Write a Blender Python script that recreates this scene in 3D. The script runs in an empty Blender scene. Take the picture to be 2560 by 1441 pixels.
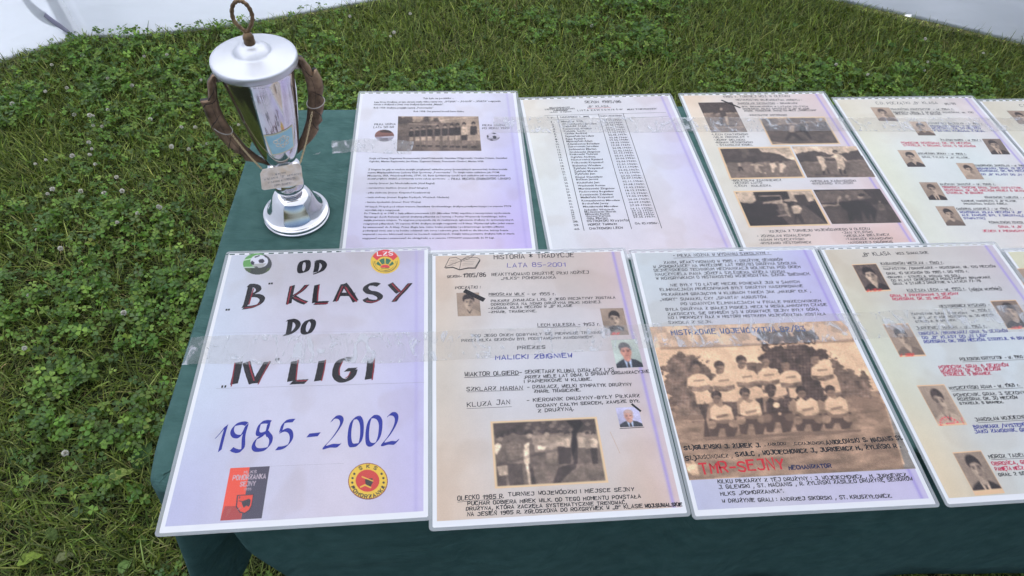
import bpy, math, random
import numpy as np
from math import sin, cos, pi, radians
from mathutils import Vector, Matrix
rng = np.random.default_rng(7); random.seed(7)
SC = bpy.context.scene
COL = SC.collection

# ------------------------------------------------------------------ camera, world, sun, exposure
CAMPOS = (0.0, 0.0, 1.52185)
CAMROT = ((0.995771, 0.03246, -0.085944), (-0.079646, 0.771269, -0.631507), (0.045788, 0.635682, 0.770592))
cd = bpy.data.cameras.new('camera'); cam = bpy.data.objects.new('camera', cd); COL.objects.link(cam)
cam.matrix_world = Matrix.Translation(CAMPOS) @ Matrix(CAMROT).to_4x4()
cd.sensor_width = 36.0; cd.lens = 36.0 * 1691.84 / 2560.0
cd.clip_start = .02; cd.clip_end = 500
SC.camera = cam
W = bpy.data.worlds.new('World'); SC.world = W; W.use_nodes = True
wn = W.node_tree.nodes; wl = W.node_tree.links
sky = wn.new('ShaderNodeTexSky'); sky.sky_type = 'NISHITA'; sky.sun_disc = False
SUN_EL, SUN_AZ = radians(56), radians(46)          # azimuth measured from +Y towards -X
sky.sun_elevation = SUN_EL; sky.sun_rotation = -SUN_AZ; sky.air_density = 1.0; sky.dust_density = 2.5; sky.ozone_density = 1.0
bg = wn['Background']; bg.inputs['Strength'].default_value = .06
wl.new(sky.outputs[0], bg.inputs[0])
sl = bpy.data.lights.new('sun', 'SUN'); sl.energy = 4.8; sl.angle = radians(1.0); sl.color = (1, .97, .93)
sun = bpy.data.objects.new('sun', sl); COL.objects.link(sun)
sd = Vector((-sin(SUN_AZ) * cos(SUN_EL), cos(SUN_AZ) * cos(SUN_EL), sin(SUN_EL)))
sun.rotation_euler = (-sd).to_track_quat('-Z', 'Y').to_euler(); sun.location = (0, 0, 6)
SC.view_settings.view_transform = 'Standard'; SC.view_settings.look = 'None'; SC.view_settings.gamma = 1
SC.view_settings.use_curve_mapping = False
SC.view_settings.exposure = 1.42
SC.render.engine = 'CYCLES'
SC.cycles.max_bounces = 8; SC.cycles.transparent_max_bounces = 16; SC.cycles.use_denoising = True
SC.cycles.caustics_reflective = False; SC.cycles.caustics_refractive = False
SC.cycles.sample_clamp_indirect = 6
TABLE_Z = .75; PAPER_Z = .7525

# measured tables (poster poses in metres, print layout in millimetres on each sheet)
POSTER_POSE = {'F1': [-0.3383, 0.7192, -0.00061], 'F2': [-0.0348, 0.7063, -0.00454], 'F3': [0.2736, 0.7004, -0.01147], 'F4': [0.5805, 0.6958, -0.00055], 'B1': [-0.1687, 1.129, -0.00771], 'B2': [0.1344, 1.1044, 0.03189], 'B3': [0.4523, 1.1144, 0.00965], 'B4': [0.7618, 1.0967, 0.00531], 'B5': [1.0652, 1.086, 0.00349], 'F5': [0.885, 0.6798, -0.00349]}
LETTERING = [
('F2', 'h', 97.9, 17.3, 221.0, 16.7, 9.18, 'HISTORIA * TRADYCJE', 'k', 1.5),
('F2', 'h', 117.0, 34.4, 205.4, 35.8, 8.55, 'LATA 85-2001', 'v', 1.3),
('F2', 'h', 26.0, 52.2, 47.5, 51.7, 4.56, 'SEZON-', 'k', 1.0),
('F2', 'h', 49.9, 51.8, 83.2, 51.5, 7.48, '1985/86', 'k', 1.5),
('F2', 'h', 92.7, 50.8, 239.1, 51.5, 5.87, 'REAKTYWOWANO DRUŻYNĘ PIŁKI NOŻNEJ', 'k', 1.0),
('F2', 'h', 106.5, 58.6, 187.9, 59.5, 5.18, '„MLKS” POMORZANKA', 'k', 1.0),
('F2', 'h', 37.6, 74.0, 74.2, 74.4, 5.25, 'POCZĄTKI :', 'k', 1.0),
('F2', 'h', 86.3, 88.3, 183.4, 91.1, 5.18, 'MIROSŁAW WILK - ur 1955 r.', 'k', 1.0),
('F2', 'h', 88.7, 100.3, 271.3, 100.8, 4.34, 'PIŁKARZ ,DZIAŁACZ LZS. Z JEGO INICJATYWY ZOSTAŁA', 'k', 1.0),
('F2', 'h', 88.3, 106.7, 248.7, 108.5, 4.29, 'ODRODZONA NA NOWO DRUŻYNA PIŁKI NOŻNEJ.', 'k', 1.0),
('F2', 'h', 84.3, 113.7, 205.6, 113.7, 4.25, '-ZAGRAŁ KILKA MECZÓW W „B” KLASIE', 'k', 1.0),
('F2', 'h', 83.9, 120.4, 152.2, 121.2, 4.2, '-ZMARŁ TRAGICZNIE.', 'k', 1.0),
('F2', 'h', 152.2, 146.8, 240.7, 148.8, 5.2, 'LECH KULESZA - 1953 r.', 'k', 1.0),
('F2', 'h', 58.4, 161.1, 241.5, 162.9, 4.35, 'POD JEGO OKIEM ODBYWAŁY SIĘ PIERWSZE TRENINGI', 'k', 1.0),
('F2', 'h', 44.3, 168.6, 229.0, 170.2, 4.3, 'PRZEZ KILKA SEZONÓW BYŁ PODSTAWOWYM ZAWODNIKIEM”.', 'k', 1.0),
('F2', 'h', 120.3, 184.3, 158.5, 184.6, 5.27, 'PREZES', 'k', 1.5),
('F2', 'h', 89.3, 200.0, 194.1, 200.7, 6.88, 'MALICKI ZBIGNIEW', 'n', 1.6),
('F2', 'h', 46.9, 224.4, 122.7, 224.7, 6.29, 'WIAKTOR OLGIERD-', 'k', 1.3),
('F2', 'h', 127.3, 223.7, 247.8, 225.4, 5.37, 'SEKRETARZ KLUBU, DZIAŁACZ LZS', 'k', 1.15),
('F2', 'h', 125.6, 231.9, 295.6, 230.2, 4.57, '.PRZEZ WIELE LAT DBAŁ O SPRAWY ORGANIZACYJNE', 'k', 1.15),
('F2', 'h', 125.1, 238.1, 214.9, 238.5, 4.51, 'I PAPIERKOWE W KLUBIE.', 'k', 1.15),
('F2', 'h', 48.6, 246.9, 121.5, 248.2, 5.89, 'SZKLARZ MARIAN', 'k', 1.15),
('F2', 'h', 128.5, 247.0, 267.6, 249.5, 4.83, '- DZIAŁACZ, WIELKI SYMPATYK DRUŻYNY', 'k', 1.15),
('F2', 'h', 136.6, 253.9, 197.7, 254.6, 4.41, 'ZMARŁ TRAGICZNIE.', 'k', 1.15),
('F2', 'h', 48.6, 270.4, 103.8, 269.0, 6.77, 'KLUZA JAN', 'k', 1.15),
('F2', 'h', 126.2, 267.0, 274.9, 267.0, 4.88, '- KIEROWNIK DRUŻYNY-BYŁY PIŁKARZ', 'k', 1.15),
('F2', 'h', 137.4, 275.3, 273.4, 274.3, 4.3, 'ODDANY CAŁYM SERCEM, ZAWSZE BYŁ', 'k', 1.15),
('F2', 'h', 139.0, 282.9, 185.1, 282.0, 4.94, 'Z DRUŻYNĄ.', 'k', 1.15),
('F2', 'h', 33.1, 393.3, 86.8, 393.4, 5.3, 'OLECKO 1985 R.', 'k', 1.15),
('F2', 'h', 92.9, 391.5, 243.1, 393.5, 4.47, 'TURNIEJ WOJEWÓDZKI I MIEJSCE SEJNY', 'k', 1.15),
('F2', 'h', 44.7, 399.8, 249.5, 402.6, 4.4, 'PUCHAR ODBIERA MIREK WILK. OD TEGO MOMENTU POWSTAŁA', 'k', 1.15),
('F2', 'h', 42.7, 405.9, 231.4, 408.7, 4.06, 'DRUŻYNA, KTÓRA ZACZĘŁA SYSTEMATYCZNIE TRENOWAĆ,', 'k', 1.15),
('F2', 'h', 43.9, 412.7, 249.3, 414.4, 4.32, 'NA JESIEŃ 1985 R. ZGŁOSZONA DO ROZGRYWEK W „B” KLASIE', 'k', 1.15),
('F2', 'h', 252.5, 414.6, 296.6, 414.9, 4.07, 'WOJ.SUWALSKIE', 'k', 1.6),
('F3', 'h', 69.7, 17.5, 223.2, 15.5, 6.03, '• PIŁKA NOŻNA W WYDANIU SZKOLNYM •', 'k', 1.0),
('F3', 'h', 51.3, 31.0, 240.9, 30.0, 5.41, 'ZANIM, REAKTYWOWANO W 1985 r. DRUŻYNĘ SENIORÓW', 'k', 1.0),
('F3', 'h', 33.0, 38.9, 260.6, 37.6, 5.36, 'W „POMORZAŃCE” NA PRZEŁOMIE LAT 1982/83 DRUŻYNA SZKOLNA', 'k', 1.0),
('F3', 'h', 32.0, 46.5, 264.3, 45.5, 5.31, 'SEJNEŃSKIEGO TECHNIKUM MECHANIZACJI ROLNICTWA POD OKIEM', 'k', 1.0),
('F3', 'h', 32.7, 54.5, 240.8, 54.3, 5.25, 'NAUCZYCIELA PANA JÓZEFA SZLEGIERA WZIĘŁA UDZIAŁ,', 'k', 1.0),
('F3', 'h', 32.5, 62.7, 274.7, 60.3, 5.21, 'W ROZGRYWKACH O MISTRZOSTWO WOJEWÓDZTWA. SZKÓŁ ŚREDNICH.', 'k', 1.0),
('F3', 'h', 51.7, 76.3, 252.4, 75.5, 5.12, 'NIE BYŁY TO ŁATWE MECZE PONIEWAŻ JUŻ W SAMYCH', 'k', 1.0),
('F3', 'h', 33.7, 84.7, 254.8, 83.7, 5.06, 'ELIMINACJACH PRZECIWNIKAMI BYŁY DRUŻYNY NASZPIKOWANE', 'k', 1.0),
('F3', 'h', 34.6, 93.8, 263.6, 93.7, 5.0, 'PIŁKARZAMI GRAJĄCYMI W KLUBACH TAKICH JAK „MAZUR” EŁK ,', 'k', 1.0),
('F3', 'h', 29.8, 103.1, 192.5, 102.8, 4.93, '„WIGRY” SUWAŁKI, CZY „SPARTA” AUGUSTÓW.', 'k', 1.0),
('F3', 'h', 59.1, 112.2, 272.6, 113.2, 4.89, 'PO UDANYCH ELIMINACJACH W FINALE PRZECIWNIKIEM', 'k', 1.0),
('F3', 'h', 34.7, 121.8, 279.0, 120.5, 4.83, 'BYŁA DRUŻYNA Z BIAŁEJ PISKIEJ. MECZ W REGULAMINOWYM CZASIE', 'k', 1.0),
('F3', 'h', 35.5, 130.3, 262.8, 128.7, 4.78, 'ZAKOŃCZYŁ SIĘ REMISEM 3:3 W DOGRYWCE SEJNY BYŁY GÓRĄ', 'k', 1.0),
('F3', 'h', 34.6, 137.0, 270.7, 137.5, 4.73, 'NO I PIERWSZY RAZ W HISTORII MISTRZEM WOJEWÓDZTWA ZOSTAŁA', 'k', 1.0),
('F3', 'h', 33.3, 145.5, 97.0, 145.9, 4.65, 'SZKOŁA Z SEJN.', 'k', 1.0),
('F3', 'h', 33.8, 165.0, 229.6, 164.5, 8.67, 'MISTRZOWIE WOJEWÓDZTWA 82/83', 'b', 2.2),
('F3', 'h', 10.7, 339.7, 23.1, 339.5, 5.49, 'St.)', 'k', 1.9),
('F3', 'h', 24.6, 339.6, 108.2, 340.3, 5.51, 'GILEWSKI J. ŻUREK J.', 'k', 1.9),
('F3', 'h', 195.2, 341.1, 256.5, 339.2, 5.59, 'ANIOŁOWSKI S. ,', 'k', 1.9),
('F3', 'h', 255.3, 340.2, 297.2, 338.6, 5.62, 'MACIANIS St.', 'k', 1.9),
('F3', 'h', 8.8, 354.1, 22.6, 353.7, 5.37, 'Si.)', 'k', 1.9),
('F3', 'h', 73.9, 351.5, 290.0, 349.4, 5.48, 'SZULC , WOJCIECHOWICZ J., JURKIEWICZ M., ŻYLIŃSKI R .', 'k', 1.9),
('F3', 'h', 114.5, 339.0, 141.9, 339.2, 4.01, ', ZABŁOCKI', 'k', 1.0),
('F3', 'h', 152.1, 340.0, 193.2, 340.3, 4.02, ',C.CZAJKOWSKI,', 'k', 1.0),
('F3', 'h', 23.6, 352.5, 68.5, 352.8, 4.8, 'JUŚCINOWICZ ,', 'k', 1.0),
('F3', 'h', 24.5, 371.9, 130.0, 370.3, 14.31, 'TMR-SEJNY', 'r', 3.3),
('F3', 'h', 135.3, 372.0, 189.5, 371.6, 5.0, 'MECHANIZATOR', 'd', 1.8),
('F3', 'h', 41.6, 385.1, 282.1, 388.0, 4.6, 'KILKU PIŁKARZY Z TEJ DRUŻYNY : J. WOJCIECHOWICZ , M. JURKIEWICZ,', 'k', 1.15),
('F3', 'h', 40.8, 392.3, 285.7, 393.0, 4.56, 'J. GILEWSKI , ST. MACIANIS , R. ŻYLIŃSKI ZASILIŁO DRUŻYNĘ SENIORÓW', 'k', 1.15),
('F3', 'h', 41.0, 400.5, 118.6, 400.4, 4.46, 'MLKS „POMORZANKA”.', 'k', 1.15),
('F3', 'h', 40.7, 409.2, 249.5, 413.2, 4.42, 'W DRUŻYNIE GRALI : ANDRZEJ SIKORSKI , ST. KRUSZYŁOWICZ.', 'k', 1.15),
('F4', 'h', 67.1, 23.8, 113.9, 22.7, 7.59, '„B” KLASA', 'k', 1.3),
('F4', 'h', 124.7, 22.3, 178.3, 22.1, 5.09, 'WOJ. SUWALSKIE', 'k', 1.0),
('F4', 'h', 89.8, 43.0, 192.6, 44.1, 5.57, 'KABANOWSKI WIESŁAW - 1960 r.', 'k', 1.0),
('F4', 'h', 89.6, 53.4, 275.2, 55.1, 4.91, 'NAPASTNIK /BRAMKARZ - ROZEGRAŁ ok. 120 MECZÓW', 'k', 1.0),
('F4', 'h', 89.9, 62.9, 224.3, 63.5, 4.84, 'GRAŁ 10 SEZONÓW OD 1985 r. DO 1995 r.', 'k', 1.0),
('F4', 'h', 87.3, 70.3, 205.8, 71.6, 4.39, '•BRAMKI - STRZELIŁ PONAD 20 GOLI', 'k', 1.0),
('F4', 'h', 91.2, 77.1, 253.6, 77.0, 4.37, 'OD KLASY OKRĘGOWEJ PODSTAWOWY BRAMKARZ', 'k', 1.0),
('F4', 'h', 91.3, 83.9, 234.3, 83.4, 4.72, 'GRAŁ W STAREJ DRUŻYNIE W LATACH 77-78', 'k', 1.0),
('F4', 'h', 107.6, 98.1, 201.4, 98.4, 5.41, 'KULESZA LECH - ur. 1953 r.', 'k', 1.0),
('F4', 'h', 207.6, 100.7, 259.3, 100.5, 6.2, '(zdjęcie wcześniej)', 'k', 1.0),
('F4', 'h', 143.3, 130.4, 223.0, 130.5, 5.2, 'NESTOROWICZ RYSZARD -', 'k', 1.0),
('F4', 'h', 188.9, 139.6, 219.1, 139.8, 4.41, 'ur. 1956 r.', 'k', 1.0),
('F4', 'h', 92.9, 141.7, 180.3, 143.7, 4.01, 'NAPASTNIK GRAŁ 2 SEZONY', 'k', 1.0),
('F4', 'h', 92.8, 149.1, 220.9, 149.3, 3.98, 'W „B” i „A” KLASIE ROZEGRAŁ ok. 30 MECZÓW', 'k', 1.0),
('F4', 'h', 92.5, 156.0, 155.9, 155.6, 3.58, 'STRZELIŁ 8 BRAMEK.', 'k', 1.0),
('F4', 'h', 88.2, 168.1, 195.4, 169.4, 5.28, 'JURKIEWICZ MARIAN - ur. 1963 r.', 'k', 1.0),
('F4', 'h', 126.6, 224.0, 226.4, 223.9, 5.25, 'POLKOWSKI KRZYSZTOF - ur. 1960 r.', 'k', 1.0),
('F4', 'h', 76.3, 106.9, 185.4, 107.2, 4.76, 'GRAŁ Z PRZERWAMI 3 SEZONY', 'p', 1.3),
('F4', 'h', 76.9, 113.3, 167.9, 114.3, 4.72, 'ROZEGRAŁ OK. 35 MECZÓW', 'p', 1.3),
('F4', 'h', 89.1, 235.4, 191.7, 236.4, 5.14, 'POMOCNIK, GRAŁ 6 SEZONÓW', 'p', 1.3),
('F4', 'h', 88.8, 242.0, 176.4, 242.3, 5.1, 'ROZEGRAŁ OK. 150 MECZÓW', 'p', 1.3),
('F4', 'h', 89.7, 247.2, 158.0, 248.4, 4.42, 'STRZELIŁ 9 BRAMEK', 'p', 1.3),
('F4', 'h', 88.3, 177.4, 224.1, 178.7, 5.05, 'OBROŃCA /BRAMKARZ/ GRAŁ 16 SEZONÓW', 'n', 1.3),
('F4', 'h', 89.0, 184.8, 187.9, 185.6, 4.99, 'OD „B” KLASY DO „IV LIGI”', 'n', 1.3),
('F4', 'h', 88.3, 192.3, 256.3, 192.3, 4.96, 'ROZEGRAŁ OK. 280 MECZÓW. STRZELIŁ 14 BRAMEK', 'n', 1.3),
('F4', 'h', 87.4, 269.4, 189.0, 268.9, 5.22, 'MYSZCZYŃSKI ADAM - ur. 1968 r.', 'k', 1.1),
('F4', 'h', 87.6, 280.0, 193.7, 280.6, 4.53, 'POMOCNIK. GRAŁ 3 SEZONY(', 'k', 1.1),
('F4', 'h', 90.1, 286.3, 175.1, 287.4, 4.48, 'ROZEGRAŁ OK. 30 MECZÓW', 'k', 1.1),
('F4', 'h', 89.4, 292.1, 151.0, 292.9, 3.55, 'STRZELIŁ 5 BRAMEK.', 'k', 1.1),
('F4', 'h', 98.4, 317.5, 183.3, 316.9, 4.87, 'JAROSŁAW WOJCIECHOWICZ', 'k', 1.1),
('F4', 'h', 88.1, 369.2, 146.8, 369.8, 4.75, 'MOROZ TADEUSZ', 'k', 1.1),
('F4', 'h', 87.6, 393.1, 127.2, 393.3, 4.07, 'GRAŁ 2 SEZ', 'k', 1.1),
('F4', 'h', 90.4, 327.7, 176.3, 328.4, 4.79, 'BRAMKARZ /WYSTĘPOWAŁ', 'n', 1.3),
('F4', 'h', 88.2, 334.3, 167.9, 335.2, 4.74, 'JAKO ZAWODNIK. GRAŁ', 'n', 1.3),
('F4', 'h', 87.5, 378.6, 142.6, 379.1, 4.69, 'OBROŃCA, GRAŁ', 'p', 1.3),
('F4', 'h', 87.5, 385.7, 124.7, 386.3, 4.63, 'PAMIĘTA MECZ', 'p', 1.3),
('B3', 'h', 89.3, 16.8, 226.2, 17.2, 7.12, '1985 r. TURNIEJ WOJ. W OLECKU', 'k', 1.0),
('B3', 'h', 112.5, 26.9, 246.0, 30.5, 5.48, 'MISTRZOSTWO WOJEWÓDZTWA ZDOBYLI :', 'k', 1.0),
('B3', 'h', 111.3, 38.6, 233.6, 40.8, 5.42, 'JAROSŁAW SZYMAŃSKI - BRAMKARZ', 'k', 1.0),
('B3', 'h', 117.8, 48.8, 250.3, 51.8, 4.6, 'BYŁ BRAMKARZEM W LATACH 70-TYCH', 'k', 1.0),
('B3', 'h', 117.4, 56.1, 251.3, 58.7, 4.57, 'ROZEGRAŁ KILKA SPOTKAŃ W „B” KLASIE', 'k', 1.0),
('B3', 'h', 117.7, 62.6, 263.8, 64.1, 4.54, 'ZMARŁ TRAGICZNIE JADĄC NA MECZ „JAGIELLONII”', 'k', 1.0),
('B3', 'h', 123.3, 76.3, 198.2, 77.6, 4.47, '•KRZYSZTOF OSTROWSKI', 'k', 1.0),
('B3', 'h', 33.1, 133.0, 101.9, 134.0, 4.9, '•LECH CHATKOWSKI', 'k', 1.0),
('B3', 'h', 33.9, 140.7, 101.9, 141.4, 4.86, '•WILK MIROSŁAW +', 'k', 1.0),
('B3', 'h', 33.4, 148.7, 90.8, 150.2, 4.82, '•JÓZEF DELNICKI', 'k', 1.0),
('B3', 'h', 33.5, 156.3, 103.5, 157.5, 4.78, '•ROMAN NESOKOWSKI', 'k', 1.0),
('B3', 'h', 34.0, 163.9, 101.6, 164.7, 4.74, '• STANISŁAW KISIEL', 'k', 1.0),
('B3', 'h', 33.3, 260.5, 121.3, 262.3, 4.89, '•BOLESŁAW ZDANKIEWICZ', 'k', 1.0),
('B3', 'h', 33.4, 267.3, 84.6, 267.7, 4.85, '•ZENON LUTO', 'k', 1.0),
('B3', 'h', 33.2, 274.3, 98.1, 275.6, 4.81, '•LECH  KULESZA', 'k', 1.0),
('B3', 'h', 173.3, 267.4, 256.2, 269.0, 4.91, '•WIESŁAW KABANOWSKI', 'k', 1.0),
('B3', 'h', 173.6, 273.9, 248.1, 274.9, 4.87, '•RYSZARD ŻYLIŃSKI', 'k', 1.0),
('B3', 'h', 58.0, 384.7, 229.8, 385.8, 5.07, 'ZDJĘCIA Z TURNIEJU WOJEWÓDZKIEGO W OLECKU', 'k', 1.0),
('B3', 'h', 35.1, 394.3, 123.2, 395.7, 4.99, '• ZDZISŁAW KOWALEWSKI', 'k', 1.0),
('B3', 'h', 35.0, 402.5, 109.6, 403.8, 4.68, '•ADAM MYSZCZYŃSKI', 'k', 1.0),
('B3', 'h', 35.1, 409.9, 118.3, 411.4, 4.64, '•RYSZARD NESTOROWICZ', 'k', 1.0),
('B3', 'h', 179.9, 393.1, 230.7, 393.2, 4.79, '•JAN ŻYLIŃSKI', 'k', 1.0),
('B3', 'h', 179.9, 400.4, 256.8, 400.6, 4.75, '•WIESŁAW BIELEWICZ', 'k', 1.0),
('B3', 'h', 180.0, 407.3, 258.6, 408.8, 4.71, '•TADEUSZ KRAKOWSKI', 'k', 1.0),
('B3', 'h', 180.8, 415.1, 255.5, 416.7, 4.67, '•ANDRZEJ OGÓRKIS', 'k', 1.0),
('B4', 'h', 86.8, 25.0, 215.4, 26.4, 8.25, 'C.D. POCZĄTKI „B” KLASA', 'k', 1.0),
('B4', 'h', 229.6, 29.5, 252.7, 29.2, 6.3, '85/86', 'k', 1.0),
('B4', 'h', 108.8, 43.9, 238.3, 46.7, 5.4, 'MAŁKIŃSKI KRZYSZTOF - ur 1964 r.', 'k', 1.0),
('B4', 'h', 108.6, 53.5, 273.9, 58.0, 4.59, 'OBROŃCA. GRAŁ 2 SEZONÓW. ROZEGRAŁ ok. 130', 'k', 1.0),
('B4', 'h', 110.5, 59.0, 204.0, 61.8, 4.56, 'MECZÓW. STRZELIŁ 4 BRAMKI', 'k', 1.0),
('B4', 'h', 163.5, 90.1, 273.5, 94.6, 5.18, 'ZDANKIEWICZ BOLESŁAW - ur 1966 r.', 'k', 1.0),
('B4', 'h', 162.5, 141.1, 243.4, 144.0, 4.91, 'ŻYLIŃSKI MAREK - ur 1967 r.', 'k', 1.0),
('B4', 'h', 99.1, 178.6, 190.9, 182.6, 4.7, 'BOCHEŃSKI JERZY - ur 1968 r.', 'k', 1.0),
('B4', 'h', 102.1, 188.9, 190.9, 193.5, 4.65, 'GRAŁ TYLKO W „B” KLASIE.', 'k', 1.0),
('B4', 'h', 190.3, 214.9, 293.9, 218.8, 4.56, 'ZABOROWSKI JAROSŁAW - ur 1969 r.', 'k', 1.0),
('B4', 'h', 99.3, 263.3, 200.8, 266.5, 4.91, 'BUČKUN JANUSZ - ur. 1968 r.', 'k', 1.0),
('B4', 'h', 163.3, 298.7, 238.6, 301.7, 4.45, 'KRAKOWSKI TADEUSZ - ur', 'k', 1.0),
('B4', 'h', 116.3, 306.3, 214.7, 309.9, 4.4, 'KARIERĘ ZAKOŃCZYŁ W „B” KLASIE', 'k', 1.0),
('B4', 'h', 116.4, 313.5, 194.4, 316.0, 4.36, 'PRAWDZIWA DUSZA KIBICA', 'k', 1.0),
('B4', 'h', 96.9, 325.4, 195.8, 328.5, 4.58, 'OGÓRKIS ANDRZEJ - ur 1965 r.', 'k', 1.0),
('B4', 'h', 137.3, 359.1, 206.2, 362.1, 4.7, 'KOWALEWSKI ZDZISŁAW', 'k', 1.0),
('B4', 'h', 163.7, 99.4, 266.5, 102.7, 5.5, 'POMOCNIK. GRAŁ 3 SEZONY.', 'n', 1.3),
('B4', 'h', 163.3, 106.0, 261.6, 109.2, 5.46, 'ROZEGRAŁ OK 30 MECZÓW', 'n', 1.3),
('B4', 'h', 163.8, 112.6, 264.6, 117.0, 5.42, 'W 88 roku WYJECHAŁ Z SEJN.', 'n', 1.3),
('B4', 'h', 190.7, 223.5, 298.3, 226.9, 4.84, 'BRAMKARZ, GRAŁ 12 SEZONÓW', 'n', 1.3),
('B4', 'h', 190.3, 230.3, 287.3, 233.4, 4.81, 'ROZEGRAŁ OK. 85 MECZÓW', 'n', 1.3),
('B4', 'h', 189.9, 239.4, 285.6, 243.8, 4.76, 'OD „B” KLASY DO „IV LIGI”', 'n', 1.3),
('B4', 'h', 98.6, 333.6, 209.0, 337.8, 4.83, 'ROZEGRAŁ KILKA MECZÓW W „B”', 'n', 1.3),
('B4', 'h', 98.1, 340.5, 207.4, 345.8, 4.78, 'ALE ZAWSZE BYŁ Z DRUŻYNĄ,(', 'n', 1.3),
('B4', 'h', 97.4, 347.9, 134.5, 349.6, 4.46, 'SYMPATYK)', 'n', 1.3),
('B4', 'h', 81.3, 147.3, 216.7, 152.8, 5.55, 'POMOCNIK ROZEGRAŁ OK. 70 MECZÓW', 'p', 1.3),
('B4', 'h', 81.8, 154.7, 221.4, 161.7, 5.51, 'STRZELIŁ 4 BRAMKI. GRAŁ 5 SEZONÓW', 'p', 1.3),
('B4', 'h', 99.6, 271.4, 245.5, 277.4, 4.87, 'OBROŃCA TROCHĘ GRAŁ JAKO NAPASTNIK.', 'p', 1.3),
('B4', 'h', 99.2, 278.5, 257.6, 285.6, 4.83, 'ROZEGRAŁ OK. 95 MECZÓW PRZEZ 6 SEZONÓW', 'p', 1.3),
('B4', 'h', 99.3, 285.5, 166.0, 287.9, 4.79, 'STRZELIŁ 18 BRAMEK', 'p', 1.3),
('B4', 'h', 148.6, 370.2, 189.5, 371.8, 4.91, 'GRAŁ W „B”', 'p', 1.3),
('B4', 'h', 114.4, 378.8, 194.0, 382.0, 4.85, 'JEDEN Z PIERWSZYCH', 'p', 1.3),
('B5', 'h', 82.4, 26.6, 120.7, 27.3, 7.89, 'C.D. „B”', 'k', 1.0),
('B1', 't', 122.9, 26.1, 181.6, 25.3, 5.35, 'Tak było na początku ...', 'k', 1.0),
('B1', 't', 31.8, 37.2, 269.9, 35.5, 5.29, 'Lata 30-te: Drużyna ,w tym okresie miała różne nazwy min. „SPÓJNIA” – „POGOŃ” – „SPARTA” rozgrywała', 'k', 1.0),
('B1', 't', 31.5, 44.3, 162.2, 45.3, 5.23, 'mecze z drużyną z Litwy oraz drużyną żydowską „Makabi”.', 'k', 1.0),
('B1', 't', 31.7, 54.7, 142.1, 55.6, 5.17, 'Rok 1958: drużyna przyjęła nazwę „Pomorzanka”', 'k', 1.0),
('B1', 't', 105.7, 66.3, 199.8, 67.1, 5.13, 'Rok 1958: Oni pierwsi bronili barw klubu.', 'k', 1.0),
('B1', 't', 32.2, 199.4, 271.6, 202.5, 4.47, 'Stoją od lewej: Eugeniusz Romanowski, Józef Polakowski, Stanisław Węgrowski, Czesław Polanis, Stanisław', 'k', 1.0),
('B1', 't', 32.2, 207.3, 230.0, 210.7, 4.42, 'Ogórkis, Marian Rapkowski, Jan Kluza, Zygmunt Palanis, Franciszek Chrabol, Marian Wilk', 'k', 1.0),
('B1', 't', 32.1, 228.4, 269.6, 232.2, 4.33, 'Z biegiem lat gdy w mieście zaczęło przybywać zakładów pracy (potencjalnych sponsorów) dodana została', 'k', 1.0),
('B1', 't', 32.2, 236.3, 255.9, 240.0, 4.29, 'nazwa Międzyzakładowy Ludowy Klub Sportowy „Pomorzanka”. To dzięki takim zakładom jak: POM,', 'k', 1.0),
('B1', 't', 32.1, 244.2, 265.0, 248.1, 4.25, 'Mleczarnia, SKR, Wielobranżówka, STW, GS, Bank Spółdzielczy (cześć tych zakładów już nie istnieje),klub', 'k', 1.0),
('B1', 't', 32.4, 251.7, 162.9, 254.3, 4.2, 'zaczął prężnie działać, powstawały nowe sekcje sportowe:', 'k', 1.0),
('B1', 't', 32.3, 263.2, 144.8, 265.6, 4.15, '- szachy (trener: Jan Niechciałkowski, Józef Ragiel)', 'k', 1.0),
('B1', 't', 32.4, 274.4, 133.5, 276.6, 4.09, '- narciarstwo biathlon (trener: Józef Szlegier)', 'k', 1.0),
('B1', 't', 32.2, 286.0, 137.2, 288.3, 4.04, '- piłka siatkowa (trener: Krzysztof Kozakiewicz)', 'k', 1.0),
('B1', 't', 32.3, 297.1, 168.5, 300.2, 3.99, '- tenis stołowy (trener: Bogdan Frydrych, Wojciech Okulanis)', 'k', 1.0),
('B1', 't', 32.5, 308.4, 122.2, 310.5, 3.94, '- karate kyokushin (trener: Piotr Wojna)', 'k', 1.0),
('B1', 't', 32.8, 319.3, 269.8, 323.9, 3.9, 'W latach 70-tych pod okiem trenera Stanisława Groblewskiego drużyna przeżywa kryzys i w sezonie 77/78', 'k', 1.0),
('B1', 't', 32.9, 327.0, 89.4, 328.7, 3.85, 'wycofała się z rozgrywek.', 'k', 1.0),
('B1', 't', 32.8, 334.6, 267.1, 339.7, 3.83, 'Po 7 latach tj. w 1985 r. były piłkarz pracownik LZS (Mirosław Wilk) wspólnie z nauczycielem wychowania', 'k', 1.0),
('B1', 't', 32.8, 342.5, 260.0, 347.5, 3.8, 'fizycznego (Lech Kulesza) zebrali drużynę piłkarską na I turniej o Puchar Wojewody Suwalskiego, która', 'k', 1.0),
('B1', 't', 32.7, 350.0, 271.0, 355.4, 3.77, 'zajęła pierwsze miejsce. Ta wygrana przyczyniła się do reaktywacji, zgłoszenia drużyny do systematycznych', 'k', 1.0),
('B1', 't', 32.9, 358.0, 271.0, 363.2, 3.73, 'rozgrywek piłkarskich. W sezonie 85/86 drużyna zaczęła rozgrywki od B klasy. Wystarczył tylko jeden sezon', 'k', 1.0),
('B1', 't', 33.0, 365.6, 255.2, 370.5, 3.7, 'by awansować do A klasy. Przez długie lata, mimo braku pieniędzy i podstawowego sprzętu piłkarze', 'k', 1.0),
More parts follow.
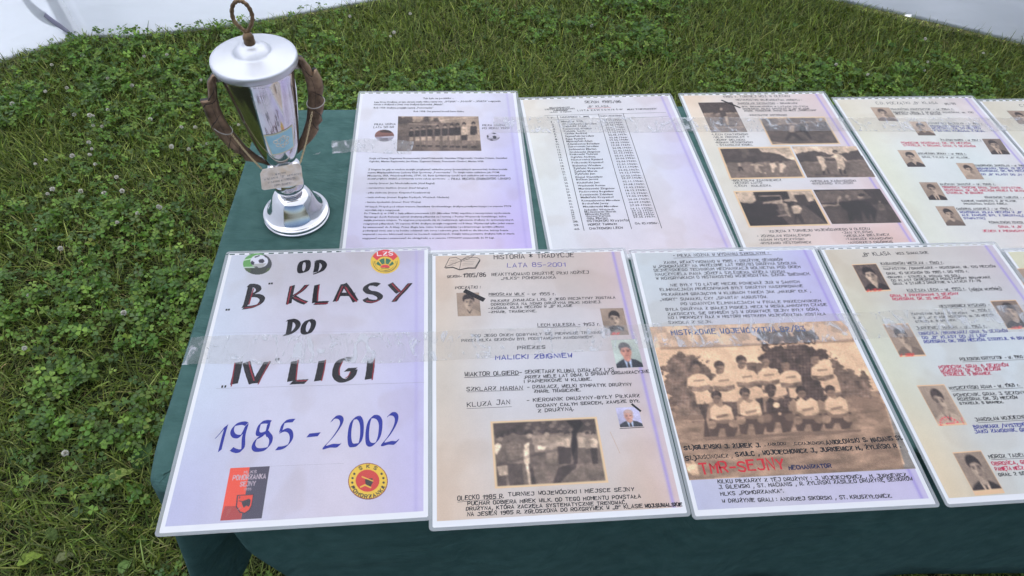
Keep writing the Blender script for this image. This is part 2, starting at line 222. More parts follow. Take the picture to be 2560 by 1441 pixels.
('B1', 't', 33.0, 373.2, 261.3, 378.6, 3.66, 'poświęcali swój czas a na boisku oddawali całe serce i zdrowie grze. Robili to dla kibiców, którzy licznie', 'k', 1.0),
('B1', 't', 32.9, 380.7, 270.4, 386.2, 3.63, 'wspierali i mocno kibicowali nawet na meczach wyjazdowych. Dzięki takiej postawie drużyna była w stanie', 'k', 1.0),
('B1', 't', 33.0, 389.6, 238.1, 394.2, 3.59, 'wygrywać mecze i awansować do okręgówki, a w sezonie 1999/2000 awansowała do IV Ligi.', 'k', 1.0),
('B1', 'h', 36.0, 104.9, 73.5, 104.3, 5.26, 'PIŁKA NOŻNA', 'k', 1.0),
('B1', 'h', 34.8, 113.3, 70.8, 112.7, 5.21, 'LATA 50-60', 'k', 1.0),
('B1', 'h', 232.0, 109.6, 273.5, 109.4, 5.3, 'PIŁKA NOŻNA', 'k', 1.0),
('B1', 'h', 231.2, 118.7, 280.2, 118.3, 5.25, 'PO ROKU 1970', 'k', 1.0),
('B1', 'h', 167.5, 255.3, 272.6, 256.5, 4.83, '- PIŁKA RĘCZNA (DUROSIŃSKI LONGIN)', 'k', 1.0),
('B2', 'h', 128.0, 23.6, 198.8, 25.8, 7.62, 'SEZON 1985/86', 'k', 1.5),
('B2', 'h', 130.9, 37.1, 171.4, 38.6, 6.01, '„B” KLASA', 'k', 1.0),
('B2', 't', 56.9, 37.7, 96.8, 37.3, 4.48, 'MIĘDZYZAKŁADOWY', 'k', 1.0),
('B2', 't', 47.6, 42.1, 105.7, 42.3, 4.46, 'LUDOWY KLUB SPORTOWY', 'k', 1.0),
('B2', 't', 62.5, 46.6, 91.2, 46.1, 4.45, '„POMORZANKA”', 'k', 1.0),
('B2', 't', 56.1, 51.1, 97.4, 50.1, 3.69, '16-500   w Sejnach', 'k', 1.0),
('B2', 't', 109.2, 48.5, 197.2, 48.9, 4.83, 'L I S T A  Z A W O D N I K Ó W', 'k', 1.0),
('B2', 't', 206.0, 49.4, 265.1, 49.9, 4.49, 'MLKS “POMORZANKA”', 'k', 1.0),
('B2', 't', 49.2, 66.9, 61.7, 66.8, 4.35, 'L.p.', 'k', 1.0),
('B2', 't', 73.0, 67.0, 128.6, 67.9, 4.36, 'NAZWISKO  I   IMIĘ', 'k', 1.0),
('B2', 't', 150.4, 67.9, 191.9, 68.1, 4.38, 'DATA URODZENIA', 'k', 1.0),
('B2', 't', 53.4, 80.9, 60.2, 80.9, 5.0, '1.', 'k', 1.0),
('B2', 't', 73.0, 80.8, 115.0, 81.5, 5.37, 'Mirosław  Wilk', 'k', 1.1),
('B2', 't', 153.9, 81.3, 189.5, 81.2, 5.41, '29.09.1955r.', 'k', 1.0),
('B2', 't', 53.4, 88.4, 60.1, 88.4, 4.96, '2.', 'k', 1.0),
('B2', 't', 73.0, 88.4, 138.9, 90.3, 5.33, 'Wojciechowicz Jarosław', 'k', 1.1),
('B2', 't', 153.9, 88.9, 189.5, 88.9, 5.37, '06.03.1963r.', 'k', 1.0),
('B2', 't', 53.3, 95.2, 60.0, 95.2, 4.93, '3.', 'k', 1.0),
('B2', 't', 73.0, 95.1, 118.0, 96.0, 5.3, 'Delnicki  Józef', 'k', 1.1),
('B2', 't', 153.8, 95.7, 189.5, 95.7, 5.33, '09.06.1950r.', 'k', 1.0),
('B2', 't', 53.2, 102.6, 59.9, 102.6, 4.89, '4.', 'k', 1.0),
('B2', 't', 73.0, 102.6, 126.9, 103.9, 5.26, 'Kabanowski Wiesław', 'k', 1.1),
('B2', 't', 153.7, 103.2, 189.5, 103.2, 5.29, '31.07.1960r.', 'k', 1.0),
('B2', 't', 53.1, 109.6, 59.8, 109.6, 4.86, '5.', 'k', 1.0),
('B2', 't', 73.0, 109.6, 111.9, 110.2, 5.22, 'Kulesza  Lech', 'k', 1.1),
('B2', 't', 153.7, 110.3, 189.6, 110.4, 5.25, '03.01.1953r.', 'k', 1.0),
('B2', 't', 53.1, 116.6, 59.7, 116.6, 4.82, '6.', 'k', 1.0),
('B2', 't', 73.0, 116.6, 114.9, 117.4, 5.18, 'Czokis Andrzej', 'k', 1.1),
('B2', 't', 153.6, 117.3, 189.6, 117.4, 5.21, '21.12.1957r.', 'k', 1.0),
('B2', 't', 53.0, 124.2, 59.6, 124.2, 4.78, '7.', 'k', 1.0),
('B2', 't', 73.0, 124.2, 126.8, 125.7, 5.14, 'Szymański Jarosław', 'k', 1.1),
('B2', 't', 153.5, 125.0, 189.6, 125.1, 5.17, '22.05.1957r.', 'k', 1.0),
('B2', 't', 52.9, 132.1, 59.5, 132.1, 4.74, '8.', 'k', 1.0),
('B2', 't', 73.0, 132.1, 108.9, 132.7, 5.1, 'Rapp Ryszard', 'k', 1.1),
('B2', 't', 153.5, 133.0, 189.6, 133.2, 5.13, '03.08.1966r.', 'k', 1.0),
('B2', 't', 52.8, 138.9, 59.4, 138.9, 4.71, '9.', 'k', 1.0),
('B2', 't', 73.0, 138.9, 120.8, 140.1, 5.06, 'Myszczyński Adam', 'k', 1.1),
('B2', 't', 153.4, 139.8, 189.6, 140.1, 5.09, '19.06.1968r.', 'k', 1.0),
('B2', 't', 52.8, 146.3, 59.3, 146.3, 4.67, '10.', 'k', 1.0),
('B2', 't', 73.0, 146.4, 132.7, 148.3, 5.02, 'Zdankiewicz Bolesław', 'k', 1.1),
('B2', 't', 153.3, 147.3, 189.7, 147.6, 5.05, '09.03.1966r.', 'k', 1.0),
('B2', 't', 52.7, 153.7, 59.2, 153.7, 4.64, '11.', 'k', 1.0),
('B2', 't', 73.0, 153.8, 129.7, 155.5, 4.98, 'Zaborowski Jarosław', 'k', 1.1),
('B2', 't', 153.3, 154.8, 189.7, 155.1, 5.01, '19.05.1969r.', 'k', 1.0),
('B2', 't', 52.6, 161.3, 59.1, 161.3, 4.6, '12.', 'k', 1.0),
('B2', 't', 73.0, 161.4, 123.7, 162.9, 4.94, 'Jurkiewicz Marian', 'k', 1.1),
('B2', 't', 153.2, 162.5, 189.7, 162.8, 4.97, '26.08.1963r.', 'k', 1.0),
('B2', 't', 52.5, 168.9, 59.0, 168.9, 4.56, '13.', 'k', 1.0),
('B2', 't', 73.0, 169.1, 129.6, 170.9, 4.9, 'Groblewski Zbigniew', 'k', 1.1),
('B2', 't', 153.1, 170.2, 189.7, 170.5, 4.93, '21.02.1961r.', 'k', 1.0),
('B2', 't', 52.5, 175.1, 58.9, 175.2, 4.53, '14.', 'k', 1.0),
('B2', 't', 73.0, 175.3, 123.7, 176.8, 4.87, 'Krakowski Tadeusz', 'k', 1.1),
('B2', 't', 153.1, 176.5, 189.7, 176.9, 4.9, '01.10.1953r.', 'k', 1.0),
('B2', 't', 52.4, 182.6, 58.8, 182.6, 4.5, '15.', 'k', 1.0),
('B2', 't', 73.0, 182.8, 117.7, 184.0, 4.83, 'Ogórkis Andrzej', 'k', 1.1),
('B2', 't', 153.0, 184.0, 189.7, 184.5, 4.86, '05.01.1965r.', 'k', 1.0),
('B2', 't', 52.3, 189.7, 58.7, 189.7, 4.46, '16.', 'k', 1.0),
('B2', 't', 73.0, 189.9, 129.6, 191.8, 4.8, 'Nestorowicz Ryszard', 'k', 1.1),
('B2', 't', 152.9, 191.2, 189.7, 191.7, 4.82, '20.06.1956r.', 'k', 1.0),
('B2', 't', 52.2, 197.7, 58.6, 197.8, 4.43, '17.', 'k', 1.0),
('B2', 't', 73.0, 197.9, 129.5, 199.9, 4.76, 'Polkowski Krzysztof', 'k', 1.1),
('B2', 't', 152.9, 199.3, 189.7, 199.8, 4.78, '02.06.1960r.', 'k', 1.0),
('B2', 't', 52.1, 205.6, 58.5, 205.7, 4.39, '18.', 'k', 1.0),
('B2', 't', 73.0, 205.9, 123.6, 207.5, 4.71, 'Bielewicz Wiesław', 'k', 1.1),
('B2', 't', 152.8, 207.3, 189.7, 207.8, 4.74, '12.01.1960r.', 'k', 1.0),
('B2', 't', 52.1, 212.9, 58.4, 212.9, 4.35, '19.', 'k', 1.0),
('B2', 't', 73.0, 213.2, 126.5, 215.0, 4.68, 'Żyliński Krzysztof', 'k', 1.1),
('B2', 't', 152.7, 214.6, 189.7, 215.2, 4.7, '13.11.1964r.', 'k', 1.0),
('B2', 't', 52.0, 220.7, 58.3, 220.7, 4.32, '20.', 'k', 1.0),
('B2', 't', 73.0, 221.0, 114.6, 222.2, 4.64, 'Żyliński Marek', 'k', 1.1),
('B2', 't', 152.6, 222.5, 189.7, 223.1, 4.66, '10.02.1967r.', 'k', 1.0),
('B2', 't', 51.9, 227.5, 58.2, 227.6, 4.28, '21.', 'k', 1.0),
('B2', 't', 73.0, 227.8, 108.7, 228.7, 4.6, 'Żyliński Jan', 'k', 1.1),
('B2', 't', 152.6, 229.4, 189.7, 230.0, 4.63, '10.12.1960r.', 'k', 1.0),
('B2', 't', 51.8, 235.5, 58.1, 235.6, 4.25, '22.', 'k', 1.0),
('B2', 't', 73.0, 235.8, 120.5, 237.4, 4.56, 'Kisiel Stanisław', 'k', 1.1),
('B2', 't', 152.5, 237.5, 189.7, 238.1, 4.59, '27.03.1956r.', 'k', 1.0),
('B2', 't', 51.8, 241.6, 58.0, 241.7, 4.22, '23.', 'k', 1.0),
('B2', 't', 73.0, 242.0, 111.6, 243.0, 4.53, 'Bučkun Janusz', 'k', 1.1),
('B2', 't', 152.5, 243.6, 189.7, 244.3, 4.56, '25.07.1968r.', 'k', 1.0),
('B2', 't', 51.7, 249.8, 57.9, 249.8, 4.18, '24.', 'k', 1.0),
('B2', 't', 73.0, 250.2, 111.6, 251.3, 4.49, 'Klukiński Jan', 'k', 1.1),
('B2', 't', 152.4, 251.9, 189.7, 252.6, 4.52, '02.11.1956r.', 'k', 1.0),
('B2', 't', 51.6, 257.3, 57.7, 257.3, 4.15, '25.', 'k', 1.0),
('B2', 't', 73.0, 257.7, 120.4, 259.4, 4.45, 'Wasilewski Roman', 'k', 1.1),
('B2', 't', 152.3, 259.5, 189.6, 260.2, 4.48, '30.08.1960r.', 'k', 1.0),
('B2', 't', 51.5, 264.7, 57.6, 264.8, 4.11, '26.', 'k', 1.0),
('B2', 't', 73.0, 265.1, 135.2, 267.8, 4.42, 'Marciszewski Zbigniew', 'k', 1.1),
('B2', 't', 152.2, 267.0, 189.6, 267.8, 4.44, '15.02.1962r.', 'k', 1.0),
('B2', 't', 51.4, 272.1, 57.5, 272.2, 4.08, '27.', 'k', 1.0),
('B2', 't', 73.0, 272.5, 132.2, 275.0, 4.38, 'Fiedorowicz Bogusław', 'k', 1.1),
('B2', 't', 152.2, 274.5, 189.6, 275.3, 4.4, '18.12.1964r.', 'k', 1.0),
('B2', 't', 51.4, 279.4, 57.4, 279.5, 4.04, '28.', 'k', 1.0),
('B2', 't', 73.0, 279.9, 129.2, 282.2, 4.34, 'Kowalewski Zdzisław', 'k', 1.1),
('B2', 't', 152.1, 281.9, 189.6, 282.7, 4.37, '19.12.1966r.', 'k', 1.0),
('B2', 't', 51.3, 286.1, 57.4, 286.2, 4.01, '29.', 'k', 1.0),
('B2', 't', 73.0, 286.6, 129.2, 288.9, 4.31, 'Małkiński Krzysztof', 'k', 1.1),
('B2', 't', 152.0, 288.6, 189.6, 289.5, 4.33, '19.02.1964r.', 'k', 1.0),
('B2', 't', 51.2, 293.9, 57.2, 294.0, 3.98, '30.', 'k', 1.0),
('B2', 't', 73.0, 294.4, 138.0, 297.3, 4.27, 'Romaszkiewicz Mirosław', 'k', 1.1),
('B2', 't', 152.0, 296.5, 189.6, 297.4, 4.3, '20.05.1969r.', 'k', 1.0),
('B2', 't', 51.1, 301.0, 57.1, 301.1, 3.95, '31.', 'k', 1.0),
('B2', 't', 73.0, 301.6, 117.3, 303.2, 4.24, 'Bocheński Jerzy', 'k', 1.1),
('B2', 't', 151.9, 303.7, 189.5, 304.6, 4.26, '06.07.1968r.', 'k', 1.0),
('B2', 't', 51.1, 308.1, 57.0, 308.2, 3.92, '32.', 'k', 1.0),
('B2', 't', 73.0, 308.7, 132.1, 311.3, 4.21, 'Mieczkowski Mirosław', 'k', 1.1),
('B2', 't', 151.8, 310.8, 189.5, 311.8, 4.23, '27.05.1966r.', 'k', 1.0),
('B2', 't', 50.9, 315.7, 56.8, 315.8, 3.88, '33.', 'k', 1.0),
('B2', 't', 73.1, 316.3, 123.2, 318.4, 4.17, 'Judeszko Wojciech', 'k', 1.1),
('B2', 't', 151.7, 318.5, 189.4, 319.5, 4.19, '16.11.1970r.', 'k', 1.0),
('B2', 't', 50.8, 320.7, 56.7, 320.8, 3.86, '34.', 'k', 1.0),
('B2', 't', 73.3, 321.3, 126.1, 323.6, 4.14, 'Modzelewski Sławek', 'k', 1.1),
('B2', 't', 151.6, 323.6, 189.5, 324.6, 4.16, '20.12.1970r.', 'k', 1.0),
('B2', 't', 50.7, 325.7, 56.6, 325.8, 3.84, '35.', 'k', 1.0),
('B2', 't', 73.4, 326.4, 114.3, 327.9, 4.12, 'Milewski Radek', 'k', 1.1),
('B2', 't', 151.6, 328.6, 189.5, 329.7, 4.14, '06.03.1971r.', 'k', 1.0),
('B2', 't', 50.6, 330.4, 56.5, 330.5, 3.82, '36.', 'k', 1.0),
('B2', 't', 73.5, 331.1, 114.3, 332.6, 4.1, 'Gorwel Dariusz', 'k', 1.1),
('B2', 't', 151.5, 333.4, 189.5, 334.4, 4.12, '24.05.1970r.', 'k', 1.0),
('B2', 't', 50.5, 335.3, 56.3, 335.5, 3.79, '37.', 'k', 1.0),
('B2', 't', 73.6, 336.0, 108.5, 337.2, 4.07, 'Gilis Marian', 'k', 1.1),
('B2', 't', 151.4, 338.4, 189.5, 339.5, 4.09, '29.05.1957r.', 'k', 1.0),
('B2', 'h', 50.3, 341.9, 58.5, 342.1, 3.76, '38.', 'k', 1.0),
('B2', 'h', 73.7, 342.6, 142.7, 345.2, 4.86, 'OSTROWSKI Krzysztof', 'k', 1.1),
('B2', 'h', 50.1, 350.0, 58.3, 350.3, 3.73, '39.', 'k', 1.0),
('B2', 'h', 73.9, 350.8, 120.9, 352.0, 4.81, 'MOROZ Tadeusz', 'k', 1.1),
('B2', 'h', 151.2, 353.2, 189.4, 354.3, 4.02, '04.10.1956r.', 'k', 1.0),
('B2', 'h', 49.9, 358.8, 58.0, 359.1, 3.69, '40.', 'k', 1.0),
('B2', 'h', 74.1, 359.6, 128.1, 361.4, 4.76, 'CHATKOWSKI LECH', 'k', 1.1),
]
RULES = [('F2', 0.5, 'k', [[86.2, 90.3, 137.8, 91.9], [49.4, 248.6, 123.5, 249.0], [47.8, 273.0, 105.6, 273.0], [33.1, 395.5, 83.8, 394.2]]), ('F2', 0.7, 'k', [[151.7, 148.6, 212.3, 149.8], [46.2, 226.4, 119.0, 226.1], [48.0, 17.3, 44.8, 35.4], [23.4, 30.4, 44.4, 20.5], [44.4, 20.5, 56.0, 11.1], [56.0, 11.1, 67.5, 7.7], [67.5, 7.7, 60.7, 14.5], [60.7, 14.5, 46.8, 20.5]]), ('F2', 0.9, 'k', [[240.8, 311.2, 271.8, 310.7], [22.6, 31.9, 30.1, 12.8], [30.1, 12.8, 39.8, 11.6], [39.8, 11.6, 48.0, 17.3], [48.0, 17.3, 58.3, 12.9], [58.3, 12.9, 72.1, 13.4], [72.1, 13.4, 76.5, 17.2], [76.5, 17.2, 68.0, 33.5], [68.0, 33.5, 57.7, 33.1], [57.7, 33.1, 44.8, 36.5], [44.8, 36.5, 34.6, 30.8], [34.6, 30.8, 22.6, 31.9]]), ('F3', 0.6, 'k', [[68.8, 19.8, 227.0, 16.4]]), ('F4', 0.5, 'k', [[89.2, 46.1, 190.0, 45.9], [107.6, 99.8, 199.9, 99.8], [144.3, 132.4, 215.2, 132.4], [194.5, 141.0, 223.9, 141.2], [88.7, 169.8, 196.1, 170.2], [127.8, 226.1, 223.2, 226.7], [87.8, 271.3, 191.9, 271.4], [99.6, 319.8, 170.3, 319.5], [89.6, 371.3, 138.9, 371.7]]), ('B3', 0.5, 'k', [[110.7, 40.5, 185.6, 41.6]]), ('B4', 0.4, 'k', [[108.1, 45.4, 238.9, 47.8], [161.7, 93.8, 271.6, 97.9], [160.9, 144.2, 242.0, 146.4], [97.7, 181.3, 189.8, 184.7], [189.2, 216.9, 282.5, 220.4], [98.0, 265.8, 199.3, 268.9], [161.9, 301.1, 232.1, 303.6], [96.0, 327.1, 196.8, 330.6], [136.4, 360.7, 196.1, 363.1]]), ('B2', 0.8, 'r', [[130.2, 40.8, 175.3, 40.0]]), ('B2', 0.6, 'k', [[44.3, 58.6, 278.9, 60.4], [44.6, 72.5, 280.8, 73.6]]), ('B2', 0.5, 'k', [[61.7, 43.9, 91.5, 44.2]]), ('B2', 1.0, 'k', [[68.3, 60.5, 65.0, 361.2], [147.5, 59.3, 142.6, 362.9], [195.3, 59.7, 192.2, 364.3]]), ('F1', 0.25, 'g', [[30.3, 239.6, 295.7, 244.0]]), ('F1', 0.15, 'g', [[13.4, 151.2, 295.4, 160.5], [114.4, 350.9, 200.6, 352.2]]), ('F2', 1.1, 'k', [[24.2, 33.2, 34.5, 32.3], [34.5, 32.3, 44.8, 37.3], [44.8, 37.3, 58.4, 34.4], [58.4, 34.4, 68.8, 35.2], [68.8, 35.2, 76.4, 19.4]]), ('F2', 0.35, 'k', [[31.6, 17.9, 42.1, 17.1], [51.7, 17.5, 69.5, 17.4], [30.3, 21.3, 41.0, 20.6], [51.0, 20.9, 68.1, 20.8], [28.9, 24.7, 40.0, 24.0], [50.2, 24.3, 66.6, 24.2], [27.6, 28.0, 38.9, 27.4], [49.5, 27.7, 65.2, 27.6]]), ('F2', 7.5, 'k', [[53.0, 79.1, 76.6, 94.9]]), ('B3', 4, 'k', [[83.9, 25.4, 112.3, 49.4]]), ('F2', 3, 'k', [[263.1, 277.4, 271.7, 287.3]]), ('F2', 0.5, 'o', [[227.5, 315.1, 234.8, 344.7]])]
BIG_STROKES = [('k', [2.61, -1.03], 1.07, [[122.3, 24.7], [115.0, 23.6], [111.8, 31.6], [112.8, 42.8], [116.4, 45.7], [122.0, 43.2], [124.0, 34.5], [122.6, 25.5], [119.8, 23.3]]), ('k', [2.63, -1.02], 1.07, [[133.0, 24.3], [138.9, 23.7], [145.3, 28.0], [147.7, 34.6], [144.4, 43.3], [137.7, 47.8], [132.7, 50.0]]), ('k', [2.62, -1.02], 1.07, [[136.1, 25.2], [136.6, 36.6], [135.8, 46.1]]), ('k', [1.96, -1.28], 1.72, [[42.5, 68.1], [48.8, 67.9], [56.1, 70.9], [58.7, 77.1], [54.4, 82.2], [44.6, 87.8]]), ('k', [1.93, -1.25], 1.7, [[46.2, 69.7], [45.9, 85.6], [45.2, 101.8], [43.5, 108.3]]), ('k', [1.94, -1.24], 1.7, [[49.6, 87.2], [59.8, 87.7], [66.3, 93.1], [64.7, 101.2], [57.1, 106.7], [42.5, 109.3]]), ('k', [2.01, -1.27], 1.83, [[105.4, 70.7], [104.7, 88.1], [104.5, 104.4]]), ('k', [2.03, -1.28], 1.85, [[126.1, 70.0], [119.3, 81.1], [109.0, 90.5]]), ('k', [2.01, -1.25], 1.83, [[109.0, 91.2], [119.1, 99.1], [128.7, 103.9]]), ('k', [2.05, -1.27], 1.96, [[140.6, 70.6], [140.4, 88.1], [140.6, 103.7]]), ('k', [2.04, -1.24], 1.94, [[140.7, 104.8], [150.3, 104.6], [158.8, 104.7]]), ('k', [2.09, -1.28], 1.97, [[178.4, 70.6], [174.8, 83.5], [169.5, 102.7]]), ('k', [2.11, -1.28], 1.98, [[179.0, 70.6], [187.6, 84.0], [198.2, 104.0]]), ('k', [2.1, -1.27], 1.97, [[171.9, 90.1], [183.4, 90.2], [195.0, 91.1]]), ('k', [2.14, -1.28], 1.86, [[229.6, 75.0], [223.0, 72.4], [214.9, 73.6], [210.6, 80.4], [215.6, 87.4], [225.1, 90.1], [232.3, 96.5], [230.3, 102.4], [222.3, 105.3], [214.2, 103.2], [211.1, 99.3]]), ('k', [2.19, -1.3], 2.0, [[246.0, 72.6], [251.5, 80.5], [258.8, 90.0]]), ('k', [2.19, -1.28], 1.99, [[275.0, 73.0], [265.8, 87.3], [257.9, 97.6], [252.4, 107.1]]), ('k', [0.58, 0.02], 0.81, [[72.2, 63.9], [72.3, 67.3]]), ('k', [0.58, 0.02], 0.81, [[75.7, 63.7], [75.7, 67.1]]), ('k', [0.56, 0.02], 0.78, [[20.1, 109.7], [20.2, 112.9]]), ('k', [0.56, 0.02], 0.78, [[23.4, 109.6], [23.5, 112.8]]), ('k', [0.53, 0.03], 0.64, [[100.2, 196.4], [99.9, 200.2]]), ('k', [0.53, 0.03], 0.64, [[103.3, 196.1], [103.0, 200.0]]), ('k', [0.51, 0.03], 0.61, [[37.7, 235.2], [37.6, 238.9]]), ('k', [0.51, 0.03], 0.62, [[41.6, 235.2], [41.4, 238.8]]), ('k', [2.42, -0.86], 1.11, [[105.5, 134.3], [113.1, 133.2], [119.6, 137.1], [122.0, 143.5], [118.6, 151.6], [111.7, 157.5], [104.3, 159.2]]), ('k', [2.42, -0.86], 1.1, [[110.5, 134.5], [110.8, 145.7], [110.4, 157.4]]), ('k', [2.44, -0.87], 1.11, [[140.9, 134.5], [134.4, 135.6], [130.3, 143.1], [129.9, 152.2], [132.3, 156.7], [137.8, 156.9], [141.9, 149.3], [142.7, 140.2], [139.9, 135.1]]), ('k', [2.62, -0.99], 2.29, [[52.0, 200.3], [52.2, 216.8], [51.8, 234.0]]), ('k', [2.63, -1.0], 2.3, [[62.0, 200.8], [68.3, 217.6], [75.6, 234.0]]), ('k', [2.65, -1.0], 2.3, [[89.3, 201.5], [83.5, 218.3], [78.2, 234.2]]), ('k', [2.7, -1.0], 2.53, [[125.2, 202.0], [124.5, 217.9], [123.9, 233.4]]), ('k', [2.68, -0.97], 2.5, [[124.6, 235.1], [133.8, 234.8], [143.7, 234.8]]), ('k', [2.74, -1.0], 2.43, [[160.9, 203.1], [159.8, 219.6], [158.2, 234.6]]), ('k', [2.82, -1.01], 2.46, [[225.1, 203.6], [224.9, 220.4], [223.6, 235.4]]), ('k', [2.78, -1.0], 1.81, [[199.4, 203.9], [191.7, 201.7], [183.5, 205.5], [180.1, 216.9], [181.1, 228.3], [188.0, 235.5], [196.3, 235.3], [202.1, 228.1], [203.7, 219.9]]), ('k', [2.79, -1.0], 1.81, [[193.0, 219.4], [199.4, 219.3], [205.7, 219.1]]), ('e', [0.31, -0.29], 0.57, [[104.3, 71.4], [103.5, 88.0], [102.9, 105.8]]), ('e', [0.31, -0.29], 0.58, [[126.7, 70.0], [119.3, 81.1], [110.0, 89.8]]), ('e', [0.31, -0.28], 0.57, [[110.4, 92.8], [118.9, 97.6], [129.3, 104.0]]), ('e', [0.32, -0.29], 0.58, [[143.4, 71.4], [143.5, 86.7], [144.2, 100.9]]), ('e', [0.31, -0.28], 0.57, [[141.4, 106.0], [150.4, 105.8], [159.5, 105.9]]), ('e', [0.32, -0.29], 0.58, [[177.6, 74.4], [174.0, 88.0], [170.7, 103.5]]), ('e', [0.33, -0.29], 0.58, [[181.2, 76.1], [189.2, 90.1], [199.9, 104.8]]), ('e', [0.34, -0.29], 0.59, [[274.4, 73.7], [264.6, 87.2], [251.8, 106.3]]), ('e', [0.34, -0.29], 0.59, [[248.4, 72.7], [254.5, 81.4], [260.6, 89.3]]), ('e', [0.29, -0.29], 0.57, [[51.4, 73.8], [50.6, 82.8], [49.4, 103.4]]), ('e', [0.29, -0.28], 0.56, [[44.2, 109.3], [57.2, 107.0], [64.7, 101.2]]), ('e', [0.33, -0.28], 0.58, [[213.1, 103.9], [222.4, 106.2], [230.9, 103.2]]), ('e', [0.27, -0.24], 0.52, [[47.3, 200.7], [48.0, 216.5], [49.0, 237.5]]), ('e', [0.27, -0.24], 0.52, [[64.9, 199.7], [69.8, 213.9], [76.6, 230.4]]), ('e', [0.28, -0.24], 0.52, [[92.3, 200.4], [87.1, 218.5], [82.4, 236.2]]), ('e', [0.29, -0.24], 0.53, [[128.9, 200.2], [129.3, 214.3], [129.9, 231.9]]), ('e', [0.28, -0.23], 0.52, [[130.5, 232.9], [136.8, 233.5], [144.1, 233.6]]), ('e', [0.29, -0.24], 0.53, [[165.0, 202.0], [164.5, 218.6], [162.9, 234.8]]), ('e', [0.3, -0.24], 0.53, [[187.7, 205.7], [184.4, 217.1], [185.2, 227.2]]), ('e', [0.31, -0.24], 0.53, [[229.2, 202.5], [229.1, 219.3], [228.1, 236.9]]), ('e', [0.3, -0.24], 0.53, [[193.0, 232.6], [196.9, 229.1], [199.1, 222.9]]), ('n', [1.46, -2.01], 0.39, [[43.1, 310.8], [48.3, 302.6], [52.2, 295.0]]), ('n', [1.46, -1.99], 0.39, [[53.3, 293.7], [52.2, 308.3], [51.5, 327.6]]), ('n', [1.5, -2.0], 0.39, [[77.7, 293.1], [72.6, 291.4], [64.1, 293.5], [61.4, 300.0], [62.8, 305.6], [66.8, 309.1], [72.6, 308.9], [75.8, 301.9], [77.9, 294.2], [76.6, 309.6], [78.3, 325.9], [74.1, 329.1], [69.2, 328.1], [65.0, 325.7]]), ('n', [1.56, -2.03], 0.4, [[104.3, 293.4], [105.1, 291.8], [99.0, 291.1], [93.6, 293.9], [92.3, 305.0], [95.7, 308.0], [103.1, 305.6], [106.2, 310.2]]), ('n', [1.55, -1.98], 0.39, [[104.3, 293.4], [103.6, 302.3], [100.7, 308.8], [92.7, 313.8], [90.2, 322.3], [93.0, 327.8], [98.9, 329.0], [106.3, 327.5], [109.8, 321.3], [109.6, 313.7], [105.4, 307.9]]), ('n', [1.61, -2.05], 0.4, [[134.6, 291.1], [126.8, 291.5], [122.2, 294.4], [120.2, 305.5]]), ('n', [1.59, -1.99], 0.39, [[119.9, 306.5], [126.3, 303.6], [131.5, 306.1], [134.0, 311.7], [134.1, 318.3], [131.0, 324.6], [125.6, 327.5], [118.4, 328.2]]), ('n', [1.66, -2.01], 0.59, [[153.9, 312.8], [167.5, 311.9]]), ('n', [1.71, -2.02], 0.4, [[180.9, 295.3], [184.4, 289.8], [190.4, 289.6], [193.6, 294.9], [191.5, 303.8], [183.8, 317.8], [175.1, 329.8], [183.7, 328.2], [191.6, 328.6], [195.2, 325.6]]), ('n', [1.76, -2.03], 0.4, [[213.6, 290.8], [207.7, 293.4], [204.9, 302.3], [204.4, 316.8], [206.7, 327.8], [211.2, 329.2], [216.9, 327.3], [219.3, 317.6], [218.9, 303.1], [216.9, 295.0], [213.6, 290.8]]), ('n', [1.8, -2.04], 0.4, [[234.8, 290.8], [229.9, 292.3], [226.8, 301.2], [226.1, 315.8], [227.7, 326.8], [232.8, 329.8], [238.5, 325.3], [241.5, 315.5], [241.9, 300.9], [239.0, 293.4], [234.8, 290.8]]), ('n', [1.84, -2.03], 0.4, [[249.6, 292.8], [254.0, 288.4], [259.2, 289.3], [261.6, 295.2], [259.6, 305.3], [253.0, 318.4], [245.5, 329.5], [254.4, 328.3], [261.3, 328.7], [264.2, 324.5]])]
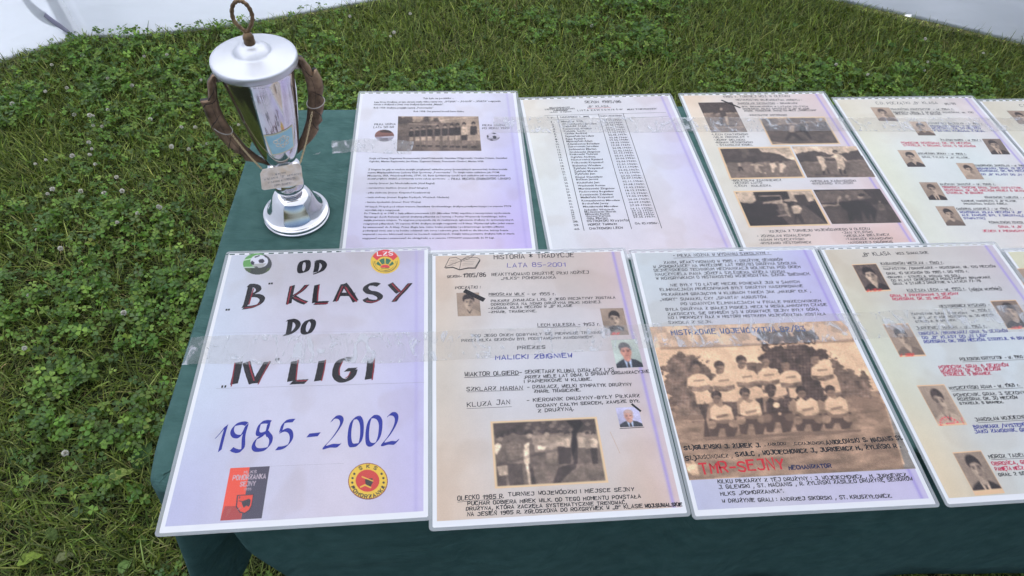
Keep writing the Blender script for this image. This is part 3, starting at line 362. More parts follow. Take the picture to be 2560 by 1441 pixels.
PICTURES = [
{'n': 'F3','k': 'team','q': [4.1,149.8,290.5,-1.3,3.2,229.7],'ops': [[80,100,2,-10,540,-28,477,486,-15,504],[76,100,17,-1,509,-7,501,79,14,76],[60,100,14,78,503,72,501,83,13,87],[56,100,-4,265,498,257,495,327,472,498,-4,498,1,332],[32,85,7,145,37,112,68,95,91,114,110,139,135,148,136,168,112,205,76,277,1,272],[38,60,1,265,82,270,69,322,2,325],[22,95,259,87,409,92,419,132,386,166,366,250,371,287,272,281,283,184,248,151],[25,95,275,37,321,35,403,35,413,70,370,82,261,81],[34,92,207,141,245,162,230,242,190,232],[36,90,419,132,445,173,474,194,494,238,493,279,409,274,402,221],[46,70,412,275,495,276,496,323,419,326],[66,45,328,103,327,104,326,106,324,106,322,106,321,104,321,102,322,101,324,99,326,99,327,99,328,101],[66,45,333,124,332,126,330,127,328,128,326,127,325,126,325,124,326,122,328,121,330,121,332,121,333,123],[66,45,337,146,336,148,334,149,332,149,330,149,329,147,329,146,330,144,332,143,334,142,336,143,337,144],[66,45,341,167,340,169,338,170,336,170,334,170,333,169,333,167,334,165,336,164,338,163,340,164,341,165],[66,45,364,122,363,123,361,125,359,125,358,125,357,123,357,121,358,120,359,118,361,118,363,118,364,120],[66,45,368,143,367,145,365,146,363,147,362,146,360,145,361,143,362,141,363,140,365,140,367,140,368,141],[66,45,372,165,371,166,369,167,367,168,365,167,364,166,364,164,365,162,367,161,369,161,371,161,372,163],[66,45,396,119,395,121,393,122,391,122,389,122,388,120,388,119,389,117,391,115,393,115,395,116,396,117],[66,45,400,141,399,142,397,144,395,144,393,143,392,142,392,140,393,138,395,137,397,137,399,137,400,139],[30,100,97,152,92,159,86,162,79,160,74,154,73,146,75,138,80,131,86,128,93,130,98,136,99,144],[50,100,94,164,89,172,83,177,78,177,75,173,74,165,77,155,81,147,87,142,92,142,95,146,96,154],[40,80,84,160,80,167,77,172,74,173,73,170,74,164,76,156,80,149,83,144,86,143,87,146,86,152],[22,100,73,149,78,134,90,127,98,137,98,151,94,145,79,145],[28,80,80,156,94,156,93,158,80,158],[34,70,82,168,88,168,88,170,81,170],[80,100,58,191,73,178,88,174,103,180,110,195,104,227,97,230,101,242,66,242,57,228,52,220],[42,95,54,215,78,220,106,214,105,227,83,237,55,232],[62,80,65,222,86,220,85,224,67,226],[40,60,71,197,97,195,96,201,70,203],[76,100,66,240,102,240,101,271,85,277,83,266,76,280,63,276],[28,100,65,276,88,278,74,326,74,378,58,378,70,326],[30,100,154,157,149,164,143,167,136,165,132,159,130,151,132,143,137,136,144,133,151,135,155,141,156,149],[50,100,151,169,146,177,140,182,135,182,132,178,131,170,134,160,139,152,144,147,150,147,153,151,153,159],[40,80,141,165,137,172,134,177,131,178,130,175,131,169,133,161,137,154,141,149,143,148,144,151,143,157],[22,100,130,154,135,139,147,132,156,142,155,156,151,151,136,151],[28,80,137,161,151,161,151,163,137,163],[34,70,139,173,145,173,145,175,138,176],[80,100,118,194,132,181,147,177,162,183,169,199,162,230,155,234,162,245,127,245,116,231,111,224],[42,95,113,218,137,223,164,217,163,230,141,240,114,235],[62,80,124,225,145,224,144,227,125,230],[40,60,130,200,156,198,154,204,129,207],[76,100,127,243,163,243,162,269,146,275,143,270,137,278,124,274],[30,100,123,272,156,274,149,317,123,329],[30,100,211,141,206,147,199,150,193,149,188,143,187,135,189,126,195,119,201,116,208,118,212,124,214,132],[50,100,207,152,202,160,197,165,191,166,188,161,188,153,191,144,195,135,201,130,207,130,210,135,210,143],[40,80,198,148,194,156,190,160,188,161,187,158,187,152,190,145,194,137,198,133,200,132,201,135,200,141],[22,100,187,137,192,122,205,115,213,125,212,140,208,134,193,134],[28,80,194,144,208,144,207,147,193,147],[34,70,195,157,202,156,201,159,195,159],[80,100,176,184,191,171,206,167,221,173,227,189,220,221,213,224,225,234,190,234,173,222,169,214],[42,95,171,208,195,213,222,207,221,221,198,231,171,225],[62,80,181,215,203,214,202,218,183,220],[40,60,189,190,214,188,213,194,187,197],[76,100,190,232,226,232,224,262,207,268,206,259,199,271,186,267],[26,100,202,268,219,263,210,320,198,316],[30,100,269,140,263,147,257,149,250,148,246,142,245,134,247,125,252,118,259,115,266,117,270,123,271,131],[50,100,265,151,260,160,254,165,248,165,245,161,245,153,248,143,253,135,259,129,264,129,268,134,268,142],[40,80,255,148,251,155,247,160,245,161,244,158,245,152,248,144,251,137,255,132,258,131,259,134,258,140],[22,100,245,137,250,121,263,114,271,124,269,139,266,133,251,133],[28,80,251,143,266,143,265,146,251,146],[34,70,252,156,259,156,258,158,252,158],[80,100,229,181,244,168,260,164,274,170,280,186,273,218,265,221,282,230,247,230,226,219,222,211],[42,95,224,206,247,211,275,205,273,218,251,228,224,223],[62,80,234,213,255,211,254,215,236,217],[40,60,242,187,267,185,266,191,240,194],[76,100,247,228,283,228,281,256,264,262,262,255,256,265,243,261],[30,100,315,154,309,161,302,164,296,162,292,156,291,148,293,140,299,133,306,130,312,132,317,137,317,146],[50,100,311,166,305,174,299,179,294,179,291,175,291,167,294,157,299,149,305,144,311,144,314,148,314,156],[40,80,301,162,297,169,293,174,290,175,289,172,290,166,293,158,297,151,301,146,304,145,305,148,304,154],[22,100,291,151,296,135,309,129,317,139,315,153,312,147,297,147],[28,80,297,158,311,158,311,160,296,160],[34,70,298,170,305,170,304,172,297,173],[80,100,279,191,294,179,310,175,324,180,330,196,322,228,315,232,322,238,288,238,275,229,271,222],[42,95,273,216,297,221,324,215,323,228,300,238,273,233],[62,80,284,223,305,222,303,225,285,228],[40,60,292,198,317,195,315,202,290,204],[76,100,288,236,323,236,322,262,304,268,302,263,296,271,283,267],[30,100,393,137,387,143,380,146,374,145,369,139,369,130,371,122,377,115,384,112,391,114,395,119,396,128],[50,100,388,148,383,157,377,162,371,162,368,157,368,149,372,140,377,131,384,126,389,126,392,130,392,138],[40,80,379,144,375,152,371,156,368,157,367,155,368,148,371,141,375,133,380,128,382,127,383,130,382,136],[22,100,369,133,375,117,388,111,396,121,394,135,391,130,375,130],[28,80,375,140,390,140,389,143,374,143],[34,70,376,153,383,152,382,155,375,155],[80,100,362,171,378,158,394,153,409,159,415,176,406,208,398,212,413,222,376,222,357,209,353,201],[42,95,355,196,380,201,409,195,407,208,383,218,354,213],[62,80,366,203,388,201,387,205,367,208],[40,60,375,177,402,175,399,181,373,184],[76,100,376,220,414,220,409,254,391,260,391,247,382,263,369,259],[40,95,390,258,410,256,412,282,396,281],[24,100,124,257,119,264,113,267,107,265,102,260,101,252,103,244,108,237,115,234,121,236,125,241,126,249],[46,100,120,266,116,273,111,278,106,278,103,274,103,267,105,259,109,251,115,247,119,246,122,250,123,258],[22,100,101,255,106,239,117,235,126,242,125,258,120,251,108,251],[24,80,109,259,121,259,121,262,108,262],[30,100,81,323,143,323,139,358,126,381,108,382,109,356,99,355,89,379,74,378,75,351],[80,100,90,292,104,278,114,290,128,280,139,291,138,327,128,333,130,333,94,334,93,327,85,323],[46,95,85,323,93,327,102,330,126,328,130,333,138,327,133,337,115,341,93,338],[60,95,94,343,91,349,86,354,80,355,76,353,73,348,73,342,76,335,80,331,86,329,91,332,94,337],[56,95,146,343,143,349,137,353,131,354,125,352,122,348,122,341,125,335,130,331,137,330,142,332,146,337],[34,60,99,316,127,310,125,318,98,324],[24,100,192,250,187,257,181,260,175,258,170,253,169,245,172,237,177,230,184,227,190,229,194,234,195,242],[46,100,189,259,184,266,179,271,174,271,171,267,171,260,173,252,178,244,183,239,188,239,191,243,191,250],[22,100,169,248,175,232,186,227,195,235,193,251,189,244,177,244],[24,80,177,252,189,252,189,255,176,255],[30,100,151,313,211,313,206,348,191,378,174,379,177,346,167,346,155,376,141,375,144,341],[80,100,161,282,174,268,184,280,198,269,208,281,205,317,196,323,197,323,163,325,162,318,155,314],[46,95,155,314,162,318,171,320,194,318,197,323,205,317,200,327,183,331,162,328],[60,95,163,333,160,340,155,344,149,346,144,344,142,339,142,332,145,326,150,321,156,320,161,322,163,327],[56,95,213,333,210,339,204,343,198,345,192,343,189,338,189,332,192,325,198,321,204,320,210,322,213,327],[34,60,169,306,196,300,194,308,167,314],[24,100,256,243,251,249,244,252,238,251,234,246,233,238,236,229,241,223,248,220,254,221,258,226,259,234],[30,100,252,252,248,259,242,264,237,264,234,260,234,253,237,244,242,237,247,232,252,232,255,236,255,243],[22,100,233,240,239,224,250,220,260,228,257,243,253,236,241,236],[24,80,241,245,253,245,253,248,240,248],[30,100,212,310,276,310,270,345,254,375,236,376,239,343,229,343,216,373,201,372,205,338],[24,100,223,278,237,264,247,276,262,266,273,277,270,313,260,320,261,320,225,321,224,314,216,310],[30,95,216,310,224,314,234,317,258,314,261,320,270,313,264,324,246,328,224,325],[44,95,224,330,221,337,216,341,210,343,205,341,203,335,203,329,206,322,211,318,217,316,222,318,225,323],[40,95,278,330,274,336,268,340,262,342,256,339,253,335,253,328,256,322,262,318,269,317,274,319,278,323],[85,100,253,290,251,295,247,298,243,299,239,297,237,294,237,289,239,285,243,281,247,280,251,282,253,285],[80,100,249,318,248,320,246,322,244,322,242,321,241,319,241,317,242,315,244,313,247,312,249,313,250,315],[24,100,325,252,320,259,313,262,307,260,303,255,302,247,305,239,311,232,318,229,324,230,328,236,328,244],[46,100,321,261,316,269,311,273,306,273,303,269,303,262,306,254,311,246,316,242,321,241,324,245,324,253],[22,100,302,250,309,234,320,229,329,237,326,253,322,246,310,246],[24,80,310,254,322,254,322,257,309,257],[30,100,280,321,342,321,335,356,322,376,304,377,306,354,296,354,285,374,270,373,272,349],[80,100,293,282,308,268,317,280,332,270,343,282,338,317,329,324,328,331,292,332,293,318,286,314],[46,95,286,314,293,318,301,328,324,326,330,324,338,317,330,335,313,339,291,336],[60,95,291,341,288,348,283,352,277,354,272,352,270,347,270,340,273,333,279,329,284,327,289,329,292,335],[56,95,344,341,340,347,334,351,328,353,322,350,319,346,319,339,323,333,329,329,335,328,341,330,344,335],[34,60,301,306,329,301,327,309,298,314],[24,100,394,254,389,261,382,264,376,263,372,257,371,249,374,241,380,234,387,231,393,233,397,238,397,246],[48,100,390,263,385,271,379,275,374,275,371,271,372,264,375,256,380,248,386,244,390,243,393,247,393,255],[22,100,371,252,378,236,389,231,398,239,395,255,391,248,379,248],[24,80,378,256,391,256,390,259,377,259],[30,100,347,322,411,322,403,357,390,373,372,374,373,355,363,354,352,371,337,370,338,349],[78,100,361,283,376,269,386,280,401,270,412,282,407,318,397,325,396,332,359,333,361,319,353,315],[48,95,353,315,361,319,368,328,393,326,398,325,407,318,399,335,380,340,358,336],[62,95,358,342,355,348,349,353,343,354,338,352,336,347,337,340,340,334,345,329,351,328,356,330,359,335],[58,95,412,341,408,348,402,352,395,353,390,351,387,346,387,340,391,334,397,329,404,328,409,330,412,335],[34,60,368,307,398,301,395,309,366,315],[38,60,54,380,174,379,302,377,417,377,412,385,248,387,59,389],[74,60,-3,327,70,326,70,328,-3,329],[90,80,2,452,26,456,26,488,10,487,3,474],[88,60,13,436,19,440,27,463,19,465]],'res': [300,230],'net': 1},
{'n': 'F2','k': 'photo','q': [77.0,292.8,136.7,-0.0,0.6,88.8],'ops': [[42,100,-2,-5,503,0,499,504,2,504],[25,90,9,15,490,14,486,111,241,111,5,111],[68,35,158,8,156,15,151,21,145,22,138,20,134,14,133,6,135,-2,140,-7,146,-9,153,-6,157,0],[68,35,194,41,192,48,187,53,181,55,175,52,170,46,169,39,171,31,176,26,183,24,189,27,193,33],[68,35,230,73,228,81,223,86,216,88,210,85,206,79,205,71,207,64,212,59,219,57,225,60,229,66],[68,35,266,106,263,113,258,119,252,120,246,118,242,112,241,104,243,96,248,91,254,90,260,92,264,98],[68,35,309,33,307,41,302,46,296,48,290,45,285,39,284,31,287,24,292,18,298,17,304,19,308,25],[68,35,345,66,343,74,338,79,331,80,325,78,321,72,320,64,322,57,327,51,334,50,340,52,344,58],[68,35,380,99,378,106,373,111,367,113,361,110,357,105,356,97,358,89,363,84,369,82,375,85,380,91],[68,35,416,131,413,139,408,144,402,145,396,143,392,137,391,129,393,122,398,117,405,115,411,118,415,124],[68,35,461,59,459,66,454,72,447,73,441,71,437,65,436,57,438,49,444,44,450,42,456,45,460,51],[68,35,179,66,177,74,172,79,165,81,159,78,155,72,154,64,156,57,161,52,167,50,173,53,178,59],[68,35,215,99,212,106,207,112,201,113,195,111,191,105,190,97,192,90,197,84,203,83,209,85,213,91],[68,35,258,26,256,34,251,39,244,41,238,38,234,32,233,24,235,17,240,11,246,10,253,12,257,18],[68,35,294,59,291,67,286,72,280,73,274,71,270,65,269,57,271,50,276,44,282,43,288,45,293,51],[68,35,329,92,327,99,322,105,315,106,309,104,305,98,304,90,307,82,312,77,318,76,324,78,328,84],[68,35,365,124,362,132,357,137,351,138,345,136,341,130,340,122,342,115,347,110,353,108,359,111,364,117],[68,35,409,52,407,59,402,65,396,66,389,64,385,58,384,50,387,42,392,37,398,35,404,38,409,44],[58,90,183,125,485,121,483,243,186,256],[49,80,16,367,494,345,494,495,10,488],[75,60,210,146,391,142,406,171,213,184],[25,100,322,221,362,224,345,350,313,348],[80,100,329,165,345,155,364,168,369,201,362,233,321,230,319,197],[54,100,358,130,355,141,351,149,345,151,340,148,337,139,336,128,339,117,343,108,349,106,354,109,357,118],[22,100,333,134,335,112,350,100,362,116,358,130,348,122],[42,100,386,226,426,229,422,357,390,354],[75,100,394,161,405,150,430,164,434,202,426,238,385,235,383,198],[54,100,418,125,416,136,411,144,405,147,400,143,397,135,396,123,399,112,404,104,409,101,415,105,418,113],[22,100,393,130,395,107,410,95,422,111,418,125,408,117],[22,100,443,231,474,233,467,361,442,358],[78,100,451,175,466,166,478,177,481,210,474,242,442,240,442,207],[54,100,478,139,476,149,472,157,466,159,462,156,459,148,459,138,461,127,465,120,471,117,475,121,478,129],[22,100,455,144,458,123,471,112,482,127,478,139,469,132],[22,100,294,209,330,212,321,348,293,346],[72,100,301,153,312,144,332,156,336,189,330,221,293,218,292,186],[54,100,324,117,322,128,318,135,312,137,308,134,305,126,304,116,306,105,311,98,316,96,321,99,324,107],[22,100,301,122,303,101,316,90,328,105,324,117,315,110],[20,100,362,242,385,244,376,353,358,351],[20,100,371,159,376,151,391,161,391,208,384,253,362,252,363,205],[42,100,387,122,385,131,382,137,377,139,374,136,371,130,371,121,373,113,376,107,381,105,384,107,387,114],[10,100,368,126,370,109,381,100,390,112,387,122,379,117],[39,100,422,238,444,240,437,349,419,348],[61,100,430,164,438,156,450,165,450,208,444,249,421,247,422,205],[54,100,448,137,446,145,443,151,439,153,435,150,432,144,432,135,434,127,438,121,442,119,446,122,448,128],[22,100,430,140,431,123,442,115,451,127,448,137,441,131],[46,100,239,332,281,336,270,476,237,473],[54,100,254,168,252,154,292,171,293,260,282,345,239,341,240,255],[73,100,268,113,266,127,260,137,253,140,246,136,242,125,241,111,244,97,250,86,257,83,264,88,268,98],[20,100,237,119,239,90,258,76,273,96,268,113,256,103],[61,90,297,200,292,227,281,247,268,253,257,245,249,224,248,196,253,168,264,149,277,142,289,151,296,172],[25,100,139,324,174,327,180,490,152,487],[90,100,150,188,169,174,181,191,183,264,175,336,139,333,139,261],[73,100,188,118,185,134,179,145,171,149,163,144,159,132,157,115,161,99,167,88,175,84,182,89,187,102],[22,100,153,125,155,93,175,76,193,99,188,118,173,107],[39,100,169,180,192,201,194,347,162,371],[92,100,146,188,156,198,160,492,150,492,143,333],[92,100,206,202,247,215,237,237,207,237],[30,100,53,317,130,323,128,494,67,489],[49,100,65,181,94,163,133,187,143,261,132,332,53,326,47,253],[42,100,117,110,113,131,105,145,95,150,86,144,79,128,78,107,81,86,89,72,100,67,109,73,115,89],[20,100,72,119,74,77,100,56,123,86,117,110,98,96],[66,50,52,180,55,180,53,317,51,317],[66,50,66,181,69,181,68,318,65,318],[66,50,81,182,83,183,82,319,79,319],[66,50,95,184,98,184,96,320,93,320],[66,50,109,185,112,185,110,322,107,321],[66,50,124,186,127,186,124,323,121,323],[66,50,138,187,141,187,138,324,135,324],[32,50,51,194,148,193,148,198,51,199],[32,50,50,221,147,220,146,226,50,227],[32,50,49,249,145,248,145,253,48,254],[32,50,47,276,143,275,143,280,47,281],[32,50,46,303,142,302,141,307,46,308],[30,100,8,322,60,326,54,488,13,484],[42,100,16,205,37,191,63,209,69,273,61,335,8,331,4,268],[54,100,55,134,52,149,46,160,39,164,31,159,26,147,25,131,28,115,34,104,42,100,49,105,54,117],[22,100,21,140,22,108,42,92,60,115,55,134,41,123],[92,100,10,186,30,169,46,189,21,260,8,241],[80,90,17,341,63,336,63,406,25,412],[20,35,12,322,73,310,186,256,299,233,379,216,383,235,297,251,184,283,72,327,17,341],[10,60,251,492,287,372,373,344,366,379,309,445,283,490],[8,90,351,23,369,14,415,8,429,48,393,123,382,216,359,306,356,214,380,83]],'res': [130,95],'rim': 1},
{'n': 'B3','k': 'photo','q': [33.6,31.4,69.5,0.2,0.8,93.0],'ops': [[24,100,6,-7,510,-9,512,187,-4,198],[46,100,-4,178,517,177,506,513,-4,502],[62,90,-6,182,516,179,516,200,-5,202],[26,100,273,81,350,82,301,284,209,302],[26,100,144,191,257,142,262,173,144,211],[66,90,310,118,302,130,291,139,279,142,270,139,266,130,269,118,276,105,287,97,299,93,308,97,312,106],[20,100,209,262,255,253,207,391,169,380],[80,90,284,244,330,235,294,383,265,392],[18,80,240,391,361,384,362,400,235,405],[66,80,-3,416,502,406,504,422,-1,431]],'res': [60,60]},
{'n': 'B3','k': 'photo','q': [139.2,81.4,133.5,1.1,-2.0,83.6],'ops': [[30,100,8,13,492,10,488,507,-1,499],[56,100,11,17,490,16,493,99,27,161],[34,80,13,28,135,21,132,121,32,139],[28,80,206,23,422,19,416,86,203,123],[72,90,200,156,237,168,205,297,175,274],[16,100,175,274,212,286,251,425,232,435,185,328,125,431,114,420],[64,80,288,159,325,171,320,236,282,246],[12,100,270,158,308,170,306,257,314,396,299,406,284,278,247,266],[76,90,12,433,144,484,141,496,12,454],[20,70,204,402,334,403,331,420,200,423]],'res': [90,50],'rim': 1},
{'n': 'B3','k': 'photo','q': [33.6,168.2,137.5,1.2,-3.2,86.8],'ops': [[80,100,3,-39,1118,-18,985,550,-70,519],[24,100,10,20,140,21,280,21,292,89,347,101,398,132,435,191,484,231,484,269,11,259],[44,100,10,246,500,232,503,501,10,505],[36,80,141,16,208,8,200,144,145,180],[80,90,92,253,114,244,106,309,91,309],[14,100,90,305,109,306,117,365,109,374,97,328,89,375,82,375],[76,90,165,293,205,248,261,297,259,308,219,303,222,351,193,359,197,295],[22,95,217,249,213,258,208,265,202,267,197,264,194,257,194,248,197,239,203,232,209,230,214,232,217,239],[70,90,187,350,224,342,232,407,218,415,206,378,188,409],[84,95,255,412,253,418,250,422,246,424,243,422,242,417,242,411,244,405,248,400,251,399,254,400,255,405],[80,95,304,262,342,254,345,320,325,337,307,410,295,410,301,336],[22,95,337,244,334,254,328,260,322,262,317,260,314,253,314,243,318,234,323,227,329,225,334,228,337,235],[80,95,366,274,398,256,409,322,377,358,366,413,344,403,361,339],[20,95,396,247,393,256,387,263,381,265,376,262,374,255,374,246,377,236,383,230,389,227,394,230,397,237],[30,80,416,266,414,341,403,350],[60,70,271,242,291,242,285,298,271,307]],'res': [100,60],'rim': 1},
{'n': 'B3','k': 'photo','q': [174.0,169.9,127.1,3.1,-2.8,85.7],'ops': [[80,100,-549,-29,656,-36,511,542,-630,538],[24,100,-17,136,63,97,138,78,198,89,257,139,340,130,421,92,481,73,510,162,507,240,-12,271],[40,100,-1,261,512,221,498,495,-1,505],[56,60,10,252,513,217,509,240,7,279],[84,95,148,167,186,158,200,226,180,255,183,331,152,387,132,415,144,330,145,235],[20,95,192,138,187,150,180,158,172,161,166,158,162,150,163,138,168,126,175,118,183,115,189,118,193,127],[60,90,188,168,272,188,268,202,186,193],[84,100,248,178,295,130,337,140,356,238,341,247,331,199,323,314,291,389,280,380,284,332,256,407,247,388,277,256,274,198],[22,100,323,91,317,104,307,114,296,118,288,114,283,104,284,90,290,76,300,66,310,63,319,67,324,77],[54,95,314,110,310,122,303,131,296,134,291,131,288,122,290,110,294,98,301,90,308,87,313,90,316,99],[16,100,259,360,274,370,265,454,251,445],[14,100,293,380,309,371,294,445,279,436],[14,100,139,387,152,406,136,452,126,442],[14,90,179,350,184,434,164,443],[20,60,71,438,306,464,302,479,66,456]],'res': [100,60]},
{'n': 'B3','k': 'photo','q': [27.2,284.6,140.0,1.1,0.1,87.4],'ops': [[12,100,3,-8,503,-9,503,505,-6,507],[78,100,16,18,125,7,116,159,67,181,5,153],[74,100,345,9,492,3,482,170,338,171,281,159],[62,100,157,68,292,75,273,192,148,186],[10,100,123,15,337,9,333,128,136,168,124,84],[30,100,211,272,396,216,491,497,256,499],[20,100,367,79,437,74,440,218,370,231],[78,90,147,76,280,78,278,88,147,88],[78,90,280,78,285,78,274,226,266,225],[50,60,236,190,281,193,274,291,230,289],[84,100,318,228,366,214,377,264,345,336,309,334],[30,95,360,205,356,215,351,222,345,224,340,222,338,214,339,204,343,194,348,187,354,185,359,188,361,195],[70,95,281,176,299,194,288,292,285,373,274,373,266,291],[18,100,316,335,349,336,346,457,328,472,321,375,292,469,279,461],[58,80,201,352,296,325,299,342,205,369]],'res': [105,65],'rim': 1},
{'n': 'B3','k': 'photo','q': [169.9,287.0,121.0,2.1,0.8,83.2],'ops': [[16,100,3,-26,510,-10,499,510,-6,507],[34,100,6,29,367,13,396,150,-8,207],[26,100,-9,242,567,227,499,510,-12,498],[70,85,-13,225,128,221,140,239,-3,251],[66,80,147,124,163,115,121,247,115,229],[58,95,178,125,172,139,164,149,157,153,151,149,149,138,152,124,158,110,166,99,173,96,179,100,180,110],[60,95,239,109,233,121,224,130,215,133,208,130,205,120,207,108,213,95,221,86,230,83,237,87,240,96],[62,95,338,121,331,133,321,142,309,145,300,142,295,132,296,120,302,107,313,98,324,95,334,99,339,108],[10,100,136,195,176,178,238,233,185,439,133,470,161,318,136,282],[10,100,211,179,283,173,359,184,376,326,311,477,314,358,274,459,264,322,229,466,189,456,214,285],[14,100,360,95,353,105,341,113,327,115,315,112,308,104,307,93,314,82,326,75,340,72,353,76,360,84],[60,80,446,196,441,205,436,211,430,214,425,211,423,204,425,196,429,187,435,180,441,178,445,181,447,187],[40,80,409,222,456,214,442,311,394,326],[72,60,221,144,241,136,231,171,211,179]],'res': [95,60]},
{'n': 'B1','k': 'photo','q': [77.6,78.6,148.1,1.7,1.3,99.9],'ops': [[64,100,-8,-14,505,-15,500,504,0,501],[40,100,-4,4,30,40,74,76,133,85,162,40,199,76,236,40,265,93,353,102,389,146,424,199,419,371,2,377],[24,80,0,13,88,22,103,94,1,111],[24,80,162,13,184,0,206,76,162,85],[24,80,218,31,243,22,258,84,221,84],[40,100,2,369,499,354,498,504,0,501],[30,70,3,285,76,285,76,369,4,369],[58,80,67,102,242,120,242,138,67,120],[84,80,258,58,501,-1,500,10,258,68],[14,100,71,223,84,213,98,227,100,302,92,281,94,305,73,305,70,285],[64,100,73,302,96,302,97,356,87,353,74,359],[48,100,75,356,83,356,83,419,77,419],[46,100,87,356,96,356,94,419,88,419],[18,100,76,413,97,413,97,433,76,432],[56,100,92,195,91,207,88,215,84,218,80,215,77,207,76,195,77,184,80,176,83,173,87,176,90,184],[16,100,75,199,76,174,83,164,92,178,92,199,84,183],[14,100,107,215,120,205,135,219,137,299,128,277,130,302,109,302,105,281],[64,100,109,299,132,299,133,355,123,352,109,359],[48,100,110,355,119,355,118,422,112,421],[46,100,122,355,132,355,130,422,124,422],[18,100,111,415,133,415,133,435,111,435],[56,100,128,187,127,199,124,208,120,211,116,208,113,199,111,187,113,176,116,167,120,164,124,167,127,176],[16,100,111,191,111,165,120,154,129,169,129,191,120,174],[14,100,142,207,156,197,172,211,173,296,165,273,166,299,144,299,140,277],[64,100,144,296,169,296,170,355,159,351,144,358],[48,100,146,355,154,355,154,424,147,424],[46,100,158,355,168,355,166,424,159,424],[18,100,146,416,169,417,169,438,146,438],[56,100,165,179,164,192,160,201,156,204,152,201,149,192,147,179,149,167,152,158,156,155,160,158,164,167],[16,100,147,183,147,156,156,145,166,160,166,183,156,166],[14,100,180,199,195,189,211,203,212,292,203,269,205,296,181,296,178,273],[64,100,181,292,207,292,208,354,197,350,181,358],[48,100,183,354,192,354,191,426,184,426],[46,100,196,354,206,354,204,426,197,426],[18,100,183,418,208,419,207,441,183,441],[56,100,204,171,202,184,199,194,194,197,190,194,187,184,186,171,187,158,190,149,195,145,199,149,203,158],[16,100,185,175,186,147,195,135,205,151,205,175,195,157],[14,100,227,191,242,181,259,195,259,289,250,265,252,293,228,293,224,269],[64,100,228,289,255,289,255,353,243,349,227,357],[48,100,229,353,239,353,237,428,230,428],[46,100,242,353,253,353,250,428,243,428],[18,100,228,420,254,421,254,444,228,444],[56,100,252,163,250,177,247,187,242,190,237,187,234,177,233,163,234,150,238,140,242,136,247,140,250,150],[16,100,232,167,233,138,242,125,253,142,252,167,242,148],[14,100,271,183,287,173,305,187,305,286,296,261,297,290,272,290,268,265],[64,100,272,286,300,286,300,353,287,349,271,357],[48,100,273,353,283,353,281,431,274,431],[46,100,287,353,298,353,295,431,287,431],[18,100,272,422,299,423,298,447,272,447],[56,100,297,155,296,169,292,179,287,183,282,179,279,169,278,155,279,141,283,131,288,127,293,131,296,141],[16,100,277,159,278,129,288,116,299,133,298,159,288,139],[14,100,313,175,330,165,348,179,348,283,338,257,340,287,313,287,310,261],[64,100,313,283,343,283,342,352,329,348,312,356],[48,100,314,352,325,352,322,433,315,433],[46,100,328,352,340,352,337,433,329,433],[18,100,313,424,341,425,340,450,312,450],[56,100,340,147,339,162,335,172,330,176,324,172,321,162,320,147,321,133,325,122,331,118,336,122,339,133],[16,100,319,151,320,119,331,106,342,124,341,151,330,130],[14,100,348,167,365,157,384,171,383,280,373,253,375,284,348,284,344,257],[64,100,348,280,378,280,377,351,364,347,346,356],[48,100,348,351,359,351,357,435,348,435],[46,100,363,351,375,351,371,435,363,435],[18,100,347,426,375,426,375,453,346,452],[56,100,376,139,374,154,370,165,365,169,360,165,356,154,355,139,357,124,361,113,366,109,371,113,375,124],[16,100,354,143,355,110,366,96,378,115,377,143,366,122],[78,100,387,159,405,149,424,163,423,277,413,249,414,281,386,281,383,253],[14,100,386,277,418,277,417,351,403,346,384,355],[48,100,387,351,398,351,395,437,387,437],[46,100,402,351,415,351,410,437,401,437],[18,100,385,428,415,428,414,456,384,455],[56,100,416,131,414,146,410,158,405,162,399,158,395,146,394,131,396,115,401,104,406,99,412,104,415,115],[16,100,393,134,395,101,407,86,418,105,417,134,406,113],[14,100,444,151,463,140,483,154,481,273,470,244,472,278,442,278,439,249],[64,100,443,273,475,273,474,350,459,345,440,355],[48,100,442,350,454,350,451,440,442,440],[46,100,458,350,471,350,466,440,457,440],[18,100,440,430,471,430,470,458,439,458],[56,100,475,123,472,139,468,151,462,155,457,151,453,139,452,123,454,106,458,95,464,90,470,95,474,106],[16,100,451,126,453,91,465,76,477,96,475,126,464,104]],'res': [150,75]},
{'n': 'B1','k': 'round','q': [37.5,117.8,34.0,0.4,1.6,34.0],'ops': [['7a5048',100,-18,0,515,-26,510,500,-13,500],['8f8a98',100,0,302,497,262,479,500,2,500],['3a2a2a',100,108,51,327,0,451,101,420,142,170,122],['5c5560',90,109,362,326,342,356,451,140,470],['5a4040',80,0,242,497,202,500,232,3,272],['c8c4d0',80,171,302,481,282,487,312,183,332]],'res': [40,34]},
{'n': 'B1','k': 'round','q': [238.2,128.9,24.2,0.3,-1.3,23.6],'ops': [['b9b4c4',100,-2,0,502,0,498,500,2,500],['77737f',70,9,327,491,291,445,500,46,500],['2a2836',100,232,219,303,183,379,233,357,364,268,371],['2a2836',100,178,22,313,7,380,51,290,95],['2a2836',100,17,183,71,146,98,255,54,327],['2a2836',100,134,414,223,400,250,479,161,486],['2a2836',90,446,328,495,255,490,371,454,414]],'res': [36,28]},
{'n': 'B4','k': 'portrait','q': [68.7,34.0,38.4,2.0,-1.0,44.0],'ops': [],'res': [44,54],'bg': 66,'hair': 24,'cl': 40,'s': 1},
{'n': 'B4','k': 'portrait','q': [127.3,81.5,34.9,1.2,-1.5,42.7],'ops': [],'res': [44,54],'bg': 72,'hair': 18,'cl': 34,'s': 2},
{'n': 'B4','k': 'portrait','q': [246.9,137.6,36.3,1.0,-5.5,45.9],'ops': [],'res': [44,54],'bg': 44,'hair': 12,'cl': 16,'s': 3,'tie': 1},
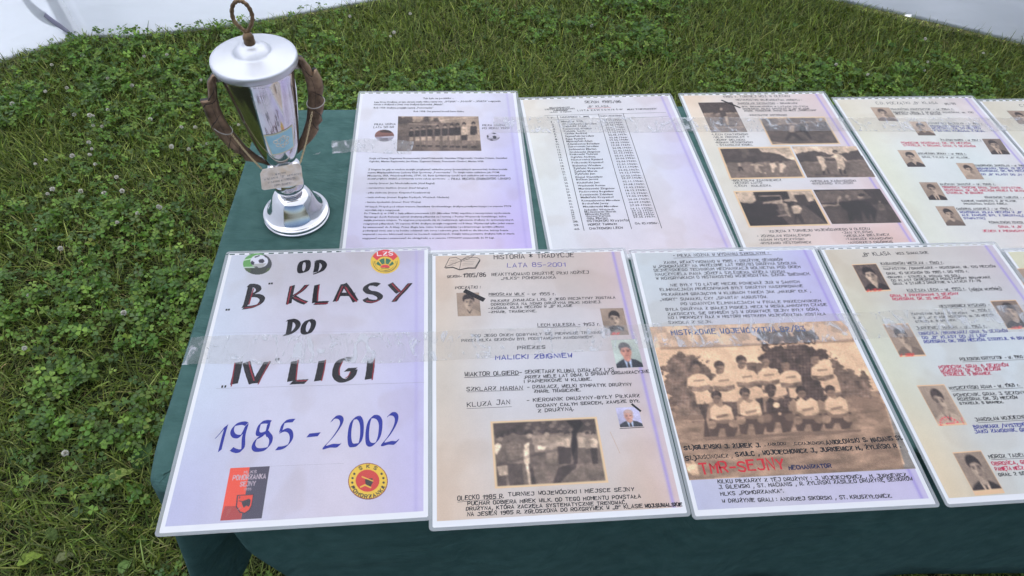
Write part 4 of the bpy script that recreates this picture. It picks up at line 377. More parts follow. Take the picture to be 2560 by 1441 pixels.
{'n': 'B4','k': 'portrait','q': [63.4,165.9,34.1,1.0,-1.8,47.0],'ops': [],'res': [44,54],'bg': 70,'hair': 10,'cl': 14,'s': 4,'tie': 2},
{'n': 'B4','k': 'portrait','q': [158.0,205.1,33.0,1.4,-2.4,44.2],'ops': [],'res': [44,54],'bg': 68,'hair': 12,'cl': 62,'s': 5},
{'n': 'B4','k': 'portrait','q': [62.2,254.1,33.3,1.5,-2.9,45.6],'ops': [],'res': [44,54],'bg': 60,'hair': 20,'cl': 12,'s': 6,'tie': 1},
{'n': 'B4','k': 'portrait','q': [61.8,315.3,33.5,1.3,-2.8,46.6],'ops': [],'res': [44,54],'bg': 62,'hair': 10,'cl': 38,'s': 7,'mus': 1},
{'n': 'B5','k': 'portrait','q': [44.7,39.0,36.6,1.3,1.4,43.0],'ops': [],'res': [44,54],'bg': 58,'hair': 14,'cl': 54,'s': 8},
{'n': 'F2','k': 'portrait','q': [39.0,81.4,33.0,0.4,1.0,42.9],'ops': [],'res': [44,54],'bg': 58,'hair': 10,'cl': 64,'s': 9,'big': 1,'tie': 2},
{'n': 'F2','k': 'portrait','q': [245.7,118.5,34.1,0.4,-0.0,47.8],'ops': [],'res': [44,54],'bg': 56,'hair': 8,'cl': 50,'s': 10,'red': 1,'scarf': 1},
{'n': 'F2','k': 'portrait','q': [252.1,174.4,36.7,0.0,0.5,46.5],'ops': [],'res': [44,54],'bgc': 'aab4ac','skin': 'c98a78','hairc': '3a3638','clc': '20242e','s': 11,'tie': 1},
{'n': 'F2','k': 'portrait','q': [240.2,281.0,29.7,0.1,1.2,28.4],'ops': [],'res': [44,54],'bgc': 'b4b0cc','skin': 'c29484','hairc': 'b89a90','clc': '2a2c34','s': 12,'tie': 1},
{'n': 'F4','k': 'portrait','q': [41.6,39.9,41.0,-0.9,-0.1,56.2],'ops': [],'res': [44,54],'bg': 28,'hair': 8,'cl': 10,'s': 13,'rim': 1,'red': 1,'tie': 2,'light': 1},
{'n': 'F4','k': 'portrait','q': [228.0,120.6,42.2,-0.3,-1.6,54.0],'ops': [],'res': [44,54],'bg': 46,'hair': 12,'cl': 10,'s': 14,'rim': 1,'red': 1},
{'n': 'F4','k': 'portrait','q': [40.6,156.1,39.5,0.1,0.3,57.7],'ops': [],'res': [44,54],'bg': 58,'hair': 12,'cl': 44,'s': 15,'rim': 1,'red': 1,'tie': 2},
{'n': 'F4','k': 'portrait','q': [43.1,259.8,40.0,0.1,0.8,61.8],'ops': [],'res': [44,54],'bg': 62,'hair': 20,'cl': 74,'s': 16,'rim': 1,'red': 2,'tie': 2},
{'n': 'F4','k': 'portrait','q': [43.3,358.6,39.4,-0.9,0.3,57.0],'ops': [],'res': [44,54],'bg': 56,'hair': 10,'cl': 10,'s': 17,'rim': 2,'tie': 1},
{'n': 'F5','k': 'portrait','q': [0.3,43.5,45.2,-2.4,-6.0,40.1],'ops': [],'res': [44,54],'bg': 64,'hair': 20,'cl': 40,'s': 18,'rim': 1,'red': 1},
{'n': 'F1','k': 'round','q': [25.0,4.1,41.8,1.6,6.6,42.7],'ops': [['5f9a52',100,-51,-33,551,-34,545,332,-45,332],['d8e4d8',80,-5,161,522,6,522,25,2,184],['c8d0cc',80,-17,322,518,294,517,323,-17,360],['4a5a3c',100,-17,351,517,323,514,537,-14,537],['3e4148',100,321,45,436,25,549,103,545,351,320,332],['33363c',70,137,351,433,322,375,482,124,500],['d3d3dd',100,434,189,428,228,413,264,388,294,357,318,320,333,281,338,241,332,205,318,173,294,149,264,133,228,128,189,133,151,148,115,172,83,204,59,241,44,281,39,321,44,358,59,390,83,414,114,429,151],['8b8a80',60,151,256,405,237,348,322,208,341],['2c2b3a',100,292,141,349,138,374,189,346,233,285,228,267,180],['2c2b3a',100,200,84,278,49,300,60,250,93,200,113],['2c2b3a',100,134,209,158,176,200,218,186,275,144,266],['2c2b3a',100,361,64,407,80,429,112,392,103],['2c2b3a',90,186,317,243,309,264,337,222,337]],'res': [72,60]},
{'n': 'F1','k': 'round','q': [214.1,3.6,43.6,1.7,1.9,48.6],'ops': [['dcb63c',100,500,257,494,305,480,351,456,393,425,430,387,460,344,482,298,495,250,500,202,495,155,482,113,459,75,429,44,393,20,351,6,305,0,257,4,209,18,162,40,119,71,81,109,50,153,26,200,12,250,7,299,12,347,26,390,49,428,81,459,119,482,162,496,209],['d03a44',100,37,149,59,108,88,73,123,43,162,22,205,8,250,3,294,8,337,21,377,43,412,72,441,108,463,149,385,230,366,202,342,179,313,161,282,150,250,147,217,150,186,161,158,179,134,202,115,230],['dcb63c',100,88,271,110,233,139,203,173,180,210,165,250,160,289,165,326,179,360,203,389,233,412,271,250,413],['2e6a4e',100,99,304,108,283,118,264,130,247,187,323,181,330,175,338,171,347],['2e6a4e',100,149,226,164,213,181,202,199,194,223,300,214,304,205,308,197,314],['dcb63c',100,232,185,242,184,252,184,261,185,250,354],['2e6a4e',100,300,194,318,202,335,213,351,226,303,314,294,308,286,304,276,300],['2e6a4e',100,370,247,382,264,392,283,400,304,329,347,324,338,319,330,312,323],['2e6a4e',100,183,201,201,193,219,188,238,185,244,296,234,297,224,300,215,303],['2e6a4e',100,261,185,280,188,299,193,317,201,285,303,275,300,266,297,256,296],['d03a44',100,167,374,173,351,191,332,218,319,250,314,281,319,308,332,326,352,332,375],['26262c',100,181,381,319,378,312,391,188,394],['26262c',100,254,452,243,455,230,472,243,469],['26262c',100,254,443,244,426,232,422,244,439],['26262c',100,232,452,220,453,207,468,220,467],['26262c',100,234,443,224,424,214,418,225,437],['26262c',100,211,449,198,449,184,461,198,462],['26262c',100,213,440,206,420,197,413,206,433],['26262c',100,190,444,177,442,162,453,177,455],['26262c',100,193,436,187,414,180,406,187,427],['26262c',100,170,437,156,432,141,441,156,446],['26262c',100,174,429,170,406,164,397,170,419],['26262c',100,151,427,137,421,122,428,137,434],['26262c',100,156,420,153,396,149,386,153,409],['26262c',100,132,416,119,407,104,412,119,420],['26262c',100,138,408,138,384,136,373,138,398],['26262c',100,116,402,102,391,88,394,102,405],['26262c',100,122,396,124,371,124,359,124,384],['26262c',100,100,386,88,374,73,375,88,387],['26262c',100,108,381,111,356,113,344,111,369],['26262c',100,87,369,75,355,61,354,75,368],['26262c',100,95,365,100,340,104,328,100,353],['26262c',100,76,351,64,334,52,331,64,348],['26262c',100,84,347,91,322,97,311,91,335],['26262c',100,66,331,56,313,45,308,56,326],['26262c',100,75,328,84,304,92,293,84,317],['26262c',100,59,310,50,291,40,284,50,304],['26262c',100,68,308,79,285,89,274,79,298],['26262c',100,54,289,47,268,38,260,47,281],['26262c',100,64,288,76,265,88,256,77,279],['26262c',100,52,267,46,245,39,236,46,258],['26262c',100,61,267,76,245,89,237,76,259],['26262c',100,238,452,257,456,275,472,257,469],['26262c',100,237,443,256,426,273,422,256,439],['26262c',100,259,452,279,453,298,468,279,467],['26262c',100,258,443,275,424,291,418,275,437],['26262c',100,280,449,301,449,321,462,301,462],['26262c',100,278,440,294,420,308,413,294,433],['26262c',100,301,444,323,442,343,453,323,455],['26262c',100,298,436,312,414,325,406,312,427],['26262c',100,321,437,343,433,364,441,343,446],['26262c',100,317,429,330,406,341,397,330,419],['26262c',100,341,427,363,421,383,428,363,434],['26262c',100,335,420,346,396,356,386,346,409],['26262c',100,359,416,381,407,401,412,381,421],['26262c',100,353,409,362,384,369,373,362,398],['26262c',100,376,402,397,392,418,394,397,405],['26262c',100,369,396,376,371,381,360,376,384],['26262c',100,391,387,412,374,432,375,412,387],['26262c',100,383,381,388,356,392,344,388,369],['26262c',100,404,369,425,355,444,354,425,368],['26262c',100,396,365,399,340,401,328,399,353],['26262c',100,416,351,435,335,454,332,435,348],['26262c',100,407,347,408,322,408,311,408,336],['26262c',100,425,331,444,313,461,308,444,326],['26262c',100,416,328,415,304,413,293,415,317],['26262c',100,432,310,450,291,465,284,450,304],['26262c',100,423,309,420,285,416,274,420,298],['26262c',100,437,289,453,268,467,260,453,281],['26262c',100,428,288,423,265,417,256,423,279],['26262c',100,440,267,454,245,467,236,454,258],['26262c',100,430,267,424,245,416,237,424,259]],'res': [96,84],'txt': [('LZS',0.24,0.26,0.76,0.235,0.15,'f0e8ea',0.03)]},
{'n': 'F1','k': 'photo','q': [68.0,350.6,45.6,0.1,0.1,63.0],'ops': [['e2503c',100,0,0,248,1,251,264,250,498,2,500],['4a4656',100,248,1,502,0,498,500,250,498,251,264],['8e3b42',70,25,368,232,373,250,498,2,500],['a85850',50,65,399,114,380,104,425,62,472],['3a3440',100,148,269,356,266,356,370,340,419,282,449,219,434,159,378],['d94a3a',100,164,276,344,274,345,369,329,410,279,438,224,424,173,375],['3a3840',100,217,331,305,309,327,323,329,369,316,385,286,371,258,392,230,356],['3a3840',90,182,321,221,327,223,334,184,329],['3a3840',80,173,282,189,283,196,300,181,302],['8d8a90',70,185,404,223,381,229,388,192,411]],'res': [90,112],'txt': [('MLKS',0.37,0.125,0.68,0.125,0.05,'b8a8b0',0.012),('POMORZANKA',0.12,0.24,0.93,0.24,0.085,'b8a8b0',0.02),('SEJNY',0.33,0.37,0.7,0.37,0.08,'b8a8b0',0.018),('1956',0.45,0.455,0.62,0.455,0.04,'a898a0',0.01)]},
{'n': 'F1','k': 'round','q': [205.9,352.0,46.4,2.7,2.5,45.7],'ops': [['8a3a30',100,500,252,494,300,479,346,456,388,424,424,387,454,344,476,298,490,250,494,202,490,156,476,113,454,75,424,44,387,21,345,6,300,0,252,4,203,17,156,40,113,71,75,109,43,152,20,200,5,250,0,299,5,347,19,391,43,429,74,460,113,482,156,496,203],['dcb63c',100,489,252,484,297,470,341,447,381,417,416,381,445,340,466,296,479,250,483,204,479,160,466,119,445,83,416,53,381,30,341,16,297,11,252,14,206,27,161,49,120,79,83,115,53,157,31,202,17,250,12,297,17,343,30,385,53,421,83,451,119,472,161,485,205],['c43a34',100,393,246,388,284,373,320,349,351,318,374,283,389,244,394,206,389,171,374,140,351,116,320,101,284,95,246,100,207,115,171,138,139,169,115,205,100,244,95,283,100,319,115,350,139,374,171,389,207],['33302f',100,212,226,306,211,311,269,279,332,239,326,218,283],['d8b040',100,172,182,319,246,313,260,170,200],['d8b040',100,147,326,213,292,292,332,287,349,213,315,155,343],['33302f',100,94,153,86,168,70,168,62,153,70,138,86,138],['33302f',100,438,153,429,168,413,168,405,153,414,138,430,138],['33302f',100,73,211,65,226,49,226,41,211,49,196,65,196],['33302f',100,459,211,451,226,435,226,427,211,435,196,451,196],['33302f',100,70,272,63,287,47,287,39,272,46,257,62,257],['33302f',100,461,272,453,287,437,287,429,272,438,257,453,257],['33302f',100,87,331,79,345,63,345,55,331,63,316,79,316],['33302f',100,444,331,436,345,420,345,413,331,421,316,437,316]],'res': [110,104],'ring': 1},
]
FLOWER_SPOTS = [(-1.447, 2.342), (-1.349, 2.198), (-1.256, 2.117), (-1.166, 2.055), (-1.222, 2.036), (-1.208, 2.028), (-1.269, 2.034), (-1.187, 1.967), (-0.856, 1.958), (-1.012, 2.001), (-1.358, 2.405), (-1.226, 2.255), (-1.127, 2.203), (-1.403, 2.16), (-0.89, 2.228), (-1.053, 2.403), (-0.716, 1.971), (-0.799, 1.868), (-1.172, 1.874), (-0.901, 1.958), (-1.162, 1.969), (-1.136, 2.4), (-1.489, 2.092), (-1.152, 1.84), (-1.155, 1.819), (-1.309, 1.781), (-1.285, 1.801), (-1.205, 1.811), (-1.127, 1.776), (-1.045, 1.713), (-1.131, 1.649), (-1.221, 1.634), (-1.212, 1.653), (-1.056, 1.632), (-1.001, 1.634), (-0.878, 1.569), (-1.203, 1.485), (-0.931, 1.534), (-0.986, 1.508), (-0.869, 1.159), (-1.134, 1.232), (-0.853, 1.843), (-0.909, 1.854), (1.971, 2.338), (2.237, 2.387), (1.57, 2.322), (2.032, 2.495), (1.924, 2.275), (1.67, 2.245), (-0.389, 2.68), (-0.144, 2.704), (-0.221, 2.541), (-0.206, 2.556), (0.614, 2.619), (-1.109, 1.404), (-1.083, 1.059), (-0.881, 1.568), (-0.887, 0.759)]
WEED_SPOTS = [(-0.733, 0.767, 0.11, 70), (-0.766, 0.71, 0.09, 25), (-0.897, 0.533, 0.08, 20), (-0.829, 0.531, 0.06, 30), (-0.707, 0.509, 0.06, 70), (-0.877, 0.88, 0.05, 10), (-0.88, 0.591, 0.06, 130), (1.941, 2.469, 0.09, 50), (2.06, 2.413, 0.08, 30), (1.531, 2.666, 0.07, 60), (-0.836, 0.804, 0.05, 40), (1.901, 2.504, 0.07, 150)]

# ------------------------------------------------------------------ helpers
def srgb(h, a=1):
    if isinstance(h, str): c = [int(h[i:i+2], 16) / 255 for i in (0, 2, 4)]
    else: c = h
    return tuple((x / 12.92 if x <= .04045 else ((x + .055) / 1.055) ** 2.4) for x in c) + (a,)
def mat(name, base=(.5, .5, .5), rough=.6, metal=0, spec=.5, **k):
    m = bpy.data.materials.new(name); m.use_nodes = True; b = m.node_tree.nodes['Principled BSDF']
    b.inputs['Base Color'].default_value = (*base[:3], 1); b.inputs['Roughness'].default_value = rough
    b.inputs['Metallic'].default_value = metal; b.inputs['Specular IOR Level'].default_value = spec
    for n, v in k.items(): b.inputs[n.replace('_', ' ')].default_value = v
    return m
def N(m, t, **k):
    n = m.node_tree.nodes.new(t)
    for a, v in k.items():
        if a in n.inputs.keys() if hasattr(n.inputs, 'keys') else False: n.inputs[a].default_value = v
        else: setattr(n, a, v)
    return n
def LK(m, a, b): m.node_tree.links.new(a, b)
def bsdf(m): return m.node_tree.nodes['Principled BSDF']
def noise(m, scale, detail=4, rough=.5, coord='Object', stretch=None, dist=0):
    tc = N(m, 'ShaderNodeTexCoord'); n = N(m, 'ShaderNodeTexNoise')
    n.inputs['Scale'].default_value = scale; n.inputs['Detail'].default_value = detail; n.inputs['Roughness'].default_value = rough; n.inputs['Distortion'].default_value = dist
    src = tc.outputs[coord]
    if stretch:
        mp = N(m, 'ShaderNodeMapping'); mp.inputs['Scale'].default_value = stretch; LK(m, src, mp.inputs[0]); src = mp.outputs[0]
    LK(m, src, n.inputs['Vector']); return n.outputs['Fac']
def ramp(m, fac, stops):
    r = N(m, 'ShaderNodeValToRGB'); e = r.color_ramp.elements
    while len(e) < len(stops): e.new(.5)
    for x, (p, c) in zip(e, stops): x.position = p; x.color = (*c[:3], 1) if len(c) >= 3 else (c[0],) * 3 + (1,)
    LK(m, fac, r.inputs[0]); return r.outputs[0]
def bump(m, h, strength=.3, dist=.001):
    b = N(m, 'ShaderNodeBump'); b.inputs['Strength'].default_value = strength; b.inputs['Distance'].default_value = dist
    LK(m, h, b.inputs['Height']); LK(m, b.outputs[0], bsdf(m).inputs['Normal']); return b
def mesh(name, V, F, m=None, parent=None, smooth=False, uv=None, colors=None, mats=None, midx=None):
    me = bpy.data.meshes.new(name)
    if isinstance(V, np.ndarray):
        V = V.astype(np.float32); me.vertices.add(len(V)); me.vertices.foreach_set('co', V.ravel())
        if isinstance(F, np.ndarray): F = [F]
        tot = np.concatenate([np.full(len(f), f.shape[1], np.int32) for f in F]); li = np.concatenate([f.ravel() for f in F]).astype(np.int32)
        st = np.concatenate([[0], np.cumsum(tot)[:-1]]).astype(np.int32)
        me.loops.add(len(li)); me.loops.foreach_set('vertex_index', li); me.polygons.add(len(tot)); me.polygons.foreach_set('loop_start', st); me.polygons.foreach_set('loop_total', tot)
        me.update(calc_edges=True)
    else:
        me.from_pydata([tuple(v) for v in V], [], [tuple(f) for f in F]); me.update()
    for x in (mats or ([m] if m else [])): me.materials.append(x)
    if midx is not None: me.polygons.foreach_set('material_index', np.array(midx, np.int32))
    if smooth: me.polygons.foreach_set('use_smooth', np.ones(len(me.polygons), bool))
    if uv is not None:
        ul = me.uv_layers.new(name='UVMap'); vi = np.empty(len(me.loops), np.int32); me.loops.foreach_get('vertex_index', vi)
        ul.data.foreach_set('uv', np.asarray(uv, np.float32)[vi].ravel())
    if colors is not None:
        ca = me.color_attributes.new('tint', 'FLOAT_COLOR', 'POINT'); c = np.ones((len(me.vertices), 4), np.float32); c[:, :3] = colors; ca.data.foreach_set('color', c.ravel())
    o = bpy.data.objects.new(name, me); COL.objects.link(o)
    if parent: o.parent = parent
    return o
def thing(name, label, cat, loc=(0, 0, 0), group=None, rz=0):
    o = bpy.data.objects.new(name, None); COL.objects.link(o); o.location = loc; o.rotation_euler = (0, 0, rz); o.empty_display_size = .05
    return tag(o, label, cat, group)
def tag(o, label=None, cat=None, group=None, kind=None):
    if label: o['label'] = label
    if cat: o['category'] = cat
    if group: o['group'] = group
    if kind: o['kind'] = kind
    return o
def loft(rings, closed=True, caps=False):
    """rings: list of equally long point lists"""
    n = len(rings[0]); V = [p for r in rings for p in r]; F = []
    for i in range(len(rings) - 1):
        for j in range(n if closed else n - 1):
            k = (j + 1) % n; F.append((i * n + j, i * n + k, (i + 1) * n + k, (i + 1) * n + j))
    if caps: F.append(tuple(range(n))[::-1]); F.append(tuple((len(rings) - 1) * n + j for j in range(n)))
    return V, F
def lathe(prof, n=72, c=(0, 0)):
    return loft([[(c[0] + r * cos(2 * pi * j / n), c[1] + r * sin(2 * pi * j / n), z) for j in range(n)] for r, z in prof])
def cr_interp(P, n):
    """Catmull-Rom resample of a polyline to n points"""
    P = [np.array(p, float) for p in P]; Q = [2 * P[0] - P[1]] + P + [2 * P[-1] - P[-2]]; out = []
    for t in np.linspace(0, len(P) - 1 - 1e-9, n):
        i = int(t); f = t - i; a, b, c, d = Q[i:i + 4]
        out.append(.5 * ((2 * b) + (-a + c) * f + (2 * a - 5 * b + 4 * c - d) * f * f + (-a + 3 * b - 3 * c + d) * f ** 3))
    return out
def sweep(P, r, n=8, closed=False):
    P = [Vector(p) for p in P]; rings = []; up = None; m = len(P)
    for i, p in enumerate(P):
        t = (P[(i + 1) % m] - P[i - 1]) if closed else (P[min(i + 1, m - 1)] - P[max(i - 1, 0)])
        t.normalize()
        if up is None: up = t.orthogonal().normalized()
        up = (up - t * up.dot(t)).normalized(); w = t.cross(up); rr = r[i] if hasattr(r, '__len__') else r
        rings.append([p + (up * cos(2 * pi * j / n) + w * sin(2 * pi * j / n)) * rr for j in range(n)])
    if closed: rings.append(rings[0])
    return loft(rings, True, not closed)

# ------------------------------------------------------------------ value noise on arrays (for growth patterns)
def vnoise(x, y, s, seed=0):
    g = np.random.default_rng(seed).random((64, 64)); x = x * s; y = y * s
    i = np.floor(x).astype(int); j = np.floor(y).astype(int); u = x - i; v = y - j; u = u * u * (3 - 2 * u); v = v * v * (3 - 2 * v)
    q = lambda a, b: g[a % 64, b % 64]
    return (q(i, j) * (1 - u) + q(i + 1, j) * u) * (1 - v) + (q(i, j + 1) * (1 - u) + q(i + 1, j + 1) * u) * v
def fbm(x, y, s, seed=0, o=3):
    return sum(vnoise(x + 3.1 * k, y - 1.7 * k, s * 2 ** k, seed + k) * .5 ** k for k in range(o)) / sum(.5 ** k for k in range(o))

# ------------------------------------------------------------------ ground
gm = mat('soil_and_thatch', (.03, .028, .014), .95, spec=.1)
LK(gm, ramp(gm, noise(gm, 60, 6), [(.3, (.012, .013, .006)), (.55, (.03, .034, .014)), (.75, (.065, .055, .028))]), bsdf(gm).inputs['Base Color'])
bump(gm, noise(gm, 200, 4), .8, .01)
gx = np.concatenate([[-120, -30, -8], np.linspace(-3.2, 4.2, 60), [9, 30, 120]]); gy = np.concatenate([[-120, -30, -6], np.linspace(-.6, 4.2, 40), [9, 30, 200]])
GX, GY = np.meshgrid(gx, gy); GZ = (fbm(GX, GY, 1.7, 4) - .5) * .03 * (np.abs(GX) < 5) * (np.abs(GY) < 5)
nx = len(gx); q = np.array([[j * nx + i, j * nx + i + 1, (j + 1) * nx + i + 1, (j + 1) * nx + i] for j in range(len(gy) - 1) for i in range(nx - 1)])
tag(mesh('ground', np.stack([GX.ravel(), GY.ravel(), GZ.ravel()], 1), q, gm, smooth=True), kind='structure')
def gz(x, y): return (fbm(x, y, 1.7, 4) - .5) * .03

# ------------------------------------------------------------------ lawn: grass blades and clover
def leafmat(name, trans=.35, rough=.5):
    m = mat(name, rough=rough, spec=.35); b = bsdf(m); a = N(m, 'ShaderNodeAttribute'); a.attribute_name = 'tint'
    LK(m, a.outputs['Color'], b.inputs['Base Color'])
    t = N(m, 'ShaderNodeBsdfTranslucent'); mx = N(m, 'ShaderNodeMixShader'); mx.inputs[0].default_value = trans
    g = N(m, 'ShaderNodeMixRGB'); g.blend_type = 'MULTIPLY'; g.inputs[0].default_value = 1; g.inputs[2].default_value = (1.1, 1.25, .5, 1)
    LK(m, a.outputs['Color'], g.inputs[1]); LK(m, g.outputs[0], t.inputs[0]); LK(m, b.outputs[0], mx.inputs[1]); LK(m, t.outputs[0], mx.inputs[2])
    LK(m, mx.outputs[0], m.node_tree.nodes['Material Output'].inputs[0]); return m
GRASS = leafmat('grass_blade', .3, .45); CLOVER = leafmat('clover_leaf', .3, .42)
CX0, CY0, FPX = 1280., 720.5, 1691.84
RW = np.array(CAMROT)      # columns: right, up, back
def seen(x, y, z, mrg):
    """is the spot inside the strip of lawn worth planting (what can be seen round the table, with a margin)"""
    d = np.stack([x, y, z - CAMPOS[2]], -1); c = d @ RW; w = -c[..., 2]
    u = FPX * c[..., 0] / np.maximum(w, .01); v = FPX * c[..., 1] / np.maximum(w, .01)
    return (w > .1) & (np.abs(u) < 1280 + mrg) & (np.abs(v) < 721 + mrg)
def spots(n, mrg=480):
    x = rng.uniform(-2.3, 3.2, n); y = rng.uniform(-.1, 3.1, n)
    k = seen(x, y, 0 * x + .03, mrg)
    # sight line crosses the table top: never seen, not even from a step aside
    t = (CAMPOS[2] - .75) / CAMPOS[2]; tx, ty = x * t, y * t
    k &= ~((tx > -.06) & (ty > .42) & (ty < .90))
    k &= x > np.interp(y, [-.2, 2.0, 2.25, 2.44, 2.6], [-1.86, -1.86, -1.80, -1.67, -1.42]) + .01
    k &= ~((x > .1) & (y > .55) & (y < 1.0))
    k &= (y < np.interp(x, [-2.5, -1.69, -1.434, -1.24, -.86, -.56, -.26, .1, .75, 1.4, 1.79, 1.95, 2.1, 2.3, 2.51, 3.4], [1.9, 2.44, 2.59, 2.6, 2.69, 2.80, 2.91, 2.99, 3.04, 3.0, 2.91, 2.82, 2.74, 2.66, 2.555, 2.0]) - .035 * rng.random(len(x)))
    return x[k], y[k]
def cloverness(x, y):
    a = fbm(x, y, 2.3, 11)
    left = np.clip((.15 - x) / .6, 0, 1) * np.clip((y - .75) / .35, 0, 1)
    topmid = np.clip((y - 1.7) / .3, 0, 1) * np.clip((1.0 - x) / .9, 0, 1) * .75
    straw = np.clip((1.05 - y) / .3, 0, 1) * np.clip((-x) / .3, 0, 1)
    return np.clip((a - .46) * 4.2 + .42 * np.maximum(left, topmid) - .42 * straw - .18 * (x > .5), 0.03, 1)
def blades(x, y, L, wd, lean, col, curl):
    n = len(x); az = rng.uniform(0, 2 * pi, n); z = gz(x, y)
    dx, dy = np.cos(az), np.sin(az); fx, fy = -dy, dx
    def at(f, k): # point along blade
        out = L * (np.sin(lean) * f + curl * f * f * .5); up = L * (np.cos(lean) * f - curl * f * f * .35)
        return x + dx * out, y + dy * out, z - .004 + np.maximum(up, .004 * f)
    P = []
    for f, ww in ((0, .8), (.5, 1.), (.82, .62)):
        a, b, c = at(f, 0); tw = rng.normal(0, .25, n); ex, ey = fx * np.cos(tw) + dx * np.sin(tw), fy * np.cos(tw) + dy * np.sin(tw)
        P += [np.stack([a - ex * wd * ww / 2, b - ey * wd * ww / 2, c], 1), np.stack([a + ex * wd * ww / 2, b + ey * wd * ww / 2, c], 1)]
    a, b, c = at(1., 0); P.append(np.stack([a, b, c], 1))
    V = np.stack(P, 1).reshape(-1, 3); b0 = (np.arange(n) * 7)[:, None]
    Q = np.concatenate([b0 + np.array([[0, 1, 3, 2]]), b0 + np.array([[2, 3, 5, 4]])]); T = b0 + np.array([[4, 5, 6]])
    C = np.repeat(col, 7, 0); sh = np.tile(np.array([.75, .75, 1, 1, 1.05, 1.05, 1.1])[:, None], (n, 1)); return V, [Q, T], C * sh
def pick(n, pal, w, jit=.26):
    i = rng.choice(len(pal), n, p=np.array(w) / sum(w)); return .93 * np.array(pal)[i] * np.exp(rng.normal(0, jit, (n, 1))) * np.exp(rng.normal(0, .06, (n, 3)))
x, y = spots(560000)
cl = cloverness(x, y); keep = rng.random(len(x)) < (1.0 - .35 * cl); x, y, cl = x[keep], y[keep], cl[keep]
near = np.clip((1.15 - y) / .4, 0, 1) * (x < 0)
dry = np.clip(fbm(x, y, 3.1, 31) * 1.5 - .42 + .15 * near, 0, .8)
n = len(x)
green = pick(n, [(.125, .175, .026), (.21, .265, .045), (.075, .11, .02), (.32, .37, .10)], [4, 3.5, 3, 2])
straw = pick(n, [(.40, .33, .15), (.30, .25, .11), (.24, .24, .08)], [2, 2, 3])
isdry = (rng.random(n) < dry * .38)[:, None]
colr = np.where(isdry, straw, green)
Lb = rng.gamma(5, .0088, n).clip(.016, .085) * np.where(isdry[:, 0], .8, 1) * (1 + .25 * np.clip(fbm(x, y, 2.0, 5) - .5, -1, 1))
wb = rng.uniform(.0015, .0038, n) * np.where(isdry[:, 0], .7, 1)
lean = np.abs(rng.normal(.75, .42, n)).clip(.05, 1.45) + .3 * isdry[:, 0]
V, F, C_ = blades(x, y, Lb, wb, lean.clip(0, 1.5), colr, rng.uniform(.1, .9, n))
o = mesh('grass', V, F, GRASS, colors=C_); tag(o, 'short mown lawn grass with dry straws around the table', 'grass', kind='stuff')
NBL = n
# clover: three folded leaflets on a stem
x, y = spots(300000)
cl = cloverness(x, y); keep = rng.random(len(x)) < cl ** 1.3 * .34 * np.clip((fbm(x, y, 11, 77) - .36) * 5, .12, 1); x, y, cl = x[keep], y[keep], cl[keep]
n = len(x); size = rng.uniform(.0065, .0125, n) * (.85 + .3 * cl); h = (.018 + .036 * rng.random(n) ** .8) * (.7 + .4 * cl); z0 = gz(x, y)
az = rng.uniform(0, 2 * pi, n); til = np.abs(rng.normal(.32, .22, n)); ta = rng.uniform(0, 2 * pi, n)
nrm = np.stack([np.sin(til) * np.cos(ta), np.sin(til) * np.sin(ta), np.cos(til)], 1)
e1 = np.stack([np.cos(az), np.sin(az), 0 * az], 1); e1 -= nrm * (e1 * nrm).sum(1, keepdims=True); e1 /= np.linalg.norm(e1, axis=1, keepdims=True); e2 = np.cross(nrm, e1)
ctr = np.stack([x, y, z0 + h], 1)
prof = [(0.05, 0, 0), (.55, .46, .16), (1.0, .42, .14), (.98, 0, 0), (1.0, -.42, .14), (.55, -.46, .16)]
V = []; 
for k in range(3):
    a = k * 2.094 + rng.normal(0, .12, n); fold = rng.uniform(.3, 1.6, n)[:, None]; dr = rng.normal(.05, .18, n)[:, None]
    u = (np.cos(a)[:, None] * e1 + np.sin(a)[:, None] * e2); w = np.cross(nrm, u)
    for (r, s, b) in prof: V.append(ctr + size[:, None] * (r * u + s * w + (b * fold - dr * r * r) * nrm))
st = rng.normal(0, .35, (n, 2)) * h[:, None]; root = np.stack([x + st[:, 0], y + st[:, 1], z0 - .003], 1)
V += [root, ctr - .0006 * e1, ctr + .0006 * e1]
V = np.stack(V, 1).reshape(-1, 3); b0 = (np.arange(n) * 21)[:, None]
Q = np.concatenate([b0 + np.array([[0 + 6 * k, 1 + 6 * k, 2 + 6 * k, 3 + 6 * k]]) for k in range(3)] + [b0 + np.array([[0 + 6 * k, 3 + 6 * k, 4 + 6 * k, 5 + 6 * k]]) for k in range(3)]); T = b0 + np.array([[18, 19, 20]])
colr = pick(n, [(.115, .215, .032), (.17, .29, .045), (.075, .145, .03), (.25, .37, .065), (.12, .20, .06)], [4, 4, 3, 1.2, 1.5], .16)
o = mesh('clover_patch', V, [Q, T], CLOVER, colors=np.repeat(colr, 21, 0)); tag(o, 'low white clover leaves growing through the lawn', 'clover', kind='stuff')
print('blades', NBL, 'clover', n)
